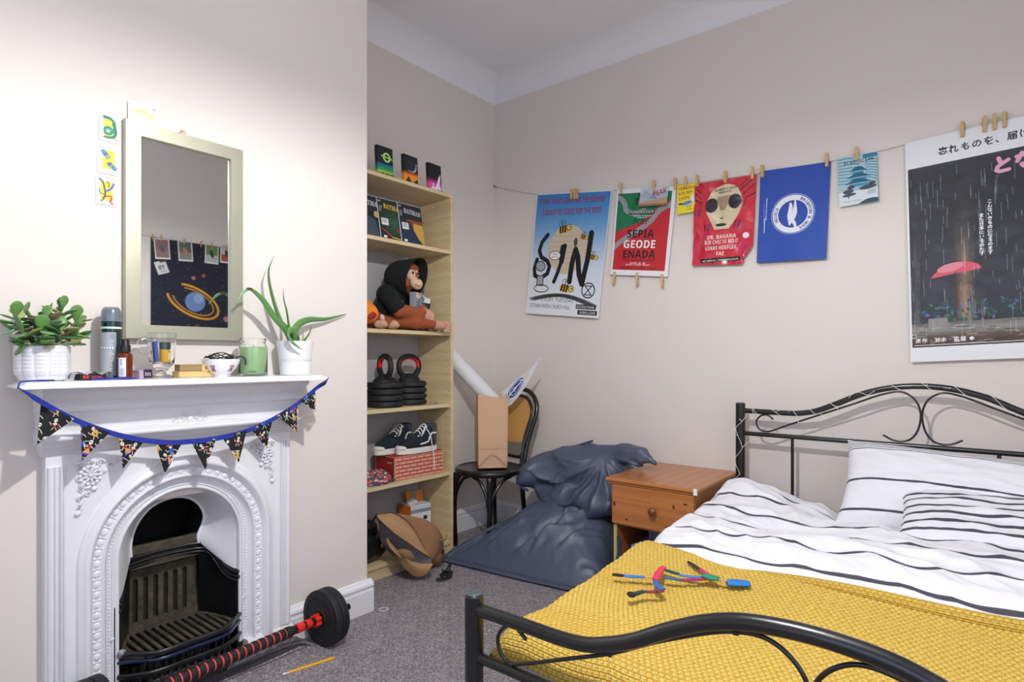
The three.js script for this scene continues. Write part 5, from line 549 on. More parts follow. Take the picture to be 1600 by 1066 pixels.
{
  const t = thing('backpack', 'open brown canvas backpack slumped on the carpet against the bookcase', 'backpack', [0.45, 0, -0.12]); const q = (p) => [p[0] - 0.45, p[1], p[2] + 0.12];
  const crv = (a) => { const c = new THREE.CatmullRomCurve3(a.map((p) => V(...q(p))), false, 'centripetal'); return (u) => c.getPoint(u); };
  const C1 = crv([[0.217, 0.339, -0.200], [0.287, 0.335, -0.183], [0.327, 0.313, -0.167], [0.375, 0.267, -0.150], [0.411, 0.204, -0.133], [0.435, 0.144, -0.117], [0.446, 0.093, -0.100]]);
  const C2 = crv([[0.188, 0.341, -0.170], [0.208, 0.312, -0.152], [0.245, 0.271, -0.133], [0.295, 0.225, -0.115], [0.347, 0.179, -0.097], [0.393, 0.138, -0.078], [0.441, 0.096, -0.060]]);
  const C3 = crv([[0.264, 0.264, -0.200], [0.252, 0.224, -0.173], [0.250, 0.188, -0.147], [0.282, 0.144, -0.120], [0.319, 0.111, -0.093], [0.370, 0.085, -0.067], [0.425, 0.078, -0.040]]);
  const C4 = crv([[0.437, 0.244, -0.220], [0.518, 0.217, -0.200], [0.582, 0.191, -0.180], [0.612, 0.147, -0.160], [0.600, 0.113, -0.140], [0.559, 0.087, -0.120], [0.482, 0.079, -0.100]]);
  const C5 = crv([[0.261, 0.259, -0.200], [0.252, 0.197, -0.170], [0.299, 0.116, -0.140], [0.315, 0.076, -0.110], [0.351, 0.035, -0.080], [0.386, 0.037, -0.050], [0.413, 0.079, -0.020]]);
  const cv = M(0x9a7350, 0.95, { bumpMap: weave, bumpScale: 0.0008 }), cvL = M(0xb08a62, 0.95, { bumpMap: weave, bumpScale: 0.0008 }), lin = M(0x5c5560, 0.9), blk = M(0x14161a, 0.7);
  const rule = (a, b, bulge = 0, fl = false, n = 40, m = 10, th = 0.004) => sheet((u, v) => { const p = a(u), r = b(u), k = sin(v * PI); return [lerp(p.x, r.x, v), lerp(p.y, r.y, v) + bulge * k * sin(u * PI) * 0.6 + 0.003 * noise(u * 9, v * 5), lerp(p.z, r.z, v) + bulge * k * sin(u * PI)]; }, n, m, th, 3, 1, fl);
  part(t, 'front_flap', rule(C1, C2, 0.02), cvL); part(t, 'back_body', rule(C1, C4, 0.05, true), cv); part(t, 'lining', rule(C2, C3, -0.07), lin); part(t, 'pouch', rule(C3, C5, 0.03), cvL);
  part(t, 'zip', taper([0, 0.17, 0.33, 0.5, 0.67, 0.83, 1].map((u) => { const p = C1(u); return [p.x, p.y, p.z + 0.004]; }), [0.005, 0.0055, 0.005], 8, 40), blk); part(t, 'rim', taper([0, 0.17, 0.33, 0.5, 0.67, 0.83, 1].map((u) => { const p = C3(u); return [p.x, p.y + 0.001, p.z + 0.003]; }), [0.006, 0.006], 8, 40), cvL);
  part(t, 'body_fill', blob([[...q([0.36, 0.13, -0.165]), 0.05, ...q([0.56, 0.07, -0.165]), 0.055], [...q([0.34, 0.19, -0.18]), 0.035, ...q([0.42, 0.12, -0.165]), 0.05]], 44, 0.02), cv); part(t, 'wrinkle', [taper([q([0.52, 0.17, -0.08]), q([0.55, 0.165, -0.075]), q([0.58, 0.18, -0.09])], [0.004, 0.006, 0.003], 8)], cv); part(t, 'strap_loop', B(0.03, 0.018, 0.004, ...q([0.535, 0.105, -0.075]), 0.001, -0.3, 0.3, 0.5), blk);
  part(t, 'strap', [taper([q([0.5, 0.03, -0.05]), q([0.52, 0.015, -0.02]), q([0.5, 0.013, 0.01]), q([0.45, 0.014, 0.015]), q([0.42, 0.014, -0.005])], [0.012, 0.012], 8, 30, 0.25, [0, 0, 1]), B(0.05, 0.012, 0.05, ...q([0.525, 0.009, -0.035]), 0.004, 0, 0.4), tube([q([0.53, 0.02, -0.045]), q([0.545, 0.05, -0.035]), q([0.56, 0.04, -0.045]), q([0.555, 0.012, -0.05])], 0.004, 24, 6)], blk); part(t, 'buckle', B(0.02, 0.03, 0.008, ...q([0.45, 0.022, 0.005]), 0.002, -0.5), blackPlastic);
  part(t, 'zip_pull', B(0.01, 0.02, 0.003, ...q([0.405, 0.052, -0.06]), 0.001, -0.4, 0, -0.4), M(0x5a48b0, 0.4));
}
// ------------------------------------------------------------------ cane-back chair with a paper bag
{
  const t = thing('bentwood_chair', 'black bentwood chair with a round seat and cane back in the corner', 'chair', [1.05, 0, -0.21]); const q = (x, y, z) => [x - 1.05, y, z + 0.21];
  const bl = M(0x0c0e12, 0.28, { clearcoat: 0.5, clearcoatRoughness: 0.2 });
  part(t, 'seat', [lathe([[0, 0.446], [0.15, 0.446], [0.185, 0.454], [0.196, 0.455], [0.202, 0.448], [0.203, 0.434], [0.198, 0.425], [0.185, 0.421], [0, 0.423]], 56)], bl); part(t, 'seat_rim', [new THREE.TorusGeometry(0.188, 0.006, 8, 56).rotateX(PI / 2).translate(0, 0.452, 0)], bl);
  for (const s of [-1, 1]) { part(t, 'leg', taper([q(0.905, 0.425, -0.21 + s * 0.13), q(0.897, 0.2, -0.21 + s * 0.138), q(0.89, 0.0, -0.21 + s * 0.118)], [0.017, 0.015, 0.0125], 12), bl); part(t, 'leg', taper([q(1.225, 0.46, -0.21 + s * 0.105), q(1.232, 0.25, -0.21 + s * 0.115), q(1.26, 0.0, -0.21 + s * 0.13)], [0.0155, 0.015, 0.0125], 12), bl);
    part(t, 'brace', tube([q(0.895, 0.22, -0.21 + s * 0.138), q(0.92, 0.33, -0.21 + s * 0.15), q(0.98, 0.4, -0.21 + s * 0.165), q(1.05, 0.42, -0.21 + s * 0.17)], 0.0095, 30, 10), bl); part(t, 'brace', tube([q(0.893, 0.22, -0.21 + s * 0.138), q(0.895, 0.33, -0.21 + s * 0.11), q(0.895, 0.4, -0.21 + s * 0.06), q(0.895, 0.42, -0.21 + s * 0.01)], 0.0095, 30, 10), bl);
    part(t, 'seat_ear', B(0.05, 0.085, 0.016, 0.165, 0.49, s * 0.122, 0.007, 0, s * 0.3, -0.2), bl); }
  const hoop = (w, y0, y1, x0, x1, n = 28) => { const o = []; for (let i = 0; i <= n; i++) { const a = (i / n), z = -cos(a * PI), k = sin(a * PI), y = lerp(y0, y1, pow(k, 0.62)), ww = w * (0.62 + 0.38 * sm(0, 0.75, k)) ; o.push(q(lerp(x0, x1, (y - y0) / (y1 - y0)), y, -0.21 + ww * Math.sign(z) * pow(abs(z), 0.75))); } return o; };
  part(t, 'back_hoop', tube(hoop(0.195, 0.46, 0.905, 1.232, 1.345), 0.0145, 90, 12), bl);
  const inner = hoop(0.15, 0.505, 0.865, 1.242, 1.335); part(t, 'inner_hoop', tube([...inner, q(1.243, 0.5, -0.21)], 0.0095, 90, 10, true), bl);
  const cane = tex(512, 512, (g, w, h) => { g.fillStyle = '#d9a75c'; g.fillRect(0, 0, w, h); g.fillStyle = '#7a5522'; for (let y = 0; y < 64; y++) for (let x = 0; x < 64; x++) { g.beginPath(); g.arc(x * 8 + 4 + (y % 2) * 4, y * 8 + 4, 2.1, 0, 7); g.fill(); } }, true, [1, 1]);
  part(t, 'cane_panel', sheet((u, v) => { const a = v * 0.5, n = 28, i = a * n * 2 * 0.5; const k = lerp(0.06, 0.94, v), idx = k * 0.5 * n, f = (s) => { const x = s * n, j = floor(min(x, n - 0.001)); return [0, 1, 2].map((c) => lerp(inner[j][c], inner[j + 1][c], x - j)); }; const L = f(k * 0.5), R = f(1 - k * 0.5); return [0, 1, 2].map((c) => lerp(L[c], R[c], u)); }, 12, 24, 0.003), M(0xffffff, 0.6, { map: cane }));
}
{
  const t = thing('paper_bag', 'tall brown paper carrier bag standing on the chair seat', 'bag', [1.06, 0.4565, -0.225]);
  const C = [[0.962, -0.215], [1.07, -0.325], [1.2, -0.2], [1.085, -0.1]].map(([x, z]) => [x - 1.06, z + 0.225]), pm = M(0xdbb491, 0.7, { bumpMap: plasterBump, bumpScale: 0.0003, side: THREE.DoubleSide }), r = rng(31);
  const wall = (u, v) => { const k = u * 4, i = floor(k) % 4, f = k - floor(k), a = C[i], b = C[(i + 1) % 4]; let x = lerp(a[0], b[0], f), z = lerp(a[1], b[1], f); const s = 1 + 0.06 * v + (v < 0.02 ? -0.02 : 0); x *= s; z *= s; const nx = (b[1] - a[1]), nz = -(b[0] - a[0]), L = hypot(nx, nz), mid = 4 * f * (1 - f), d = (0.007 * noise(u * 12, v * 2.2, 1) + 0.0025 * noise(u * 26, v * 4, 5) - 0.008 * mid * sm(0.3, 1, v) + (v > 0.25 && v < 0.28 ? -0.002 : 0)) * sm(0, 0.05, f) * sm(1, 0.95, f); let y = 0.425 * v + 0.012 * v * sin(u * 12.6 + 1); if (i === 3) { const tri = 0.1 * (1 - abs(f - 0.5) * 2); if (v * 0.425 < tri) { x += (nx / L) * -0.004; z += (nz / L) * -0.004; } } return [x + (nx / L) * d, y, z + (nz / L) * d]; };
  part(t, 'body', sheet(wall, 96, 60, 0.0008, 1, 1), pm); part(t, 'base', [ext(C.map((c) => [c[0] * 0.99, -c[1] * 0.99]).reverse(), 0.003).rotateX(-PI / 2)], pm);
  part(t, 'crease', [taper([[C[3][0], 0.006, C[3][1]].map((v, i) => v + [-0.002, 0, 0.003][i]), [(C[3][0] + C[0][0]) / 2 - 0.004, 0.075, (C[3][1] + C[0][1]) / 2 + 0.004], [C[0][0] - 0.003, 0.008, C[0][1]]], [0.0016, 0.0022, 0.0016], 6, 30, 0.6), taper([[C[3][0] - 0.002, 0.112, C[3][1] + 0.004], [C[0][0] - 0.004, 0.112, C[0][1] + 0.002]], [0.0012, 0.0012], 6)], M(0xc4996f, 0.75));
  const rl = thing('poster_roll', 'thick rolled white poster leaning out of the paper bag towards the bookcase', 'poster', [1.075, 0, -0.215]); const a = V(0.008, 0.82, 0.038), b = V(-0.15, 1.16, -0.254);
  part(rl, 'outer_sheet', bar(a.toArray(), b.toArray(), 0.047, 40), M(0xe4e6ea, 0.6)); const d = b.clone().sub(a).normalize(), e1 = V(0, 1, 0).cross(d).normalize(), e2 = d.clone().cross(e1); part(rl, 'loose_edge', sheet((u, v) => { const th = lerp(2.4, 3.6, v), p = a.clone().addScaledVector(d, lerp(0.1, 0.4, u)).addScaledVector(e1, cos(th) * 0.0485).addScaledVector(e2, sin(th) * 0.0485); return p.toArray(); }, 4, 10, 0.001), M(0xeceef2, 0.6));
  const fl = thing('paper_flag', 'white paper flag with a blue round emblem on a thin stick in the paper bag', 'flag', [1.13, 0, -0.2]); const q = (x, y, z) => [x - 1.13, y, z + 0.2];
  part(fl, 'stick', bar(q(1.14, 0.84, -0.165), q(1.202, 1.094, 0.052), 0.004, 8), M(0xe6e3da, 0.6)); part(fl, 'stick_tip', ell(...q(1.2, 1.094, 0.052), 0.006, 0.006, 0.006, 10), M(0xf4f4f4, 0.5));
  const ft = tex(512, 320, (g, w, h) => { g.fillStyle = '#f2f4f8'; g.fillRect(0, 0, w, h); g.translate(w * 0.5, h * 0.55); g.fillStyle = '#1f49b4'; g.beginPath(); g.ellipse(0, 0, 92, 110, 0, 0, 7); g.fill(); g.strokeStyle = '#f2f4f8'; g.lineWidth = 12; g.beginPath(); g.ellipse(0, 0, 70, 84, 0, 0, 7); g.stroke(); g.fillStyle = '#f2f4f8'; g.beginPath(); g.moveTo(-40, 30); g.quadraticCurveTo(-10, -30, 10, -70); g.quadraticCurveTo(14, -20, 46, 30); g.quadraticCurveTo(6, 10, -40, 30); g.fill(); });
  const A = [[1.196, 1.091, 0.052], [1.19, 1.03, -0.02], [1.19, 0.985, -0.09], [1.19, 0.917, -0.19], [1.19, 0.872, -0.262]], Bc = [[1.196, 1.08, 0.047], [1.195, 0.951, -0.033], [1.2, 0.85, -0.125], [1.2, 0.806, -0.19], [1.195, 0.855, -0.26]]; const ca = new THREE.CatmullRomCurve3(A.map((p) => V(...q(...p)))), cb = new THREE.CatmullRomCurve3(Bc.map((p) => V(...q(...p))));
  part(fl, 'sheet', sheet((u, v) => { const p = ca.getPoint(u), s = cb.getPoint(u), b2 = 0.012 * sin(v * PI); return [lerp(p.x, s.x, v) - b2, lerp(p.y, s.y, v), lerp(p.z, s.z, v) - b2 * 0.5]; }, 30, 10, 0.0006), M(0xffffff, 0.7, { map: ft, side: THREE.DoubleSide }));
}
// ------------------------------------------------------------------ slate beanbag
{
  const t = thing('bean_bag', 'large slumped slate-blue nylon beanbag on the carpet between chair and bedside table', 'beanbag', [1.0, 0, 0.25]); const q = (p) => [p[0] - 1.0, p[1], p[2] - 0.25];
  const nylon = M(0x4d556a, 0.42, { sheen: 0.35, sheenRoughness: 0.4, sheenColor: new THREE.Color(0.2, 0.26, 0.55), bumpMap: weave, bumpScale: 0.0002 });
  const Aq = [0.675, -0.205], Bq = [0.775, 0.7], Cq = [1.33, 0.58], Dq = [1.2, 0.15];
  const H = (u, v) => { const e = pow(sin(clamp(v * 1.15) * PI / 2), 0.85), side = pow(clamp(1 - pow(abs(2 * u - 1), 3.2)), 0.6), back = sm(1.0, 0.8, v), left = 0.78 * pow(v, 0.85) * sm(1, 0.72, v); return 0.36 * max(e * side * lerp(0.72, 1, back), u < 0.5 ? left * (1 - 2 * u) + e * side * 2 * u * 0.5 : 0); };
  const crease = (x, z) => { let h = 0; for (const [cx, cz, a, L, w, d] of [[0.8, 0.2, 0.95, 0.34, 0.022, 0.03], [0.83, 0.28, 0.62, 0.4, 0.02, 0.026], [0.88, 0.42, 0.75, 0.3, 0.018, 0.02], [0.78, 0.02, 0.85, 0.28, 0.02, 0.014], [0.95, 0.5, 0.9, 0.22, 0.016, 0.016], [0.92, -0.02, 0.5, 0.2, 0.02, 0.012], [0.86, 0.58, 1.2, 0.25, 0.02, 0.02], [1.0, 0.35, 0.3, 0.2, 0.018, 0.014]]) { const dx = x - cx, dz = z - cz, s = dx * cos(a) + dz * sin(a), n = -dx * sin(a) + dz * cos(a) + 0.02 * sin(s * 9); if (s > -0.04 && s < L) h += d * (Math.exp(-(n - w) * (n - w) / (w * w * 0.7)) * 0.8 - Math.exp(-n * n / (w * w * 0.5))) * sm(-0.04, 0.06, s) * sm(L, L * 0.55, s); } return h; };
  const base = grid((u, v) => { const x = lerp(lerp(Aq[0], Bq[0], u), lerp(Dq[0], Cq[0], u), v), z = lerp(lerp(Aq[1], Bq[1], u), lerp(Dq[1], Cq[1], u), v); let y = H(u, v); const m = sm(0.01, 0.1, y); y += m * (crease(x, z) + 0.010 * (ridge(x * 6 + z * 3, z * 7, 3) - 0.5) + 0.004 * noise(x * 24, z * 20)); return q([x - 0.03 * sm(0, 0.4, v) * (1 - v), max(y, 0.004), z]); }, 150, 120, 6, 5, false);
  const floorSide = grid((u, v) => { const x = lerp(lerp(Aq[0], Bq[0], u), lerp(Dq[0], Cq[0], u), v), z = lerp(lerp(Aq[1], Bq[1], u), lerp(Dq[1], Cq[1], u), v); return q([x, 0.003, z]); }, 8, 8);
  const backSide = grid((u, v) => { const x = lerp(Dq[0], Cq[0], u), z = lerp(Dq[1], Cq[1], u); return q([x, lerp(0.003, max(H(u, 1), 0.004), v), z]); }, 60, 6);
  part(t, 'lower_cushion', [base, floorSide, backSide], nylon);
  // stitched flat hem along the floor edge and up the left side
  const hem = (P, w, nm) => { const c = new THREE.CatmullRomCurve3(P.map((p) => V(...q(p.slice(0, 3))))); part(t, nm, sheet((u, v) => { const p = c.getPoint(u), o = new THREE.Vector3(...w), k = v; return [p.x + o.x * k, p.y + o.y * k + 0.004 * noise(u * 12, 1) * k + 0.005 * sin(v * PI), p.z + o.z * k]; }, 80, 8, 0.005), nylon); part(t, 'hem_seam', tube(Array.from({ length: 16 }, (_, i) => { const p = c.getPoint(i / 15); return [p.x + w[0] * 0.25, p.y + w[1] * 0.25 + 0.008, p.z + w[2] * 0.25]; }), 0.0022, 80, 6), M(0x3a4150, 0.5)); };
  hem([[0.69, 0.006, -0.2], [0.71, 0.008, 0.0], [0.735, 0.007, 0.25], [0.765, 0.008, 0.5], [0.79, 0.01, 0.7]], [-0.052, 0.0, 0.004], 'front_hem'); hem(Array.from({ length: 12 }, (_, i) => { const v = i / 11 * 0.8; return [lerp(Aq[0], Dq[0], v) - 0.03 * sm(0, 0.4, v) * (1 - v), H(0, v) + 0.006, lerp(Aq[1], Dq[1], v)]; }), [-0.01, 0.01, -0.012], 'side_hem'); hem([[0.8, 0.01, 0.71], [0.86, 0.08, 0.72], [0.9, 0.17, 0.735], [0.905, 0.25, 0.73]], [-0.03, 0.0, 0.035], 'side_hem');
  // crumpled upper half folded back on itself, one corner lying on the bedside table
  const S = (a, ra, b, rb) => [...q(a), ra, ...q(b), rb], gather = (x, y, z) => { const X = x + 1.0, Z = z + 0.25, ang = atan2(y - 0.58, Z - 0.52), R = hypot(y - 0.58, Z - 0.52); const w1 = abs(sin(ang * 6.5 + 2.2 * noise(R * 6, X * 4, 2) + R * 5)), w2 = abs(sin(ang * 12 + 3 * noise(R * 9, Z * 6, 4))); const am = 0.35 + 0.65 * sm(0.64, 0.5, y); return am * (-0.018 * (1 - pow(w1, 0.7)) * sm(0.03, 0.16, R) + 0.012 * (w1 - 0.5) * sm(0.03, 0.2, R) + 0.016 * (ridge(X * 5 + Z * 2, y * 7 - Z * 3, 4) - 0.5) - 0.009 * (1 - pow(w2, 0.6)) * sm(0.05, 0.2, R) + 0.008 * noise(X * 9, y * 10, Z * 7 + 5)); };
  const up = blob([S([1.07, 0.425, 0.1], 0.07, [1.15, 0.47, 0.16], 0.1), S([1.15, 0.46, 0.16], 0.11, [1.19, 0.5, 0.34], 0.115), S([1.19, 0.48, 0.34], 0.13, [1.2, 0.5, 0.535], 0.095), S([1.2, 0.57, 0.42], 0.055, [1.19, 0.6, 0.63], 0.05), S([1.17, 0.38, 0.2], 0.11, [1.17, 0.38, 0.53], 0.09), S([1.19, 0.6, 0.63], 0.046, [1.18, 0.595, 0.71], 0.034), S([1.18, 0.595, 0.71], 0.032, [1.16, 0.572, 0.8], 0.014), S([1.1, 0.35, 0.3], 0.07, [1.08, 0.33, 0.53], 0.06)], 120, 0.014, gather);
  part(t, 'folded_top', up, nylon);
  part(t, 'seam', [taper([[1.06, 0.39, 0.035], [1.045, 0.44, 0.03], [1.07, 0.5, 0.07], [1.13, 0.56, 0.17], [1.18, 0.605, 0.3], [1.19, 0.648, 0.42]].map(q), [0.007, 0.008, 0.007], 8, 60), taper([[1.06, 0.39, 0.035], [1.02, 0.375, 0.06], [1.01, 0.365, 0.11]].map(q), [0.007, 0.007], 8, 24)], nylon);
}
// ------------------------------------------------------------------ bedside table
{
  const t = thing('bedside_table', 'varnished pine bedside table with one drawer over an open shelf', 'bedside table', [1.19, 0, 0.9]); const X = (x) => x - 1.19, Z = (z) => z - 0.9;
  const z0 = 0.69, z1 = 1.1, xf = 0.93, xb = 1.44;
  part(t, 'top', B(0.545, 0.02, 0.464, X(1.184), 0.515, Z(0.889), 0.008), pineMat); part(t, 'top_moulding', B(0.53, 0.012, 0.446, X(1.187), 0.5, Z(0.889), 0.004), pineMat);
  part(t, 'side_panel', B(0.5, 0.49, 0.018, X(1.19), 0.247, Z(z0 + 0.009), 0.001), pineMat); part(t, 'side_panel', B(0.5, 0.49, 0.018, X(1.19), 0.247, Z(z1 - 0.009), 0.001), pineMat); part(t, 'back_panel', B(0.006, 0.46, z1 - z0 - 0.036, X(xb - 0.006), 0.26, 0.002, 0.001), M(0xb98a55, 0.7)); part(t, 'shelf', B(0.5, 0.016, z1 - z0 - 0.037, X(1.19), 0.112, Z((z0 + z1) / 2), 0.001), pineMat); part(t, 'rail', B(0.48, 0.016, z1 - z0 - 0.037, X(1.19), 0.3, Z((z0 + z1) / 2), 0.001), pineMat); part(t, 'plinth', B(0.016, 0.09, z1 - z0 - 0.037, X(0.965), 0.05, Z((z0 + z1) / 2), 0.001), pineMat);
  part(t, 'edge_strip', B(0.002, 0.29, 0.016, X(0.9385), 0.15, Z(z0 + 0.009), 0.0005), M(0xc9c27a, 0.6), 'bare pale-yellow front edge');
  const d = part(t, 'drawer', B(0.02, 0.185, z1 - z0 - 0.002, X(0.929), 0.4, Z((z0 + z1) / 2), 0.003), pineMat); part(d, 'knob', [lathe([[0, 0], [0.009, 0], [0.008, 0.008], [0.011, 0.014], [0.0185, 0.02], [0.02, 0.027], [0.017, 0.034], [0.008, 0.038], [0, 0.0385]], 28).rotateZ(PI / 2).translate(X(0.92), 0.398, Z(0.912))], M(0x7a4420, 0.2, { clearcoat: 0.6 })); part(d, 'drawer_box', B(0.42, 0.12, z1 - z0 - 0.06, X(1.15), 0.39, Z((z0 + z1) / 2), 0.001), M(0xc79a62, 0.6));
  const kn = []; for (const [y, z, a, b] of [[0.4, 0.705, 0.012, 0.007], [0.335, 0.77, 0.005, 0.008], [0.43, 1.005, 0.011, 0.006], [0.45, 1.06, 0.005, 0.011], [0.335, 0.97, 0.005, 0.004]]) kn.push(ell(X(0.9193), y, Z(z), 0.0009, a, b, 12)); part(d, 'wood_knot', kn, M(0x4a2210, 0.5));
  part(t, 'white_tag', B(0.012, 0.028, 0.016, X(0.915), 0.512, Z(1.108), 0.001), M(0xf4f4f4, 0.5), 'small white tag stuck on the top edge');
  const bx1 = thing('lidded_box', 'flat lavender-blue box lying in the open shelf of the bedside table', 'box', [1.1, 0.1205, 0.905]); part(bx1, 'base', B(0.2, 0.03, 0.3, 0, 0.015, 0, 0.002), M(0xe3e6fb, 0.5)); part(bx1, 'lid', B(0.206, 0.045, 0.306, 0, 0.05, 0, 0.003), M(0x8f9df2, 0.5));
  const bx2 = thing('grey_case', 'rounded grey case on top of the lavender box in the bedside table', 'case', [1.13, 0.1935, 0.94]); part(bx2, 'shell', B(0.16, 0.085, 0.25, 0, 0.043, 0, 0.014), M(0x6f7684, 0.5)); part(bx2, 'end_band', B(0.162, 0.087, 0.03, 0, 0.043, -0.1, 0.012), M(0x59606e, 0.5));
}
// ------------------------------------------------------------------ bed
{
  const HX = 1.345, FX = -0.56, ZL = 1.148, ZR = 2.632, ZC = 1.89, t = thing('bed_frame', 'black tubular metal double bed frame with curved scrollwork head and foot ends', 'bed', [0.4, 0, ZC]); const q = (x, y, z) => [x - 0.4, y, z - ZC];
  const hq = (y, z) => q(HX, 1.1 + (y - 1.1) * 0.985, 2.119 + (z - 2.119) * 0.985);   // head end stands a hand's breadth off the wall
  const mirror = (a) => [...a, ...a.slice(0, -1).reverse().map(([y, z]) => [y, 2 * ZC - z])];
  const post = (x, h, z) => part(t, 'post', [lathe([[0, 0], [0.021, 0], [0.0225, 0.004], [0.0225, h - 0.006], [0.021, h - 0.002], [0.018, h], [0, h]], 28).translate(...q(x, 0, z))], blackMetal);
  for (const z of [ZL, ZR]) { post(HX, 0.883, 2.119 + (z - 2.119) * 0.985); post(FX, 0.533, z); }
  for (const z of [ZL, ZR]) part(t, 'post_cap', lathe([[0, 0], [0.019, 0], [0.02, 0.002], [0.015, 0.005], [0, 0.006]], 24).translate(...q(FX, 0.532, z)), M(0x4a5456, 0.5), 'grey-green plastic cap');
  // head end: arched rail, straight rail with spindles, scrolls
  const hr = mirror([[0.841, ZL + 0.015], [0.841, 1.25], [0.84, 1.36], [0.843, 1.42], [0.858, 1.49], [0.893, 1.57], [0.945, 1.681], [0.975, 1.79], [0.983, ZC]]); part(t, 'head_rail', tube(hr.map(([y, z]) => hq(y, z)), 0.0125, 120, 12), blackMetal);
  part(t, 'head_rail', bar(hq(0.73, ZL), hq(0.73, ZR), 0.0105), blackMetal); part(t, 'head_rail', bar(hq(0.36, ZL), hq(0.36, ZR), 0.0105), blackMetal);
  for (const dz of [-0.502, -0.251, 0, 0.251, 0.502]) part(t, 'spindle', bar(hq(0.36, ZC + dz), hq(0.73, ZC + dz), 0.0072, 12), blackMetal);
  const hs = [[0.808, 1.301], [0.826, 1.276], [0.82, 1.245], [0.79, 1.224], [0.758, 1.236], [0.746, 1.271], [0.786, 1.373], [0.833, 1.486], [0.897, 1.64], [0.947, 1.76], [0.957, 1.82], [0.928, 1.866], [0.878, 1.886], [0.835, 1.886], [0.787, 1.873], [0.757, 1.85], [0.746, 1.821], [0.75, 1.787], [0.767, 1.755]];
  for (const s of [-1, 1]) part(t, 'scroll', tube(hs.map(([y, z]) => hq(y, ZC + s * (ZC - z))), 0.0042, 160, 8), blackMetal);
  // foot end
  const fr = mirror([[0.498, ZL + 0.015], [0.499, 1.277], [0.499, 1.394], [0.503, 1.449], [0.511, 1.485], [0.544, 1.569], [0.587, 1.645], [0.621, 1.716], [0.641, 1.782], [0.65, ZC]]); part(t, 'foot_rail', tube(fr.map(([y, z]) => q(FX, y, z)), 0.0155, 120, 16), blackMetal);
  part(t, 'foot_rail', bar(q(FX, 0.384, ZL), q(FX, 0.384, ZR), 0.0125), blackMetal);
  const fs = [[0.47, 1.304], [0.487, 1.277], [0.486, 1.256], [0.466, 1.231], [0.442, 1.223], [0.413, 1.234], [0.401, 1.261], [0.413, 1.3], [0.458, 1.41], [0.504, 1.519], [0.57, 1.645], [0.618, 1.76], [0.624, 1.82], [0.605, 1.858], [0.572, 1.883], [0.53, 1.886], [0.48, 1.875], [0.44, 1.85], [0.41, 1.815], [0.405, 1.785], [0.425, 1.755]];
  for (const s of [-1, 1]) part(t, 'scroll', tube(fs.map(([y, z]) => q(FX, y, ZC + s * (ZC - z))), 0.0045, 160, 8), blackMetal);
  part(t, 'weld', [[0.504, 1.519], [0.621, 1.77], [0.398, 1.262]].map(([y, z]) => B(0.012, 0.012, 0.012, ...q(FX, y, z), 0.003)), blackMetal);
  for (const z of [ZL + 0.02, ZR - 0.02]) part(t, 'side_rail', B(HX - FX, 0.05, 0.02, ...q((HX + FX) / 2, 0.2, z), 0.003), blackMetal);
  for (let i = 0; i < 10; i++) part(t, 'slat', B(0.07, 0.015, ZR - ZL - 0.05, ...q(FX + 0.12 + i * 0.19, 0.19, ZC), 0.002), M(0xc9a878, 0.7));
}
{
  const m = thing('mattress', 'thick mattress in a pale lavender fitted sheet under the yellow blanket', 'mattress', [0.41, 0.1985, 1.89]); part(m, 'cover', B(1.81, 0.198, 1.36, -0.015, 0.0995, 0, 0.05), M(0xe2e4f4, 0.85)); part(m, 'piping', [tube([[-0.918, 0.172, -0.62], [-0.918, 0.172, 0.62]], 0.004, 8, 6), tube([[-0.918, 0.028, -0.62], [-0.918, 0.028, 0.62]], 0.004, 8, 6)], M(0xd3d6ea, 0.8));
}
const stripeT = (n, lines, W = 1024) => tex(64, W, (g, w, h) => { g.fillStyle = '#f3f3f8'; g.fillRect(0, 0, w, h); for (const [p, q] of lines) { g.fillStyle = '#4a4a54'; g.fillRect(0, p * h, w, q * h); } });
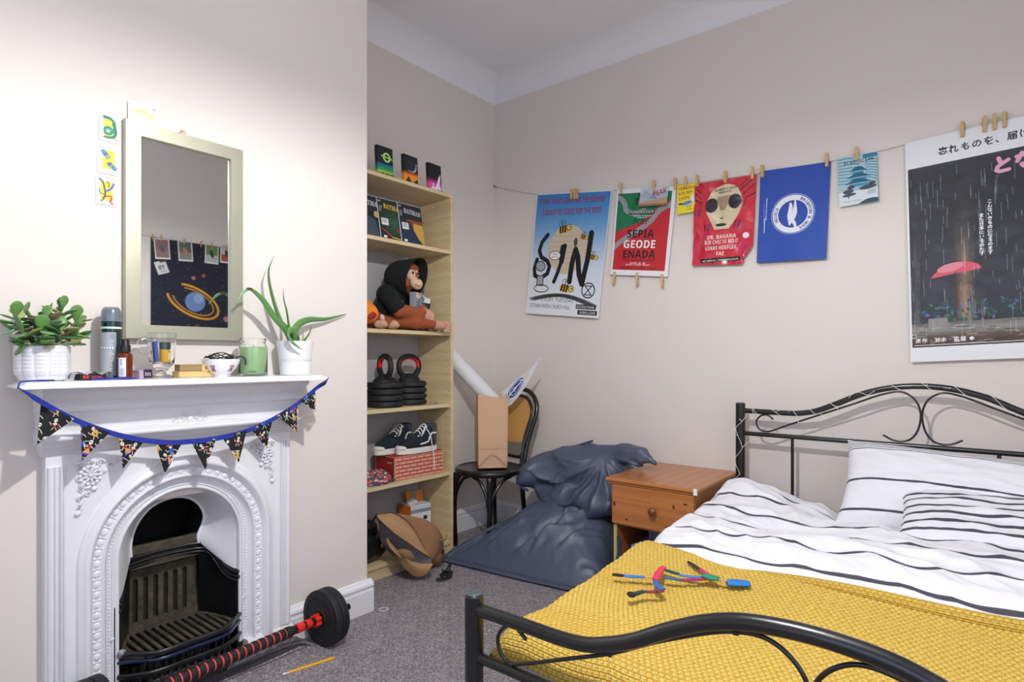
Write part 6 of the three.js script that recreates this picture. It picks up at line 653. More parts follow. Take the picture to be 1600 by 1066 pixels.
{
  // duvet with charcoal stripes
  const X0 = 0.0, X1 = 1.26, Z0 = 1.145, Z1 = 2.63, lines = []; for (const x of [0.03, 0.16, 0.305, 0.45, 0.605, 0.76, 0.92, 1.07, 1.2]) lines.push([1 - (x - X0) / (X1 - X0) - 0.0055, 0.0105]);
  const wr = (x, z) => 0.007 * (ridge(x * 13 + z * 4, z * 7 - x * 2, 12) - 0.6) + 0.022 * (ridge(x * 3.2 + z * 1.4, z * 2.2 - x * 1.3, 2) - 0.55) + 0.011 * (ridge(x * 7 - z * 2, z * 4.2 + x * 3, 7) - 0.55) + 0.006 * noise(x * 16 + z * 5, z * 9, 4);
  const top = (x, z) => { let y = 0.417 + 0.07 * sm(0.14, 0.42, x); const w = 1.25 * sm(0.14, 0.4, x); const dip = sm(0.84, 0.97, x) * sm(1.5, 1.66, z); y += w * wr(x, z) * (1 - 0.75 * dip); y += 0.07 * Math.exp(-pow((x - 1.06) / 0.16, 2) - pow((z - 1.31) / 0.14, 4)); y -= 0.058 * dip; y += 0.025 * Math.exp(-pow((x - 0.62) / 0.3, 2) - pow((z - 1.95) / 0.5, 2)); return y; };
  const g = sheet((u, v) => { const x = lerp(X0, X1, v), s = u, e = 0.075; let z, y; const Z0 = lerp(1.205, 1.145, sm(0.2, 0.4, x)); if (s < e) { const k = s / e; z = Z0 + 0.075 * (1 - cos(k * PI / 2)); y = lerp(0.33, top(x, Z0 + 0.075), sin(k * PI / 2)); } else { z = lerp(Z0 + 0.075, Z1, (s - e) / (1 - e)); y = top(x, z); } z += 0.012 * noise(x * 5, 3) * (1 - s); if (v > 0.94) y -= 0.035 * pow((v - 0.94) / 0.06, 2); const sx = x + (0.024 * noise(z * 3.5 + 2, x * 3) + 0.012 * noise(z * 9, x * 7, 3)) * sm(0, 0.3, x); return [sx, y, z]; }, 240, 200, 0.014, 1, 1, false);
  const d = thing('duvet', 'rumpled white duvet with thin charcoal stripes spread over the bed', 'duvet', [0, 0, 0]); part(d, 'cover', g, M(0xffffff, 0.92, { map: stripeT(0, lines, 2048) }));
  part(d, 'side_fold', sheet((u, v) => { const x = lerp(0.85, 1.2, u); return [x, lerp(0.5, 0.4, v) + 0.03 * sin(u * PI) - 0.02 * u, lerp(1.2, 1.145, sin(v * PI * 0.5)) + 0.01 * noise(u * 4, v * 3)]; }, 24, 10, 0.012), M(0xf3f3f8, 0.92));
}
{
  const pillow = (name, label, p, rot, W, H, D, map, sag = 0, seed = 1) => { const t = thing(name, label, 'pillow', p); t.rotation.set(...rot); const f = (s) => grid((u, v) => { const a = u * 2 - 1, b = v * 2 - 1, ra = clamp(1 - pow(abs(a), 2.6)), rb = clamp(1 - pow(abs(b), 2.6)), th = D * pow(ra * rb, 0.5), pin = 1 - 0.05 * (1 - pow(abs(b), 2)) * pow(abs(a), 3); return [a * W / 2 * pin, b * H / 2 * (1 - 0.05 * (1 - a * a) * pow(abs(b), 3)) - sag * (a * 0.5 + 0.5) * (b * 0.5 + 0.5), s * (th + 0.012 * ra * rb * (ridge(a * 2 + seed, b * 2.5, seed) - 0.5) + 0.004 * noise(a * 9, b * 9, seed))]; }, 70, 56, 1, 1, s < 0);
    part(t, 'case', [f(1), f(-1)], M(0xffffff, 0.92, { map })); return t; };
  const t1 = stripeT(0, [[0.03, 0.008], [0.055, 0.007], [0.075, 0.008], [0.105, 0.009], [0.135, 0.011], [0.52, 0.022], [0.84, 0.024]]), t2 = stripeT(0, [[0.2, 0.03], [0.3, 0.03], [0.42, 0.035], [0.55, 0.035], [0.68, 0.035], [0.8, 0.03]]);
  pillow('pillow', 'white pillow with two bold charcoal stripes leaning against the headboard', [1.178, 0.59, 2.05], [-0.75, -PI / 2, 0, 'YXZ'], 0.84, 0.42, 0.085, t1, 0.06, 3);
  pillow('pillow', 'white pillow with close charcoal stripes lying low in front of the leaning pillow', [0.96, 0.535, 2.24], [-1.25, -PI / 2 + 0.05, 0, 'YXZ'], 0.78, 0.4, 0.06, t2, 0.02, 8);
}
{
  // yellow chenille blanket over the foot half
  const cell = 64, chen = datatex(128, (x, y) => { const k = (x + ((floor(y / 32) % 2) ? 16 : 0)) % 32, j = y % 32, a = sin((k / 32) * PI), b = sin((j / 32) * PI); return 255 * clamp(pow(a * b, 0.6) * 0.85 + 0.15 * F2[(y * 2) * 256 + x * 2]); }, false, 1); chen.repeat.set(1, 1);
  const yc = datatex(256, (x, y) => { const row = y >> 7, cx = ((x + row * 64) % 128) / 128, cy = (y % 128) / 128, t = pow(abs(sin(cx * PI)) * abs(sin(cy * PI)), 0.7), b = F2[y * 256 + x], a = F1[y * 256 + x], k = 0.92 + 0.25 * (b - 0.5) + 0.12 * (a - 0.5); return [clamp(lerp(230, 255, t) * k, 0, 255), clamp(lerp(172, 232, t) * k, 0, 255), clamp(lerp(50, 130, t) * k, 0, 255)]; }, true, 1);
  const ym = M(0xffffff, 0.95, { map: yc, bumpMap: chen, bumpScale: 0.003, sheen: 0.35, sheenRoughness: 0.6, sheenColor: new THREE.Color(0.9, 0.7, 0.2) });
  const t = thing('blanket', 'mustard yellow chenille blanket draped over the foot half of the bed', 'blanket', [0, 0, 0]); const X1 = 0.16, XF = -0.53, Z0 = 1.172, Z1 = 2.62;
  const yTop = (x, z) => 0.455 + 0.012 * sm(0.05, 0.2, x) + 0.008 * noise(x * 4, z * 3, 1) + 0.007 * (ridge(x * 5 + z * 2, z * 3, 3) - 0.5) + 0.02 * sm(-0.2, 0.15, x) ;
  const body = sheet((u, v) => { const s = v * 1.0, L = X1 - XF, tot = L + 0.045; let d = s * tot, x, y, z; const e = 0.06; let zz = u < e ? Z0 + 0.05 * (1 - cos((u / e) * PI / 2)) : lerp(Z0 + 0.05, Z1, (u - e) / (1 - e)); const R = 0.055; let xe = X1 + (zz > 1.2 ? 0.06 * sm(1.5, 1.2, zz) : 0.06) - 0.012 * sm(1.4, 2.2, zz);
    const flat = L - R; if (d < flat) { x = lerp(xe, XF + R, d / flat); y = yTop(x, zz); } else if (d < flat + R * 1.57) { const a = (d - flat) / R; x = XF + R - R * sin(a); y = yTop(XF + R, zz) - R * (1 - cos(a)); } else { const r = d - flat - R * 1.57; x = XF - 0.003 * sin(r * 40); y = yTop(XF + R, zz) - R - r; }
    if (u < e) { const k = 1 - sin((u / e) * PI / 2); y = lerp(y, min(y, 0.35), k); } { const row = floor(d / 0.0125), tz = (zz / 0.0145 + (row % 2) * 0.5), b = pow(abs(sin((d / 0.0125) * PI)) * abs(sin(tz * PI)), 0.5) * (0.8 + 0.5 * noise(row * 3.7, floor(tz) * 5.1, 2)); if (d < flat) y += 0.0048 * b; else x -= 0.004 * b; } zz += 0.012 * noise(x * 6, 2) * (u < 0.2 ? 1 : 0); return [x, y, zz]; }, 640, 330, 0.014, 1, 1, true); { const p = body.attributes.position, uv = body.attributes.uv; for (let i = 0; i < p.count; i++) uv.setXY(i, p.getZ(i) / 0.029, uv.getY(i) * (X1 - XF + 0.045) / 0.025); }
  part(t, 'throw', body, ym);
  const hemP = []; for (let i = 0; i <= 40; i++) { const z = lerp(1.5, 2.6, i / 40), x = X1 + 0.06 * sm(1.5, 1.2, z) - 0.012 * sm(1.4, 2.2, z); hemP.push([x, yTop(x, z) - 0.008 + 0.014 * sm(1.5, 1.85, z), z]); } const hg = taper(hemP, [0.006, 0.014, 0.019, 0.02, 0.02, 0.02], 14, 160, 0.75, [0, 1, 0]); { const p = hg.attributes.position, uv = hg.attributes.uv; for (let i = 0; i < p.count; i++) uv.setXY(i, p.getZ(i) / 0.029, uv.getX(i) * 5); } part(t, 'rolled_hem', hg, ym);
}
{
  // dolls twisted from woven ribbon
  const t = thing('ribbon_figure', 'small limp figure of multicoloured woven ribbon lying on the yellow blanket', 'toy', [0.0, 0.479, 1.5]); const h = 0.008, rb = (nm, p, c, w = 0.0085, lift = 0) => part(t, nm, taper(p.map(([x, z]) => [x, h + lift, z - 1.5]), [w * 0.8, w, w * 0.8], 8, 24, 0.4, [0, 0, 0.0001].map(() => 0).map((_, i) => (i === 1 ? 0 : 0.7))), M(c, 0.7, { bumpMap: weave, bumpScale: 0.0006 }));
  const R = 0x5f / 255;
  rb('head', [[0.015, 1.555], [0.03, 1.58], [0.045, 1.607]], 0x2a78c8, 0.02); rb('neck', [[0.012, 1.53], [0.018, 1.56]], 0xd8a070, 0.007, 0.004); rb('torso', [[0.012, 1.49], [0.01, 1.512], [0.011, 1.535]], 0x1f8a66, 0.015, 0.006); rb('arm', [[0.02, 1.52], [0.045, 1.49], [0.068, 1.462]], 0xd0306a, 0.0085); rb('arm', [[0.068, 1.462], [0.082, 1.442], [0.1, 1.42]], 0x33302e, 0.0075); rb('cuff', [[0.1, 1.42], [0.108, 1.408]], 0x101014, 0.007);
  rb('leg', [[0.01, 1.49], [-0.005, 1.46], [-0.012, 1.43]], 0x3f7fc0, 0.0075); rb('leg', [[-0.012, 1.43], [-0.008, 1.405], [-0.003, 1.378]], 0x1d4a44, 0.0085, 0.002); rb('leg', [[-0.003, 1.378], [-0.05, 1.388], [-0.105, 1.402]], 0xe03a56, 0.0115, 0.008); rb('leg', [[-0.1, 1.4], [-0.135, 1.424], [-0.148, 1.446]], 0x2f62b8, 0.0095, 0.004); rb('leg', [[-0.148, 1.446], [-0.165, 1.435], [-0.185, 1.408]], 0x7c2438, 0.008); rb('leg', [[-0.185, 1.408], [-0.21, 1.4], [-0.226, 1.396]], 0x1e3a38, 0.0095, 0.001); rb('foot', [[-0.222, 1.388], [-0.238, 1.402]], 0x16181c, 0.012, 0.003);
  rb('arm', [[0.005, 1.5], [-0.02, 1.478], [-0.044, 1.452]], 0xa8285a, 0.0085); rb('arm', [[-0.044, 1.452], [-0.05, 1.43], [-0.058, 1.405]], 0x35608a, 0.008); rb('arm', [[-0.058, 1.4], [-0.075, 1.38], [-0.088, 1.362]], 0xdba06c, 0.008, 0.001); rb('arm', [[-0.088, 1.362], [-0.105, 1.335], [-0.116, 1.312]], 0x3a78cc, 0.0085); rb('cuff', [[-0.116, 1.312], [-0.122, 1.296], [-0.126, 1.282]], 0x121316, 0.009);
}
{
  // fairy lights wound round the head rail
  const t = thing('fairy_lights', 'string of unlit fairy lights on white wire wound round the bed head rail', 'lights', [1.345, 0.0165, 1.8934]); t.scale.setScalar(0.985); const hr = [[0.841, 1.19], [0.841, 1.25], [0.84, 1.36], [0.843, 1.42], [0.858, 1.49], [0.893, 1.57], [0.945, 1.681], [0.975, 1.79], [0.983, 1.89], [0.975, 1.99], [0.945, 2.099], [0.893, 2.21], [0.858, 2.29]]; const c = new THREE.CatmullRomCurve3(hr.map(([y, z]) => V(0, y, z - 1.89)), false, 'centripetal'), w = [], wm = M(0xeef0f2, 0.4), r = rng(6), twigs = [];
  for (let i = 0; i <= 240; i++) { const u = i / 240, p = c.getPoint(u), a = u * PI * 2 * 11, R = 0.0154; w.push([p.x + R * cos(a), p.y + R * sin(a), p.z]); if (i % 13 === 6) { const b = V(p.x - 0.0165, p.y + R * sin(a), p.z), e = b.clone().add(V(-0.008 - r() * 0.01, (r() - 0.6) * 0.05, (r() - 0.3) * 0.04)); twigs.push([b, e]); } }
  part(t, 'wire', tube(w, 0.0012, 700, 5), wm); for (const [b, e] of twigs) part(t, 'bulb', [bar(b.toArray(), e.toArray(), 0.0011, 5), ell(e.x, e.y, e.z, 0.002, 0.003, 0.002, 8)], wm);
  const d = [[-0.02, 0.83, -0.7], [-0.029, 0.79, -0.725], [-0.028, 0.755, -0.755], [-0.03, 0.72, -0.745], [-0.029, 0.66, -0.725], [-0.028, 0.6, -0.76], [-0.029, 0.53, -0.735]]; part(t, 'wire', tube(d, 0.0012, 60, 5), wm); for (const [a, b] of [[d[1], [-0.02, 0.805, -0.745]], [d[3], [-0.02, 0.72, -0.78]], [d[4], [-0.02, 0.69, -0.7]], [d[6], [-0.02, 0.5, -0.765]]]) part(t, 'bulb', bar(a, b, 0.0012, 5), wm);
}
// ------------------------------------------------------------------ string of posters on the right wall
{
  const WX = 1.465, hook = solo('wall_hook', 'tiny metal cup hook screwed into the corner holding the poster string', 'hook', [lathe([[0, 0], [0.006, 0], [0.005, 0.004], [0.0025, 0.006], [0.0025, 0.016], [0, 0.017]], 14).rotateX(PI / 2), tube([[0, 0, 0.016], [0.004, -0.006, 0.022], [0, -0.012, 0.018], [-0.002, -0.01, 0.012]], 0.0015, 16, 6)], M(0x5e4632, 0.4, { metalness: 0.6 }), [WX - 0.012, 2.27, -0.519]);
  const sp = [[WX - 0.012, 2.262, -0.5], [WX - 0.014, 2.15, -0.147], [WX - 0.014, 2.098, 0.12], [WX - 0.014, 2.078, 0.41], [WX - 0.014, 2.05, 0.66], [WX - 0.014, 2.032, 0.9], [WX - 0.014, 2.018, 1.21], [WX - 0.014, 2.013, 1.5], [WX - 0.014, 2.016, 1.72], [WX - 0.014, 2.026, 1.85], [WX - 0.014, 2.045, 2.25], [WX - 0.014, 2.07, 2.7]];
  solo('string', 'thin brown string stretched along the wall carrying the posters', 'string', tube(sp, 0.0011, 200, 5), M(0x7d6a54, 0.8)); const sc = new THREE.CatmullRomCurve3(P3(sp), false, 'centripetal'), strY = (z) => { for (let i = 0; i < sp.length - 1; i++) if (z <= sp[i + 1][2]) return lerp(sp[i][1], sp[i + 1][1], clamp((z - sp[i][2]) / (sp[i + 1][2] - sp[i][2]))); return sp[sp.length - 1][1]; };
  // paper hung by its corners: c = TL, TR, BR, BL as [y, z]; slight waves and a free lower edge
  const hang = (name, label, cat, c, res, draw, o = {}) => { const f = (u, v) => { const a = [0, 1].map((k) => lerp(lerp(c[3][k], c[2][k], u), lerp(c[0][k], c[1][k], u), v)); const w = o.wave ?? 0.006, s = o.seed ?? 1, low = 1 - v; let x = WX - 0.016 - (o.lift ?? 0) - w * (0.5 + noise(u * 2.4 + s, v * 2.2, s)) * (0.35 + low) - (o.curl ?? 0.006) * low * low - (o.crumple ?? 0) * ridge(u * 4 + s, v * 4.5, s); if (o.shape) { const q = o.shape(u, v); a[0] += q[0]; a[1] += q[1]; } return [min(x, WX - 0.003), a[0], a[1]]; };
    const W = hypot(c[1][0] - c[0][0], c[1][1] - c[0][1]), H = hypot(c[3][0] - c[0][0], c[3][1] - c[0][1]); const t = tex(floor(W * res), floor(H * res), draw); const m = solo(name, label, cat, sheet(f, o.nu ?? 36, o.nv ?? 48, 0.0007), M(0xffffff, o.rough ?? 0.6, { map: t, ...(o.mat ?? {}) })); return m; };
  const txt = (g, s, x, y, font, col, sx = 1, al = 'left', rot = 0) => { g.save(); g.translate(x, y); g.rotate(rot); g.scale(sx, 1); g.font = font; g.fillStyle = col; g.textAlign = al; g.fillText(s, 0, 0); g.restore(); };
  // 1. beehive poster
  hang('poster', 'blue beehive protest poster with bees and black sprayed letters, leftmost on the string', 'poster', [[2.15, -0.147], [2.082, 0.392], [1.336, 0.31], [1.392, -0.23]], 1250, (g, w, h) => {
    const q = g.createLinearGradient(0, 0, 0, h); [[0, '#2f7ec6'], [0.2, '#5a9ad6'], [0.42, '#a8c6e6'], [0.62, '#d9e3f0'], [1, '#eceff4']].forEach(([a, c]) => q.addColorStop(a, c)); g.fillStyle = q; g.fillRect(0, 0, w, h); g.strokeStyle = '#f4f6fa'; g.lineWidth = 8; g.strokeRect(2, 2, w - 4, h - 4);
    txt(g, 'WHAT IS NOT GOOD FOR THE BEEHIVE', w * 0.5, h * 0.085, 'bold 62px sans-serif', '#98264a', (w * 0.93) / 1220, 'center'); txt(g, 'CANNOT BE GOOD FOR THE BEES', w * 0.5, h * 0.175, 'bold 62px sans-serif', '#98264a', (w * 0.84) / 1030, 'center', -0.02);
    g.fillStyle = '#d3c3ac'; g.beginPath(); g.ellipse(w * 0.5, h * 0.46, w * 0.26, h * 0.2, 0, 0, 7); g.fill(); g.strokeStyle = '#b39f86'; g.lineWidth = 4; for (let i = 0; i < 6; i++) { g.beginPath(); g.ellipse(w * 0.5, h * (0.33 + i * 0.045), w * (0.17 + 0.08 * sin((i + 1) * 0.55)), h * 0.02, -0.05, 0, PI); g.stroke(); } g.fillStyle = '#4c4a44'; g.beginPath(); g.ellipse(w * 0.6, h * 0.4, w * 0.025, h * 0.035, 0, 0, 7); g.fill();
    const bee = (x, y, s, r) => { g.save(); g.translate(x * w, y * h); g.rotate(r); g.scale(s, s); g.fillStyle = '#e9b93a'; g.beginPath(); g.ellipse(0, 0, 40, 24, 0, 0, 7); g.fill(); g.strokeStyle = '#15140f'; g.lineWidth = 12; for (const k of [-20, -2, 16]) { g.beginPath(); g.moveTo(k, -22); g.lineTo(k - 6, 22); g.stroke(); } g.fillStyle = '#f0cf6a'; g.beginPath(); g.arc(42, -4, 18, 0, 7); g.fill(); g.lineWidth = 4; g.stroke(); g.fillStyle = '#111'; g.beginPath(); g.arc(46, -6, 5, 0, 7); g.fill(); g.lineWidth = 3; for (const k of [-14, 6]) { g.beginPath(); g.ellipse(k, -36, 12, 18, 0.3, 0, 7); g.stroke(); } g.restore(); };
    bee(0.42, 0.295, 1.25, -0.2); bee(0.7, 0.36, 0.75, 0.3); bee(0.84, 0.52, 0.85, 0.2); bee(0.52, 0.775, 1.3, 0.15); g.fillStyle = '#9aa83a'; g.beginPath(); g.arc(w * 0.2, h * 0.28, 10, 0, 7); g.fill();
    g.lineCap = 'round'; g.lineJoin = 'round'; g.strokeStyle = '#0d0f12'; const st = (p, lw) => { g.lineWidth = lw; g.beginPath(); g.moveTo(p[0] * w, p[1] * h); for (let i = 2; i + 1 < p.length; i += 2) g.lineTo(p[i] * w, p[i + 1] * h); g.stroke(); };
    st([0.21, 0.34, 0.14, 0.4, 0.11, 0.47, 0.15, 0.525, 0.24, 0.555, 0.28, 0.6, 0.26, 0.66, 0.17, 0.7, 0.08, 0.68, 0.06, 0.62, 0.09, 0.545], 34); st([0.43, 0.435, 0.42, 0.5, 0.43, 0.57, 0.4, 0.65, 0.36, 0.725], 32); st([0.46, 0.43, 0.44, 0.56], 36); st([0.57, 0.72, 0.58, 0.57, 0.61, 0.46, 0.65, 0.52, 0.69, 0.66, 0.74, 0.735, 0.78, 0.55, 0.8, 0.33], 44);
    g.fillStyle = '#a3a8b0'; g.beginPath(); g.ellipse(w * 0.15, h * 0.6, w * 0.07, h * 0.04, 0.3, 0, 7); g.fill(); g.strokeStyle = '#15171a'; g.lineWidth = 7; g.stroke(); g.fillRect(w * 0.12, h * 0.68, w * 0.09, h * 0.08); g.strokeRect(w * 0.12, h * 0.68, w * 0.09, h * 0.08); g.beginPath(); g.ellipse(w * 0.19, h * 0.785, w * 0.1, h * 0.03, 0, 0, 7); g.stroke();
    g.fillStyle = '#f2f4f6'; g.beginPath(); g.ellipse(w * 0.34, h * 0.51, w * 0.075, h * 0.036, 0, 0, 7); g.fill(); g.lineWidth = 5; g.stroke(); txt(g, 'THINK', w * 0.34, h * 0.507, '17px sans-serif', '#222', 1, 'center'); txt(g, 'ABOUT IT', w * 0.34, h * 0.528, '15px sans-serif', '#222', 1, 'center');
    for (let i = 0; i < 40; i++) { const a = i / 39; g.fillStyle = 'rgba(18,20,24,0.3)'; g.beginPath(); g.ellipse(w * lerp(0.09, 0.9, a), h * (0.875 - 0.055 * sin(a * PI) + 0.03 * a), 40, 15, 0, 0, 7); g.fill(); }
    g.strokeStyle = '#14161a'; g.lineWidth = 9; g.beginPath(); g.arc(w * 0.83, h * 0.785, w * 0.082, 0, 7); g.stroke(); const X = w * 0.83, Yc = h * 0.785, k = w * 0.045; g.lineWidth = 7; g.beginPath(); g.moveTo(X - k, Yc - k * 1.1); g.lineTo(X + k, Yc - k * 1.1); g.lineTo(X - k, Yc + k * 1.1); g.lineTo(X + k, Yc + k * 1.1); g.closePath(); g.stroke();
    txt(g, 'EVERY TUESDAY 7PM', w * 0.2, h * 0.888, '44px sans-serif', '#4a4c52', 1); txt(g, 'COTHAM PARISH CHURCH HALL', w * 0.04, h * 0.945, '44px sans-serif', '#33363c', (w * 0.58) / 640); g.fillStyle = '#111318'; g.fillRect(w * 0.69, h * 0.9, w * 0.26, h * 0.036); g.fillRect(w * 0.72, h * 0.945, w * 0.25, h * 0.036); txt(g, 'EXTINCTION', w * 0.7, h * 0.929, 'bold 26px sans-serif', '#d7dade'); txt(g, 'REBELLION', w * 0.745, h * 0.974, 'bold 26px sans-serif', '#d7dade'); }, { seed: 2, wave: 0.008 });
  // 2. gig poster in green, red and grey, with a postcard in front of it
  hang('poster', 'white-bordered red and green gig poster with three clothes pegs clipped below it', 'poster', [[2.079, 0.428], [2.036, 0.79], [1.545, 0.742], [1.588, 0.388]], 1500, (g, w, h) => {
    g.fillStyle = '#eef0f3'; g.fillRect(0, 0, w, h); const m = w * 0.055; g.save(); g.beginPath(); g.rect(m * 0.5, m * 1.3, w - m * 1.6, h - m * 2.8); g.clip(); g.fillStyle = '#c32531'; g.fillRect(0, 0, w, h); g.fillStyle = '#0f7a50'; g.beginPath(); g.moveTo(0, 0); g.lineTo(w, 0); g.lineTo(w, h * 0.14); g.quadraticCurveTo(w * 0.7, h * 0.2, w * 0.55, h * 0.36); g.quadraticCurveTo(w * 0.35, h * 0.42, 0, h * 0.5); g.fill(); g.strokeStyle = '#9a9aa0'; g.lineWidth = 44; g.lineCap = 'round'; g.beginPath(); g.moveTo(0, h * 0.1); g.quadraticCurveTo(w * 0.15, h * 0.1, w * 0.18, h * 0.24); g.quadraticCurveTo(w * 0.3, h * 0.32, w * 0.5, h * 0.26); g.stroke(); g.beginPath(); g.moveTo(w, h * 0.2); g.quadraticCurveTo(w * 0.75, h * 0.22, w * 0.66, h * 0.36); g.quadraticCurveTo(w * 0.5, h * 0.46, w * 0.2, h * 0.58); g.quadraticCurveTo(w * 0.1, h * 0.62, 0, h * 0.7); g.stroke();
    txt(g, 'J', w * 0.36, h * 0.13, 'italic bold 78px serif', '#12241c'); txt(g, 'M', w * 0.3, h * 0.19, 'italic bold 80px serif', '#12241c'); txt(g, 'of the arts', w * 0.3, h * 0.23, 'italic 44px serif', '#1c2a22'); g.fillStyle = '#101412'; g.fillRect(w * 0.24, h * 0.255, w * 0.44, h * 0.045); txt(g, 'FUNDRAISER', w * 0.46, h * 0.29, 'bold 34px sans-serif', '#cfd6d2', 1.1, 'center'); txt(g, 'TERM OF PROGRESS', w * 0.48, h * 0.325, 'bold 15px sans-serif', '#dfe4e0', 1.2, 'center'); txt(g, 'GOING TO', w * 0.48, h * 0.346, 'bold 15px sans-serif', '#dfe4e0', 1.2, 'center'); txt(g, 'PCRF', w * 0.46, h * 0.41, '62px serif', '#16251d', 1, 'center');
    for (const [s, y, c] of [['SEPIA', 0.565, '#121314'], ['GEODE', 0.685, '#f4f5f4'], ['ENADA', 0.8, '#121314']]) txt(g, s, w * 0.47, h * y, 'bold 92px sans-serif', c, 1.02, 'center'); txt(g, 'WITH SUPPORT FROM', w * 0.47, h * 0.835, 'italic bold 25px sans-serif', '#5a161c', 1.2, 'center'); for (const [s, y] of [['ROUTE   DJ   AB', 0.865], ['WORLD  LICKER  SELECT', 0.885]]) txt(g, s, w * 0.47, h * y, 'bold 16px sans-serif', '#efe4e2', 1.3, 'center'); txt(g, 'MARBLES // 11TH SEPT // 22:00', w * 0.47, h * 0.925, 'bold 22px sans-serif', '#4a1420', 1.1, 'center'); g.restore(); }, { seed: 5, wave: 0.004 });
  hang('postcard', 'travel postcard with red script lettering clipped over the gig poster', 'card', [[2.052, 0.584], [2.041, 0.75], [1.934, 0.741], [1.953, 0.572]], 2600, (g, w, h) => { g.fillStyle = '#a7b3cc'; g.fillRect(0, 0, w, h); g.fillStyle = '#c8cfde'; g.fillRect(0, 0, w, h * 0.3); g.fillStyle = '#4a78b8'; g.beginPath(); g.moveTo(w * 0.25, h * 0.6); g.lineTo(w * 0.5, h * 0.38); g.lineTo(w * 0.62, h * 0.62); g.fill(); g.fillStyle = '#bd9c78'; g.beginPath(); g.moveTo(0, h * 0.8); g.lineTo(w, h * 0.55); g.lineTo(w, h); g.lineTo(0, h); g.fill(); g.fillStyle = '#8f6c4c'; g.fillRect(0, h * 0.88, w, h * 0.12); txt(g, 'PEAK', w * 0.72, h * 0.42, 'bold 96px sans-serif', '#b02c3a', 0.9, 'center', -0.25); txt(g, 'The', w * 0.12, h * 0.3, '44px serif', '#5a4a4c', 1, 'left', -0.1); txt(g, 'District', w * 0.05, h * 0.74, 'bold 58px serif', '#d8c8ba', 1, 'left', -0.2); }, { lift: 0.012, seed: 7, wave: 0.002, nu: 8, nv: 8 });
  hang('postcard', 'yellow seagull postcard hanging between the gig poster and the red poster', 'card', [[2.037, 0.793], [2.031, 0.9], [1.878, 0.902], [1.876, 0.797]], 2800, (g, w, h) => { g.fillStyle = '#f0e02e'; g.fillRect(0, 0, w, h); ['SEAGULL', 'ATE MY', 'CHIPS'].forEach((s, i) => txt(g, s, w * 0.06, h * (0.2 + i * 0.17), 'bold 66px sans-serif', '#b3352c', [0.94, 0.94, 0.94][i], 'left', -0.06)); g.fillStyle = '#c7d0da'; g.beginPath(); g.ellipse(w * 0.58, h * 0.66, w * 0.34, h * 0.085, -0.22, 0, 7); g.fill(); g.fillStyle = '#6c84ac'; g.beginPath(); g.ellipse(w * 0.5, h * 0.65, w * 0.3, h * 0.055, -0.15, 0, 7); g.fill(); g.fillStyle = '#e9edf2'; g.beginPath(); g.ellipse(w * 0.84, h * 0.5, w * 0.12, h * 0.14, 0.2, 0, 7); g.fill(); g.fillStyle = '#1d1f26'; g.beginPath(); g.ellipse(w * 0.16, h * 0.66, w * 0.12, h * 0.03, 0, 0, 7); g.fill(); g.strokeStyle = '#26282c'; g.lineWidth = 6; for (const x of [0.55, 0.68]) { g.beginPath(); g.moveTo(w * x, h * 0.73); g.lineTo(w * (x + 0.02), h * 0.88); g.lineTo(w * (x + 0.1), h * 0.89); g.stroke(); } }, { seed: 9, wave: 0.002, nu: 8, nv: 10 });
  // 3. red night poster, glossy and creased, torn at the lower right corner
  hang('poster', 'glossy creased red poster with a pale big-eyed face and torn lower corner', 'poster', [[2.024, 0.893], [2.014, 1.211], [1.57, 1.188], [1.592, 0.882]], 1700, (g, w, h) => {
    g.fillStyle = '#cf2238'; g.fillRect(0, 0, w, h); const r = rng(21); for (let i = 0; i < 60; i++) { g.fillStyle = `rgba(${150 + r() * 60},${20 + r() * 30},${90 + r() * 60},0.10)`; g.beginPath(); g.ellipse(r() * w, h * (0.5 + 0.5 * r()), 40 + r() * 60, 12 + r() * 22, r() * 3, 0, 7); g.fill(); } g.strokeStyle = '#2a0f16'; g.lineWidth = 8; g.lineCap = 'square'; for (const [a, b, c, d, e, f] of [[0.02, 0.06, 0.12, 0.13, 0.12, 0.13], [0.02, 0.12, 0.12, 0.2, 0.12, 0.2], [0.02, 0.2, 0.12, 0.24, 0.13, 0.32], [0.74, 0.16, 0.95, 0.03, 0.95, 0.03], [0.8, 0.2, 0.98, 0.1, 0.98, 0.1], [0.82, 0.36, 0.84, 0.24, 0.99, 0.2], [0.76, 0.1, 0.86, 0.03, 0.86, 0.03]]) { g.beginPath(); g.moveTo(w * a, h * b); g.lineTo(w * c, h * d); g.lineTo(w * e, h * f); g.stroke(); } for (const [x0, y0, n] of [[0.2, 0.53, 4], [0.7, 0.51, 4], [0.03, 0.34, 4]]) for (let i = 0; i < n; i++) { g.strokeStyle = i % 2 ? '#7a2a7a' : '#3a1420'; g.beginPath(); g.moveTo(w * (x0 + i * 0.035), h * (y0 - 0.02)); g.lineTo(w * (x0 - 0.01 + i * 0.035), h * (y0 + 0.06)); g.stroke(); }
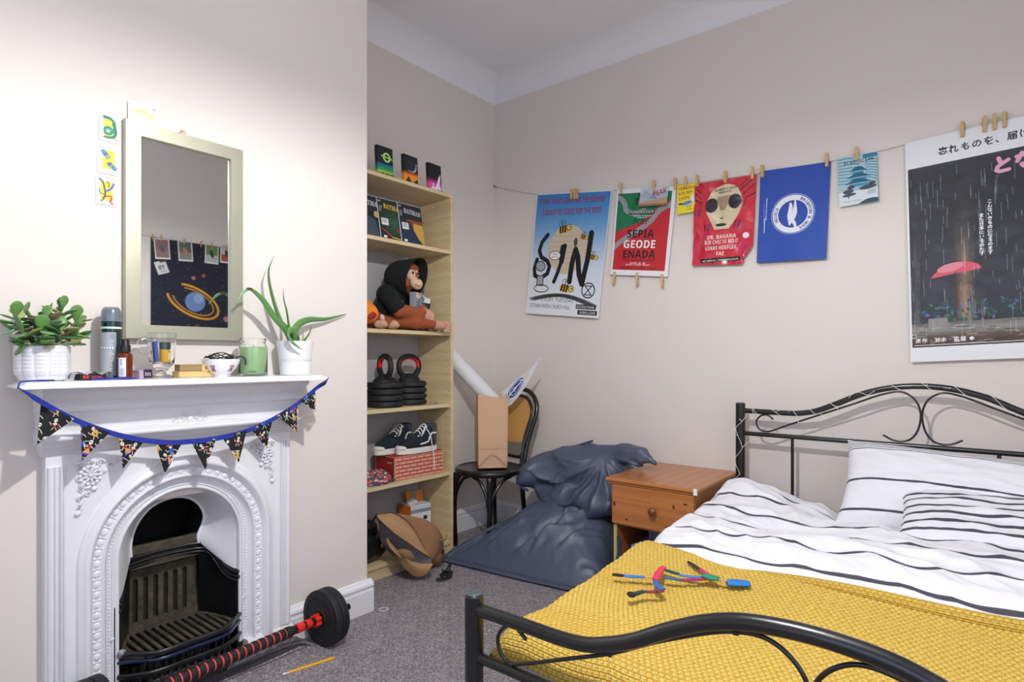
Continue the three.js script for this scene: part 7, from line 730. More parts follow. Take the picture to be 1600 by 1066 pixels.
    g.fillStyle = '#d9cda8'; g.beginPath(); g.moveTo(w * 0.33, h * 0.1); g.quadraticCurveTo(w * 0.52, h * 0.02, w * 0.7, h * 0.1); g.quadraticCurveTo(w * 0.84, h * 0.24, w * 0.76, h * 0.4); g.lineTo(w * 0.6, h * 0.58); g.lineTo(w * 0.36, h * 0.58); g.lineTo(w * 0.22, h * 0.38); g.quadraticCurveTo(w * 0.18, h * 0.22, w * 0.33, h * 0.1); g.fill(); g.fillStyle = '#a48a72'; g.beginPath(); g.moveTo(w * 0.38, h * 0.2); g.lineTo(w * 0.62, h * 0.19); g.lineTo(w * 0.53, h * 0.36); g.lineTo(w * 0.45, h * 0.36); g.fill(); g.fillStyle = '#241c28'; for (const [x, y, q] of [[0.3, 0.29, 0.25], [0.68, 0.27, -0.25]]) { g.beginPath(); g.ellipse(w * x, h * y, w * 0.105, h * 0.085, q, 0, 7); g.fill(); } g.fillStyle = '#2a2024'; g.beginPath(); g.ellipse(w * 0.47, h * 0.53, w * 0.09, h * 0.018, 0, 0, 7); g.fill(); g.beginPath(); g.moveTo(w * 0.43, h * 0.445); g.lineTo(w * 0.47, h * 0.465); g.lineTo(w * 0.51, h * 0.445); g.fill();
    txt(g, "CORONER'S COURT", w * 0.51, h * 0.125, 'bold 26px sans-serif', '#1e1c18', 1, 'center', -0.05); txt(g, 'PRESENTS', w * 0.51, h * 0.16, 'bold 24px sans-serif', '#1e1c18', 1, 'center', -0.05); for (const [s, y] of [['DR. BANANA', 0.69], ['B2B CHEZ DE MILO', 0.75], ['LUKAS WIGFLEX', 0.82], ['FAE', 0.89]]) txt(g, s, w * 0.48, h * y, 'bold 48px sans-serif', '#f0dccb', s.length > 14 ? 0.7 : s.length > 11 ? 0.78 : 0.9, 'center', -0.02); g.save(); g.translate(w * 0.48, h * 0.95); g.rotate(-0.04); g.fillStyle = '#14151a'; g.fillRect(-w * 0.34, -24, w * 0.68, 36); g.restore(); txt(g, "SAT 10TH DEC - CORONER'S COURT", w * 0.48, h * 0.955, 'bold 21px sans-serif', '#e7e4e0', 0.95, 'center', -0.04); g.fillStyle = '#f6eef0'; g.beginPath(); g.ellipse(w * 0.88, h * 0.67, w * 0.055, h * 0.035, 0.3, 0, 7); g.fill(); },
    { seed: 12, wave: 0.006, crumple: 0.007, rough: 0.22, mat: { clearcoat: 0.7, clearcoatRoughness: 0.12 }, nu: 60, nv: 70, shape: (u, v) => { const k = sm(0.24, 0.0, v) * sm(0.82, 1, u); return [0.016 * k + 0.006 * k * noise(u * 20, v * 20), -0.05 * k * (0.8 + 0.3 * noise(v * 30, 2))]; } });
  // 4. blue club flag
  hang('club_flag', 'royal blue football flag with a white ringed seagull crest turned sideways', 'flag', [[2.026, 1.226], [2.011, 1.54], [1.562, 1.52], [1.573, 1.211]], 1700, (g, w, h) => { g.fillStyle = '#1947a8'; g.fillRect(0, 0, w, h); const cx = w * 0.505, cy = h * 0.5, R = w * 0.3; g.strokeStyle = '#e8ebf2'; g.lineWidth = 3; g.beginPath(); g.arc(cx, cy, R * 1.03, 0, 7); g.stroke(); g.lineWidth = R * 0.27; g.beginPath(); g.arc(cx, cy, R * 0.84, 0, 7); g.stroke();
    const arc = (s, a0, step, flip) => { g.fillStyle = '#1b3a80'; g.font = 'bold 34px sans-serif'; g.textAlign = 'center'; [...s].forEach((c, i) => { const a = a0 + i * step; g.save(); g.translate(cx + cos(a) * R * 0.84, cy + sin(a) * R * 0.84); g.rotate(a + (flip ? PI / 2 : PI / 2)); g.fillText(c, 0, 12); g.restore(); }); }; arc('BRIGHTON & HOVE', -1.08, 0.155); arc('ALBION', PI - 0.38 + 0.38 * 2, -0.155, true);
    g.save(); g.translate(cx, cy); g.fillStyle = '#e8ebf2'; g.beginPath(); g.moveTo(R * 0.05, -R * 0.98); g.quadraticCurveTo(R * 0.16, -R * 0.55, R * 0.2, -R * 0.15); g.quadraticCurveTo(R * 0.22, R * 0.05, R * 0.08, R * 0.3); g.quadraticCurveTo(R * 0.3, R * 0.6, R * 0.12, R * 0.95); g.quadraticCurveTo(R * 0.12, R * 0.6, -R * 0.02, R * 0.45); g.lineTo(-R * 0.14, R * 0.62); g.quadraticCurveTo(-R * 0.22, R * 0.35, -R * 0.26, R * 0.1); g.quadraticCurveTo(-R * 0.22, -R * 0.2, -R * 0.18, -R * 0.55); g.quadraticCurveTo(-R * 0.12, -R * 0.7, -R * 0.04, -R * 0.45); g.quadraticCurveTo(R * 0.0, -R * 0.3, -R * 0.02, -R * 0.1); g.quadraticCurveTo(R * 0.06, -R * 0.5, R * 0.05, -R * 0.98); g.fill(); g.restore();
    txt(g, 'BRIGHTON & HOVE ALBION', w * 0.105, h * 0.3, 'bold 15px sans-serif', '#dfe5f2', 0.95, 'left', PI / 2); txt(g, 'Proud to support the club this season', w * 0.075, h * 0.36, '10px sans-serif', '#b8c6e6', 1, 'left', PI / 2); g.fillStyle = '#dfe5f2'; g.fillRect(w * 0.09, h * 0.52, 6, h * 0.16); }, { seed: 16, wave: 0.006, mat: { bumpMap: weave, bumpScale: 0.0004 } });
  solo('backing_card', 'pale card showing a thin edge behind the royal blue flag', 'card', sheet((u, v) => [WX - 0.004, lerp(1.558, 1.99, v), lerp(1.22, 1.529, u)], 2, 2, 0.0008), M(0xcfc9c2, 0.8));
  // 5. pagoda flyer
  hang('flyer', 'small teal flyer printed with a pagoda and trees hanging between flag and large poster', 'flyer', [[2.018, 1.566], [2.016, 1.722], [1.797, 1.729], [1.792, 1.576]], 2600, (g, w, h) => { g.fillStyle = '#a9c8d0'; g.fillRect(0, 0, w, h); g.strokeStyle = '#2b8fb0'; g.lineWidth = 10; for (let i = 0; i < 9; i++) { g.beginPath(); g.moveTo(0, h * (0.05 + i * 0.06)); g.quadraticCurveTo(w * 0.3, h * (0.02 + i * 0.07), w * (0.4 + 0.08 * (i % 3)), h * (0.06 + i * 0.06)); g.stroke(); g.beginPath(); g.moveTo(w, h * (0.08 + i * 0.06)); g.quadraticCurveTo(w * 0.8, h * (0.05 + i * 0.05), w * 0.7, h * (0.1 + i * 0.05)); g.stroke(); } g.fillStyle = '#1f86ac'; g.fillRect(w * 0.65, 0, w * 0.35, h * 0.08); g.fillStyle = '#d7e3e6'; g.fillRect(0, h * 0.72, w, h * 0.28); g.fillStyle = '#14607e'; for (const [y, s] of [[0.33, 0.22], [0.46, 0.32], [0.58, 0.38]]) { g.beginPath(); g.moveTo(w * (0.52 - s), h * y); g.quadraticCurveTo(w * 0.52, h * (y - 0.03), w * (0.52 + s), h * y); g.lineTo(w * 0.6, h * (y - 0.1)); g.lineTo(w * 0.44, h * (y - 0.1)); g.fill(); g.fillStyle = '#2f93b4'; g.fillRect(w * (0.52 - s * 0.62), h * y, w * s * 1.24, h * 0.06); g.fillStyle = '#14607e'; } g.fillRect(w * 0.515, h * 0.18, 6, h * 0.08); g.fillStyle = '#3b4a54'; for (const [x, y, a, b] of [[0.25, 0.72, 0.14, 0.045], [0.32, 0.64, 0.1, 0.035], [0.27, 0.79, 0.18, 0.03], [0.75, 0.68, 0.22, 0.045], [0.86, 0.61, 0.1, 0.03]]) { g.beginPath(); g.ellipse(w * x, h * y, w * a, h * b, -0.1, 0, 7); g.fill(); } g.fillRect(w * 0.24, h * 0.72, 12, h * 0.14); g.fillStyle = '#0f4a5c'; g.beginPath(); g.moveTo(w * 0.5, h); g.quadraticCurveTo(w * 0.75, h * 0.88, w, h * 0.93); g.lineTo(w, h); g.fill(); txt(g, 'PLASTICIAN', w * 0.54, h * 0.16, 'bold 52px monospace', '#16242c', 0.98, 'center', -0.05); g.fillStyle = '#5d6f78'; for (let i = 0; i < 4; i++) g.fillRect(w * 0.74, h * (0.74 + i * 0.025), w * 0.2, 5); txt(g, 'Saturday 11 November', w * 0.12, h * 0.93, '18px sans-serif', '#4a5c66'); }, { seed: 19, wave: 0.003, nu: 12, nv: 14 });
  // 6. large rain poster with a white border
  const K = { wasu: [[20, 10, 20, 30, 85, 30], [50, 0, 50, 18], [10, 18, 92, 18], [10, 60, 22, 82], [32, 52, 34, 88, 66, 90, 72, 74], [48, 48, 58, 62], [74, 52, 90, 74]], re: [[22, 4, 22, 96], [4, 28, 38, 22, 6, 74], [38, 36, 60, 22, 66, 34, 60, 84, 76, 90, 94, 74]], mo: [[44, 6, 38, 62, 50, 92, 76, 86, 84, 60], [18, 32, 72, 30], [16, 56, 70, 54]], no: [[54, 22, 42, 74, 22, 82, 10, 58, 26, 26, 62, 16, 88, 38, 86, 66, 62, 88]], wo: [[14, 22, 82, 18], [46, 4, 18, 56, 44, 44, 54, 66], [88, 44, 36, 68, 44, 92, 84, 90]], ten: [[10, 72, 28, 92]], todo: [[16, 12, 86, 12, 86, 34, 18, 34], [16, 12, 14, 66, 6, 94], [30, 50, 84, 50, 84, 94, 30, 94, 30, 50], [57, 40, 57, 94], [30, 70, 84, 70]], ke: [[16, 10, 10, 60, 20, 92], [36, 34, 94, 32], [68, 6, 70, 60, 54, 94]], ni: [[18, 8, 10, 60, 22, 92], [44, 28, 86, 26], [42, 62, 50, 82, 92, 80]], ki: [[16, 24, 84, 20], [14, 44, 86, 38], [44, 4, 72, 62], [28, 62, 30, 88, 76, 90]], to: [[34, 6, 46, 42], [82, 26, 30, 58, 22, 82, 42, 92, 84, 88]], na: [[10, 24, 56, 20], [36, 6, 14, 54], [72, 24, 90, 36], [66, 44, 64, 84, 44, 90, 34, 76, 58, 72, 90, 88]], ri: [[26, 10, 22, 56, 34, 48], [68, 8, 74, 54, 50, 94]], ko: [[24, 20, 76, 22], [20, 74, 46, 88, 84, 82]], n: [[52, 6, 12, 92, 38, 56, 54, 86, 72, 90, 92, 60]], i: [[16, 18, 20, 66, 34, 84], [74, 22, 86, 60]], ma: [[18, 24, 82, 22], [20, 44, 80, 42], [52, 6, 54, 82, 30, 92, 20, 78, 56, 74, 84, 92]], da: [[10, 26, 56, 22], [36, 6, 14, 92], [50, 48, 84, 46], [48, 76, 60, 90, 90, 86]], ni2: [[22, 8, 22, 92, 78, 92, 78, 8, 22, 8], [22, 48, 78, 48]], hon: [[8, 26, 92, 26], [50, 4, 50, 96], [48, 28, 10, 76], [52, 28, 90, 76], [32, 72, 68, 72]], su: [[8, 22, 92, 20], [60, 4, 60, 54, 42, 60, 40, 42, 60, 44, 56, 76, 38, 94]], ru: [[20, 12, 76, 12, 24, 56, 56, 42, 84, 62, 74, 88, 46, 92, 40, 76, 60, 78]], gen: [[14, 10, 90, 10], [18, 10, 8, 92], [36, 26, 78, 26, 78, 56, 36, 56, 36, 26], [36, 40, 78, 40], [57, 56, 57, 94], [36, 66, 26, 88], [78, 66, 90, 88]], saku: [[32, 4, 8, 50], [24, 34, 24, 96], [54, 4, 40, 40], [46, 24, 92, 24], [58, 24, 58, 94], [58, 46, 88, 46], [58, 70, 88, 70]], dot: [[46, 46, 54, 54]], kan: [[8, 12, 46, 12, 46, 44, 8, 44, 8, 12], [60, 8, 54, 40], [58, 22, 92, 22], [14, 60, 86, 60, 86, 92, 14, 92, 14, 60], [40, 60, 40, 92], [62, 60, 62, 92], [4, 96, 96, 96]], kyaku: [[10, 10, 34, 10, 34, 92, 10, 92], [10, 40, 34, 40], [42, 34, 64, 30, 44, 66, 64, 70], [72, 12, 94, 12, 94, 70], [72, 12, 72, 96]] };
  const jp = (g, chars, x, y, s, col, lw, vert, skew = 0) => { g.strokeStyle = col; g.lineWidth = lw; g.lineCap = 'round'; g.lineJoin = 'round'; chars.forEach((c, i) => { const ox = vert ? x : x + i * s * 1.12, oy = vert ? y + i * s * 1.06 : y + skew * i; for (const p of K[c] || []) { g.beginPath(); g.moveTo(ox + p[0] * s / 100, oy + p[1] * s / 100); for (let k = 2; k + 1 < p.length; k += 2) g.lineTo(ox + p[k] * s / 100, oy + p[k + 1] * s / 100); g.stroke(); } }); };
  hang('poster', 'large white-bordered poster of a dark rainy forest with Japanese lettering, rightmost on the string', 'poster', [[2.029, 1.827], [2.062, 2.5], [1.115, 2.5], [1.083, 1.848]], 1050, (g, w, h) => {
    g.fillStyle = '#eceef2'; g.fillRect(0, 0, w, h); const x0 = w * 0.012, y0 = h * 0.125, y1 = h * 0.935, ph = y1 - y0; g.save(); g.beginPath(); g.rect(x0, y0, w - x0, ph); g.clip(); g.fillStyle = '#232a34'; g.fillRect(0, 0, w, h); const r = rng(44);
    for (let i = 0; i < 260; i++) { const yy = r(), c = [[38, 52, 54], [60, 64, 78], [28, 34, 46], [84, 84, 92], [30, 48, 44]][floor(r() * 5)]; g.fillStyle = `rgba(${c},0.13)`; g.beginPath(); g.ellipse(r() * w, y0 + yy * ph * 0.9, 40 + r() * 90, 20 + r() * 60, r() * 3, 0, 7); g.fill(); } g.fillStyle = 'rgba(120,116,124,0.35)'; g.fillRect(0, y0, w, ph * 0.1);
    const trunk = (x, wd, a, b) => { const q = g.createLinearGradient(x, 0, x + wd, 0); q.addColorStop(0, a); q.addColorStop(0.5, b); q.addColorStop(1, a); g.fillStyle = q; g.fillRect(x, y0 + ph * 0.1, wd, ph * 0.78); for (let i = 0; i < 90; i++) { g.fillStyle = `rgba(${r() < 0.5 ? '20,18,20' : '190,170,150'},0.12)`; g.fillRect(x + r() * wd, y0 + ph * (0.1 + r() * 0.76), 3 + r() * 8, 14 + r() * 70); } }; trunk(w * 0.005, w * 0.07, '#20242c', '#4a4c56'); trunk(w * 0.24, w * 0.1, '#3c3836', '#a08670'); trunk(w * 0.6, w * 0.18, '#2a2c38', '#4c4a58'); trunk(w * 0.86, w * 0.1, '#2a2c34', '#565060');
    { const dk = g.createLinearGradient(0, y0, 0, y0 + ph * 0.8); [[0, 'rgba(30,34,42,0.5)'], [0.12, 'rgba(24,28,36,0.92)'], [0.45, 'rgba(26,30,38,0.75)'], [0.7, 'rgba(26,30,36,0.1)'], [1, 'rgba(26,30,36,0)']].forEach(([a, c]) => dk.addColorStop(a, c)); g.fillStyle = dk; g.fillRect(0, y0, w, ph * 0.8); }
    for (let i = 0; i < 120; i++) { g.fillStyle = ['rgba(70,84,90,0.16)', 'rgba(96,98,112,0.14)', 'rgba(18,22,30,0.2)'][i % 3]; g.beginPath(); g.ellipse(r() * w, y0 + ph * r() * 0.7, 14 + r() * 50, 6 + r() * 22, -0.4 + r(), 0, 7); g.fill(); }
    for (let i = 0; i < 220; i++) { g.fillStyle = ['#1f3d38', '#2e5a4c', '#27465a', '#46706a', '#5a5f9c'][i % 5]; g.beginPath(); g.ellipse(w * (0.06 + 0.94 * r()), y0 + ph * (0.76 + 0.11 * r()), 9, 5, r() * 3, 0, 7); g.fill(); } const wet = g.createLinearGradient(0, y0 + ph * 0.87, 0, y1); [[0, '#6c6a66'], [0.3, '#8d8f8c'], [0.6, '#5a4c44'], [1, '#3a302c']].forEach(([a, c]) => wet.addColorStop(a, c)); g.fillStyle = wet; g.fillRect(0, y0 + ph * 0.87, w, ph * 0.13); for (let i = 0; i < 160; i++) { g.fillStyle = ['rgba(220,222,224,0.5)', 'rgba(40,36,40,0.5)', 'rgba(190,130,90,0.35)'][i % 3]; g.fillRect(r() * w, y0 + ph * (0.875 + 0.115 * r()), 12 + r() * 40, 2 + r() * 2); }
    // plain stand-in for the printed subject: an open red parasol shape over the wet road
    g.fillStyle = '#d9566a'; g.beginPath(); g.moveTo(w * 0.115, y0 + ph * 0.625); g.quadraticCurveTo(w * 0.2, y0 + ph * 0.53, w * 0.31, y0 + ph * 0.555); g.quadraticCurveTo(w * 0.36, y0 + ph * 0.565, w * 0.375, y0 + ph * 0.595); g.lineTo(w * 0.32, y0 + ph * 0.605); g.lineTo(w * 0.24, y0 + ph * 0.61); g.lineTo(w * 0.17, y0 + ph * 0.62); g.closePath(); g.fill(); g.fillStyle = '#e08a9a'; g.beginPath(); g.ellipse(w * 0.22, y0 + ph * 0.575, w * 0.07, ph * 0.022, -0.2, 0, 7); g.fill(); g.fillStyle = '#3a2c2c'; g.fillRect(w * 0.243, y0 + ph * 0.6, 4, ph * 0.24); g.fillStyle = '#8f8a88'; g.fillRect(w * 0.1, y0 + ph * 0.845, w * 0.1, ph * 0.05);
    g.strokeStyle = 'rgba(225,232,240,0.55)'; g.lineWidth = 1.6; for (let i = 0; i < 190; i++) { const x = r() * w, y = y0 + r() * ph * 0.9, L = 18 + r() * 60; g.beginPath(); g.moveTo(x, y); g.lineTo(x + 1, y + L); g.stroke(); } g.restore();
    jp(g, ['wasu', 're', 'mo', 'no', 'wo', 'ten', 'todo', 'ke', 'ni', 'ki'], w * 0.17, h * 0.055, 35, '#20222a', 4.2, false, -0.6); jp(g, ['to', 'na', 'ri'], w * 0.43, h * 0.15, 66, '#e7a6c4', 15, false, -4); jp(g, ['ko', 'n', 'na', 'i', 'ki', 'mo', 'no', 'ni', 'na', 'ru', 'no', 'ma', 'su'], w * 0.405, h * 0.32, 17, '#eef0f2', 3, true); jp(g, ['ma', 'da', 'ni2', 'hon', 'ni', 'i', 'ru', 'no', 'da', 'su'], w * 0.365, h * 0.375, 17, '#eef0f2', 3, true);
    jp(g, ['gen', 'saku', 'dot', 'kyaku', 'hon', 'dot', 'kan', 'todo'], w * 0.03, h * 0.895, 21, '#eef0f2', 2.8, false); g.fillStyle = '#eef0f2'; g.beginPath(); g.arc(w * 0.32, h * 0.906, 8, 0, 7); g.fill(); g.fillRect(w * 0.02, h * 0.925, w * 0.9, 3); g.strokeStyle = '#eef0f2'; g.lineWidth = 2.4; g.beginPath(); g.arc(w * 0.022, h * 0.885, 9, 0, 7); g.stroke(); }, { seed: 25, wave: 0.005, nu: 40, nv: 50 });
  // wooden clothes pegs
  const wood = M(0xf2e0c0, 0.65, { map: birch }), steel = M(0x9a9a96, 0.35, { metalness: 0.9 }), mk = (label) => { const p = thing('clothes_peg', label, 'peg', [0, 0, 0], 0, 'wooden clothes pegs on the poster string'); for (const s of [-1, 1]) part(p, 'jaw', ext([[s * 0.0006, 0.012], [s * 0.0045, 0.01], [s * 0.0052, -0.02], [s * 0.0075, -0.034], [s * 0.0068, -0.036], [s * 0.0015, -0.012], [s * 0.0012, 0.0]].map((q) => [q[0], q[1]])[s > 0 ? 'slice' : 'reverse'](), 0.007, 0.0008).translate(0, 0.0, -0.0035).rotateY(PI / 2).rotateY(-PI / 2), wood); part(p, 'spring', [new THREE.TorusGeometry(0.0032, 0.0009, 6, 16).translate(0, -0.012, -0.0045), new THREE.TorusGeometry(0.0032, 0.0009, 6, 16).translate(0, -0.012, 0.0045), bar([0, -0.012, -0.0045], [0, -0.012, 0.0045], 0.003, 10)], steel); return p; };
  // pegs clip over the string; their tails stick up or down the wall, turned to lie flat against it
  const spots = [[0.118, 'first', 'on the blue beehive poster'], [0.14, 'second', 'on the blue beehive poster'], [0.157, 'third', 'on the blue beehive poster'], [0.458, '', 'on the left corner of the gig poster'], [0.666, '', 'holding the travel postcard'], [0.786, '', 'on the right corner of the gig poster'], [0.845, '', 'on the yellow seagull postcard'], [0.908, '', 'on the left corner of the red poster'], [1.056, '', 'at the middle of the red poster'], [1.19, '', 'on the right corner of the red poster'], [1.238, '', 'on the left corner of the blue flag'], [1.524, '', 'on the right corner of the blue flag'], [1.645, '', 'on the teal pagoda flyer'], [2.025, 'first', 'on the large rain poster'], [2.096, 'second', 'on the large rain poster'], [2.127, 'third', 'on the large rain poster'], [2.158, 'fourth', 'on the large rain poster']];
  let first = null; spots.forEach(([z, ord, where], i) => { const label = 'small wooden clothes peg ' + where + (ord ? ', ' + ord + ' from its left end' : ''), y = strY(z) + 0.008, dx = i === 4 ? 0.032 : 0.024; let p; if (!first) { p = first = mk(label); } else { p = first.clone(); p.name = numbered('clothes_peg'); p.userData = { ...first.userData, label }; scene.add(p); } p.position.set(WX - dx, y, z); p.rotation.set(PI, PI / 2, 0, 'YXZ'); p.scale.set(1, 1, 1); p.rotation.set(0, 0.2 * sin(i * 2.3), PI); p.scale.set(1.25, 1.25, 1.5); p.position.y = y - 0.018; });
  [[1.589, 0.418, 'leftmost', 0.1], [1.572, 0.562, 'middle', 0], [1.548, 0.712, 'rightmost', -0.02]].forEach(([y, z, ord, a]) => { const p = first.clone(); p.name = numbered('clothes_peg'); p.userData = { ...first.userData, label: 'wooden clothes peg hanging from the lower edge of the gig poster, ' + ord + ' of three', group: 'pegs clipped below the gig poster' }; scene.add(p); p.position.set(WX - 0.03, y - 0.006, z); p.rotation.set(a * 1.4, 0.1, 0); p.scale.set(1.3, 1.45, 1.5); });
}
// ------------------------------------------------------------------ poster and photographs on the wall behind the camera (seen in the mirror)
{
  const WZ = 2.97, back = (name, label, cat, x0, x1, y0, y1, res, draw, lift = 0.004, tilt = 0) => { const cx = (x0 + x1) / 2, cy = (y0 + y1) / 2, s = solo(name, label, cat, sheet((u, v) => [lerp((x1 - x0) / 2, -(x1 - x0) / 2, u), lerp(-(y1 - y0) / 2, (y1 - y0) / 2, v), -0.003 * sin(u * PI) * (1 - v)], 10, 12, 0.0007, 1, 1, false), M(0xffffff, 0.5, { map: tex(floor((x1 - x0) * res), floor((y1 - y0) * res), draw) }), [cx, cy, WZ - lift]); s.rotation.z = tilt; return s; };
  back('poster', 'dark starry space poster reflected in the mirror', 'poster', 0.2, 0.86, 1.12, 2.035, 1100, (g, w, h) => { const q = g.createLinearGradient(0, 0, w, h); q.addColorStop(0, '#231c26'); q.addColorStop(0.5, '#1d2233'); q.addColorStop(1, '#20263a'); g.fillStyle = q; g.fillRect(0, 0, w, h); const r = rng(8); for (let i = 0; i < 420; i++) { g.fillStyle = `rgba(230,235,245,${0.25 + r() * 0.7})`; g.beginPath(); g.arc(r() * w, r() * h, 0.8 + r() * 2, 0, 7); g.fill(); } for (const [x, y, R, c] of [[0.52, 0.31, 17, '#b96a72'], [0.4, 0.28, 17, '#b04c50'], [0.48, 0.74, 20, '#8c3438'], [0.9, 0.76, 16, '#6d3a3a'], [0.25, 0.8, 13, '#e6e8ee'], [0.12, 0.66, 26, '#b07a74']]) { g.fillStyle = c; g.beginPath(); g.arc(x * w, y * h, R, 0, 7); g.fill(); }
    g.lineCap = 'round'; for (const [R, c, lw] of [[0.24, '#d9a02c', 20], [0.19, '#c98a34', 12]]) { g.strokeStyle = c; g.lineWidth = lw; g.beginPath(); g.ellipse(w * 0.52, h * 0.52, w * R * 1.35, h * R * 0.5, -0.45, 0.4, 5.4); g.stroke(); } g.fillStyle = '#6f8cc0'; g.beginPath(); g.arc(w * 0.5, h * 0.52, w * 0.12, 0, 7); g.fill(); g.fillStyle = '#8fa8d2'; g.beginPath(); g.arc(w * 0.46, h * 0.49, w * 0.06, 0, 7); g.fill(); });   // plain ringed planet
  const ph = (c) => (g, w, h) => { g.fillStyle = '#e9e9ea'; g.fillRect(0, 0, w, h); g.fillStyle = c[0]; g.fillRect(w * 0.07, h * 0.05, w * 0.86, h * 0.87); g.fillStyle = c[1]; g.fillRect(w * 0.07, h * 0.55, w * 0.86, h * 0.37); g.fillStyle = c[2]; g.beginPath(); g.ellipse(w * 0.5, h * 0.5, w * 0.14, h * 0.2, 0.3, 0, 7); g.fill(); };
  const P = [[0.28, 1.955, ['#8c6a66', '#9a7a70', '#5a5f80'], 0.08, 'photograph of a figure on reddish ground, left of the row in the mirror'], [0.452, 1.96, ['#5c6e62', '#8c9088', '#c47a64'], 0.06, 'photograph of a red and white figure, second of the row in the mirror'], [0.66, 1.965, ['#6a8a4a', '#b9bcb8', '#3a3e4a'], -0.02, 'photograph with green grass and a dark bike, third of the row in the mirror'], [0.785, 1.985, ['#c9c4bc', '#b04a42', '#2a2a2e'], 0, 'pale photograph with red shapes, cut off by the mirror frame']];
  P.forEach(([x, y, c, a, l]) => back('photograph', l, 'photo', x - 0.055, x + 0.055, y - 0.08, y + 0.08, 1400, ph(c), 0.009, a));
  back('calendar_page', 'tilted white calendar page numbered nineteen under the left photograph in the mirror', 'page', 0.235, 0.32, 1.76, 1.86, 1800, (g, w, h) => { g.fillStyle = '#dcdcdc'; g.fillRect(0, 0, w, h); g.fillStyle = '#6a5240'; g.fillRect(0, 0, w * 0.5, h * 0.14); g.fillStyle = '#26262a'; g.font = 'bold 84px sans-serif'; g.textAlign = 'center'; g.fillText('19', w / 2, h * 0.66); g.fillRect(w * 0.2, h * 0.8, w * 0.6, 6); }, 0.008, 0.35);
  solo('string', 'thin string carrying the photographs on the wall behind the camera', 'string', tube([[-0.3, 2.05, WZ - 0.012], [0.2, 2.04, WZ - 0.012], [0.86, 2.035, WZ - 0.012], [1.4, 2.06, WZ - 0.012]], 0.0012, 60, 5), M(0x7d6a54, 0.8));
  const wd = M(0xc79f6c, 0.65), mk = (x, l) => { const p = thing('clothes_peg', l, 'peg', [x, 2.035, WZ - 0.016], 0, 'pegs on the string behind the camera'); for (const s of [-1, 1]) part(p, 'jaw', B(0.006, 0.05, 0.004, 0, 0, s * 0.0028, 0.001, s * 0.06), wd); return p; }; const m0 = mk(0.21, 'wooden peg on the space poster corner, first in the mirror'); [[0.27, 'wooden peg on the left photograph in the mirror'], [0.44, 'wooden peg on the second photograph in the mirror'], [0.57, 'wooden peg between the second and third photographs in the mirror'], [0.655, 'wooden peg on the third photograph in the mirror'], [0.78, 'wooden peg on the pale photograph beside the mirror frame']].forEach(([x, l]) => copy(m0, l, [x, 2.035, WZ - 0.016]));
}
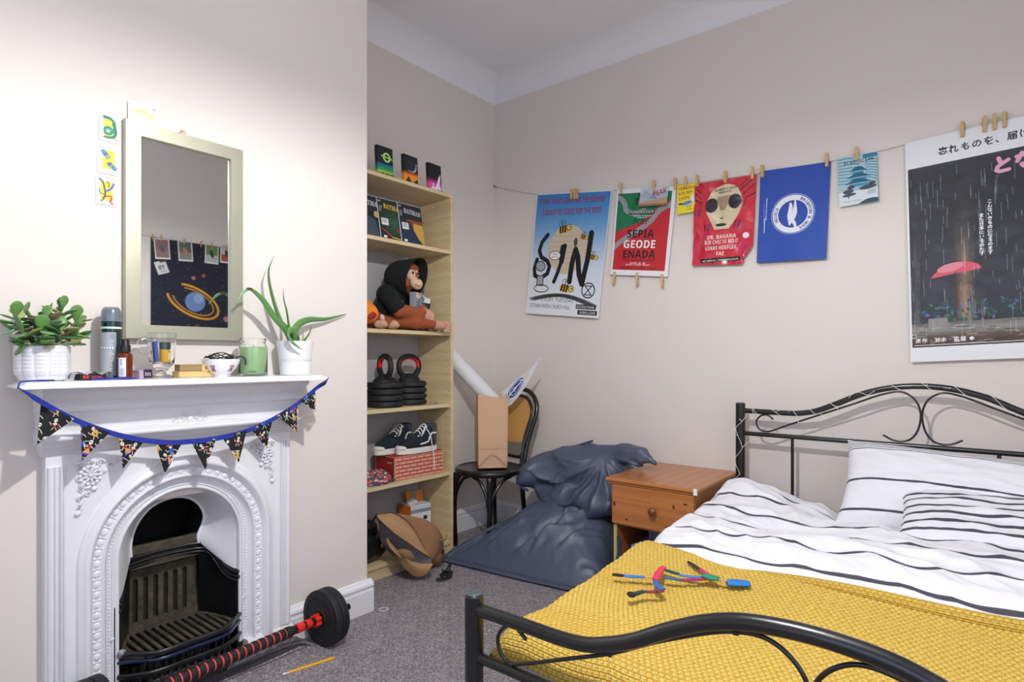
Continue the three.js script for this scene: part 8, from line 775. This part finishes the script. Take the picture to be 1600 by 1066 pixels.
// ------------------------------------------------------------------ barbell, pencil and small things on the carpet
{
  const t = thing('barbell', 'black and red barbell with round black plates lying in front of the hearth', 'barbell', [-0.675, 0.106, 0.152], 0.073); const ax = (g) => g.rotateZ(-PI / 2);   // local +x along the bar
  const L = 0.44; const foam = M(0x15181c, 0.7), seg = 16, span = 0.42;
  part(t, 'rod', bar([-0.5, 0, 0], [0.5, 0, 0], 0.0125, 20), M(0x16181b, 0.35, { metalness: 0.5 }));
  for (let i = 0; i < seg; i++) { const x = -span / 2 + (i + 0.5) * (span / seg); part(t, 'foam_grip', ax(lathe([[0, -span / seg / 2 + 0.002], [0.0185, -span / seg / 2 + 0.002], [0.0198, -0.006], [0.0198, 0.006], [0.0185, span / seg / 2 - 0.002], [0, span / seg / 2 - 0.002]], 24)).translate(x, 0, 0), foam); part(t, 'red_ring', ax(new THREE.CylinderGeometry(0.0187, 0.0187, 0.0052, 24)).translate(x + span / seg / 2, 0, 0), M(0xf0454a, 0.5)); }
  for (const s of [-1, 1]) { part(t, 'grip_end', ax(lathe([[0, 0], [0.0198, 0], [0.0205, 0.006], [0.0205, 0.022], [0.016, 0.034], [0.0135, 0.046], [0, 0.046]].map((p) => [p[0], p[1] * s]), 24)).translate(s * (span / 2 + 0.0), 0, 0), foam);
    part(t, 'red_sleeve', ax(new THREE.CylinderGeometry(0.0165, 0.0175, 0.03, 24)).translate(s * (span / 2 + 0.062), 0, 0), redPlastic); part(t, 'red_sleeve', ax(new THREE.CylinderGeometry(0.0165, 0.0165, 0.024, 24)).translate(s * (span / 2 + 0.098), 0, 0), redPlastic); part(t, 'black_sleeve', ax(new THREE.CylinderGeometry(0.0145, 0.0145, 0.05, 24)).translate(s * (span / 2 + 0.1), 0, 0), blackPlastic);
    const nut = []; for (let k = 0; k < 6; k++) nut.push(B(0.022, 0.012, 0.012, s * (span / 2 + 0.136), 0.0185 * cos(k * PI / 3), 0.0185 * sin(k * PI / 3), 0.003, k * -PI / 3)); part(t, 'collar_nut', [...nut, ax(new THREE.CylinderGeometry(0.018, 0.018, 0.02, 24)).translate(s * (span / 2 + 0.136), 0, 0)], redPlastic);
    for (let k = 0; k < 2; k++) { const x = s * (span / 2 + 0.152 + k * 0.03), hl = []; const o = []; for (let i = 0; i < 48; i++) { const a = (i / 48) * PI * 2; o.push([0.1 * cos(a), 0.1 * sin(a)]); } for (let i = 0; i < 6; i++) { const a = i * PI / 3 + 0.3, c = []; for (let j = 0; j < 10; j++) c.push([0.058 * cos(a) + 0.0055 * cos(-j * PI / 5), 0.058 * sin(a) + 0.0055 * sin(-j * PI / 5)]); hl.push(c); } const g = ext(o, 0.02, 0.0045, hl); g.rotateY(PI / 2); g.translate(s > 0 ? x + 0.0045 : x - 0.0245, 0, 0); const pl = part(t, 'weight_plate', g, rubber); part(pl, 'raised_ring', [new THREE.TorusGeometry(0.082, 0.003, 8, 48).rotateY(PI / 2).translate(x - (s > 0 ? 0 : 0.0295) , 0, 0), new THREE.TorusGeometry(0.032, 0.004, 8, 36).rotateY(PI / 2).translate(x - (s > 0 ? 0 : 0.0295), 0, 0)], rubber); } 
    part(t, 'end_nut', ax(new THREE.CylinderGeometry(0.017, 0.02, 0.022, 20)).translate(s * (span / 2 + 0.222), 0, 0), redPlastic); }
}
{
  const t = thing('pencil', 'yellow wooden pencil lying on the carpet near the barbell', 'pencil', [-0.425, 0.006, 0.231], atan2(-(0.251 - 0.213), 0.183)); const hexa = (r, x0, x1, r2 = r) => new THREE.CylinderGeometry(r2, r, x1 - x0, 6).rotateZ(-PI / 2).translate((x0 + x1) / 2, 0, 0);
  part(t, 'shaft', hexa(0.0054, -0.072, 0.09), M(0xffb70f, 0.35, { clearcoat: 0.4 })); part(t, 'rubber_end', [hexa(0.0054, -0.094, -0.082)], M(0xf0ecec, 0.7)); part(t, 'ferrule', hexa(0.0056, -0.083, -0.072), M(0xd8d8d8, 0.3, { metalness: 0.8 })); part(t, 'blunt_end', hexa(0.0038, 0.09, 0.092), M(0xe6b85a, 0.6));
  solo('hair_tie', 'small white elastic hair tie lying on the carpet by the skirting corner', 'hair tie', [new THREE.TorusGeometry(0.019, 0.0022, 8, 40).rotateX(PI / 2).translate(0, 0.0025, 0)], M(0xe8e8ea, 0.7), [0.052, 0, 0.05]);
  const fl = []; const r = rng(61); for (let i = 0; i < 26; i++) fl.push(T(new THREE.IcosahedronGeometry(0.0016 + r() * 0.002, 0), 0.0 + r() * 0.6 - 0.05, 0.003, 0.1 + r() * 0.6)); solo('lint', 'scattered white specks of lint on the carpet', 'lint', fl, M(0xe6e6e6, 0.9)).userData.kind = 'stuff';
}
renderer.render(scene, camera);
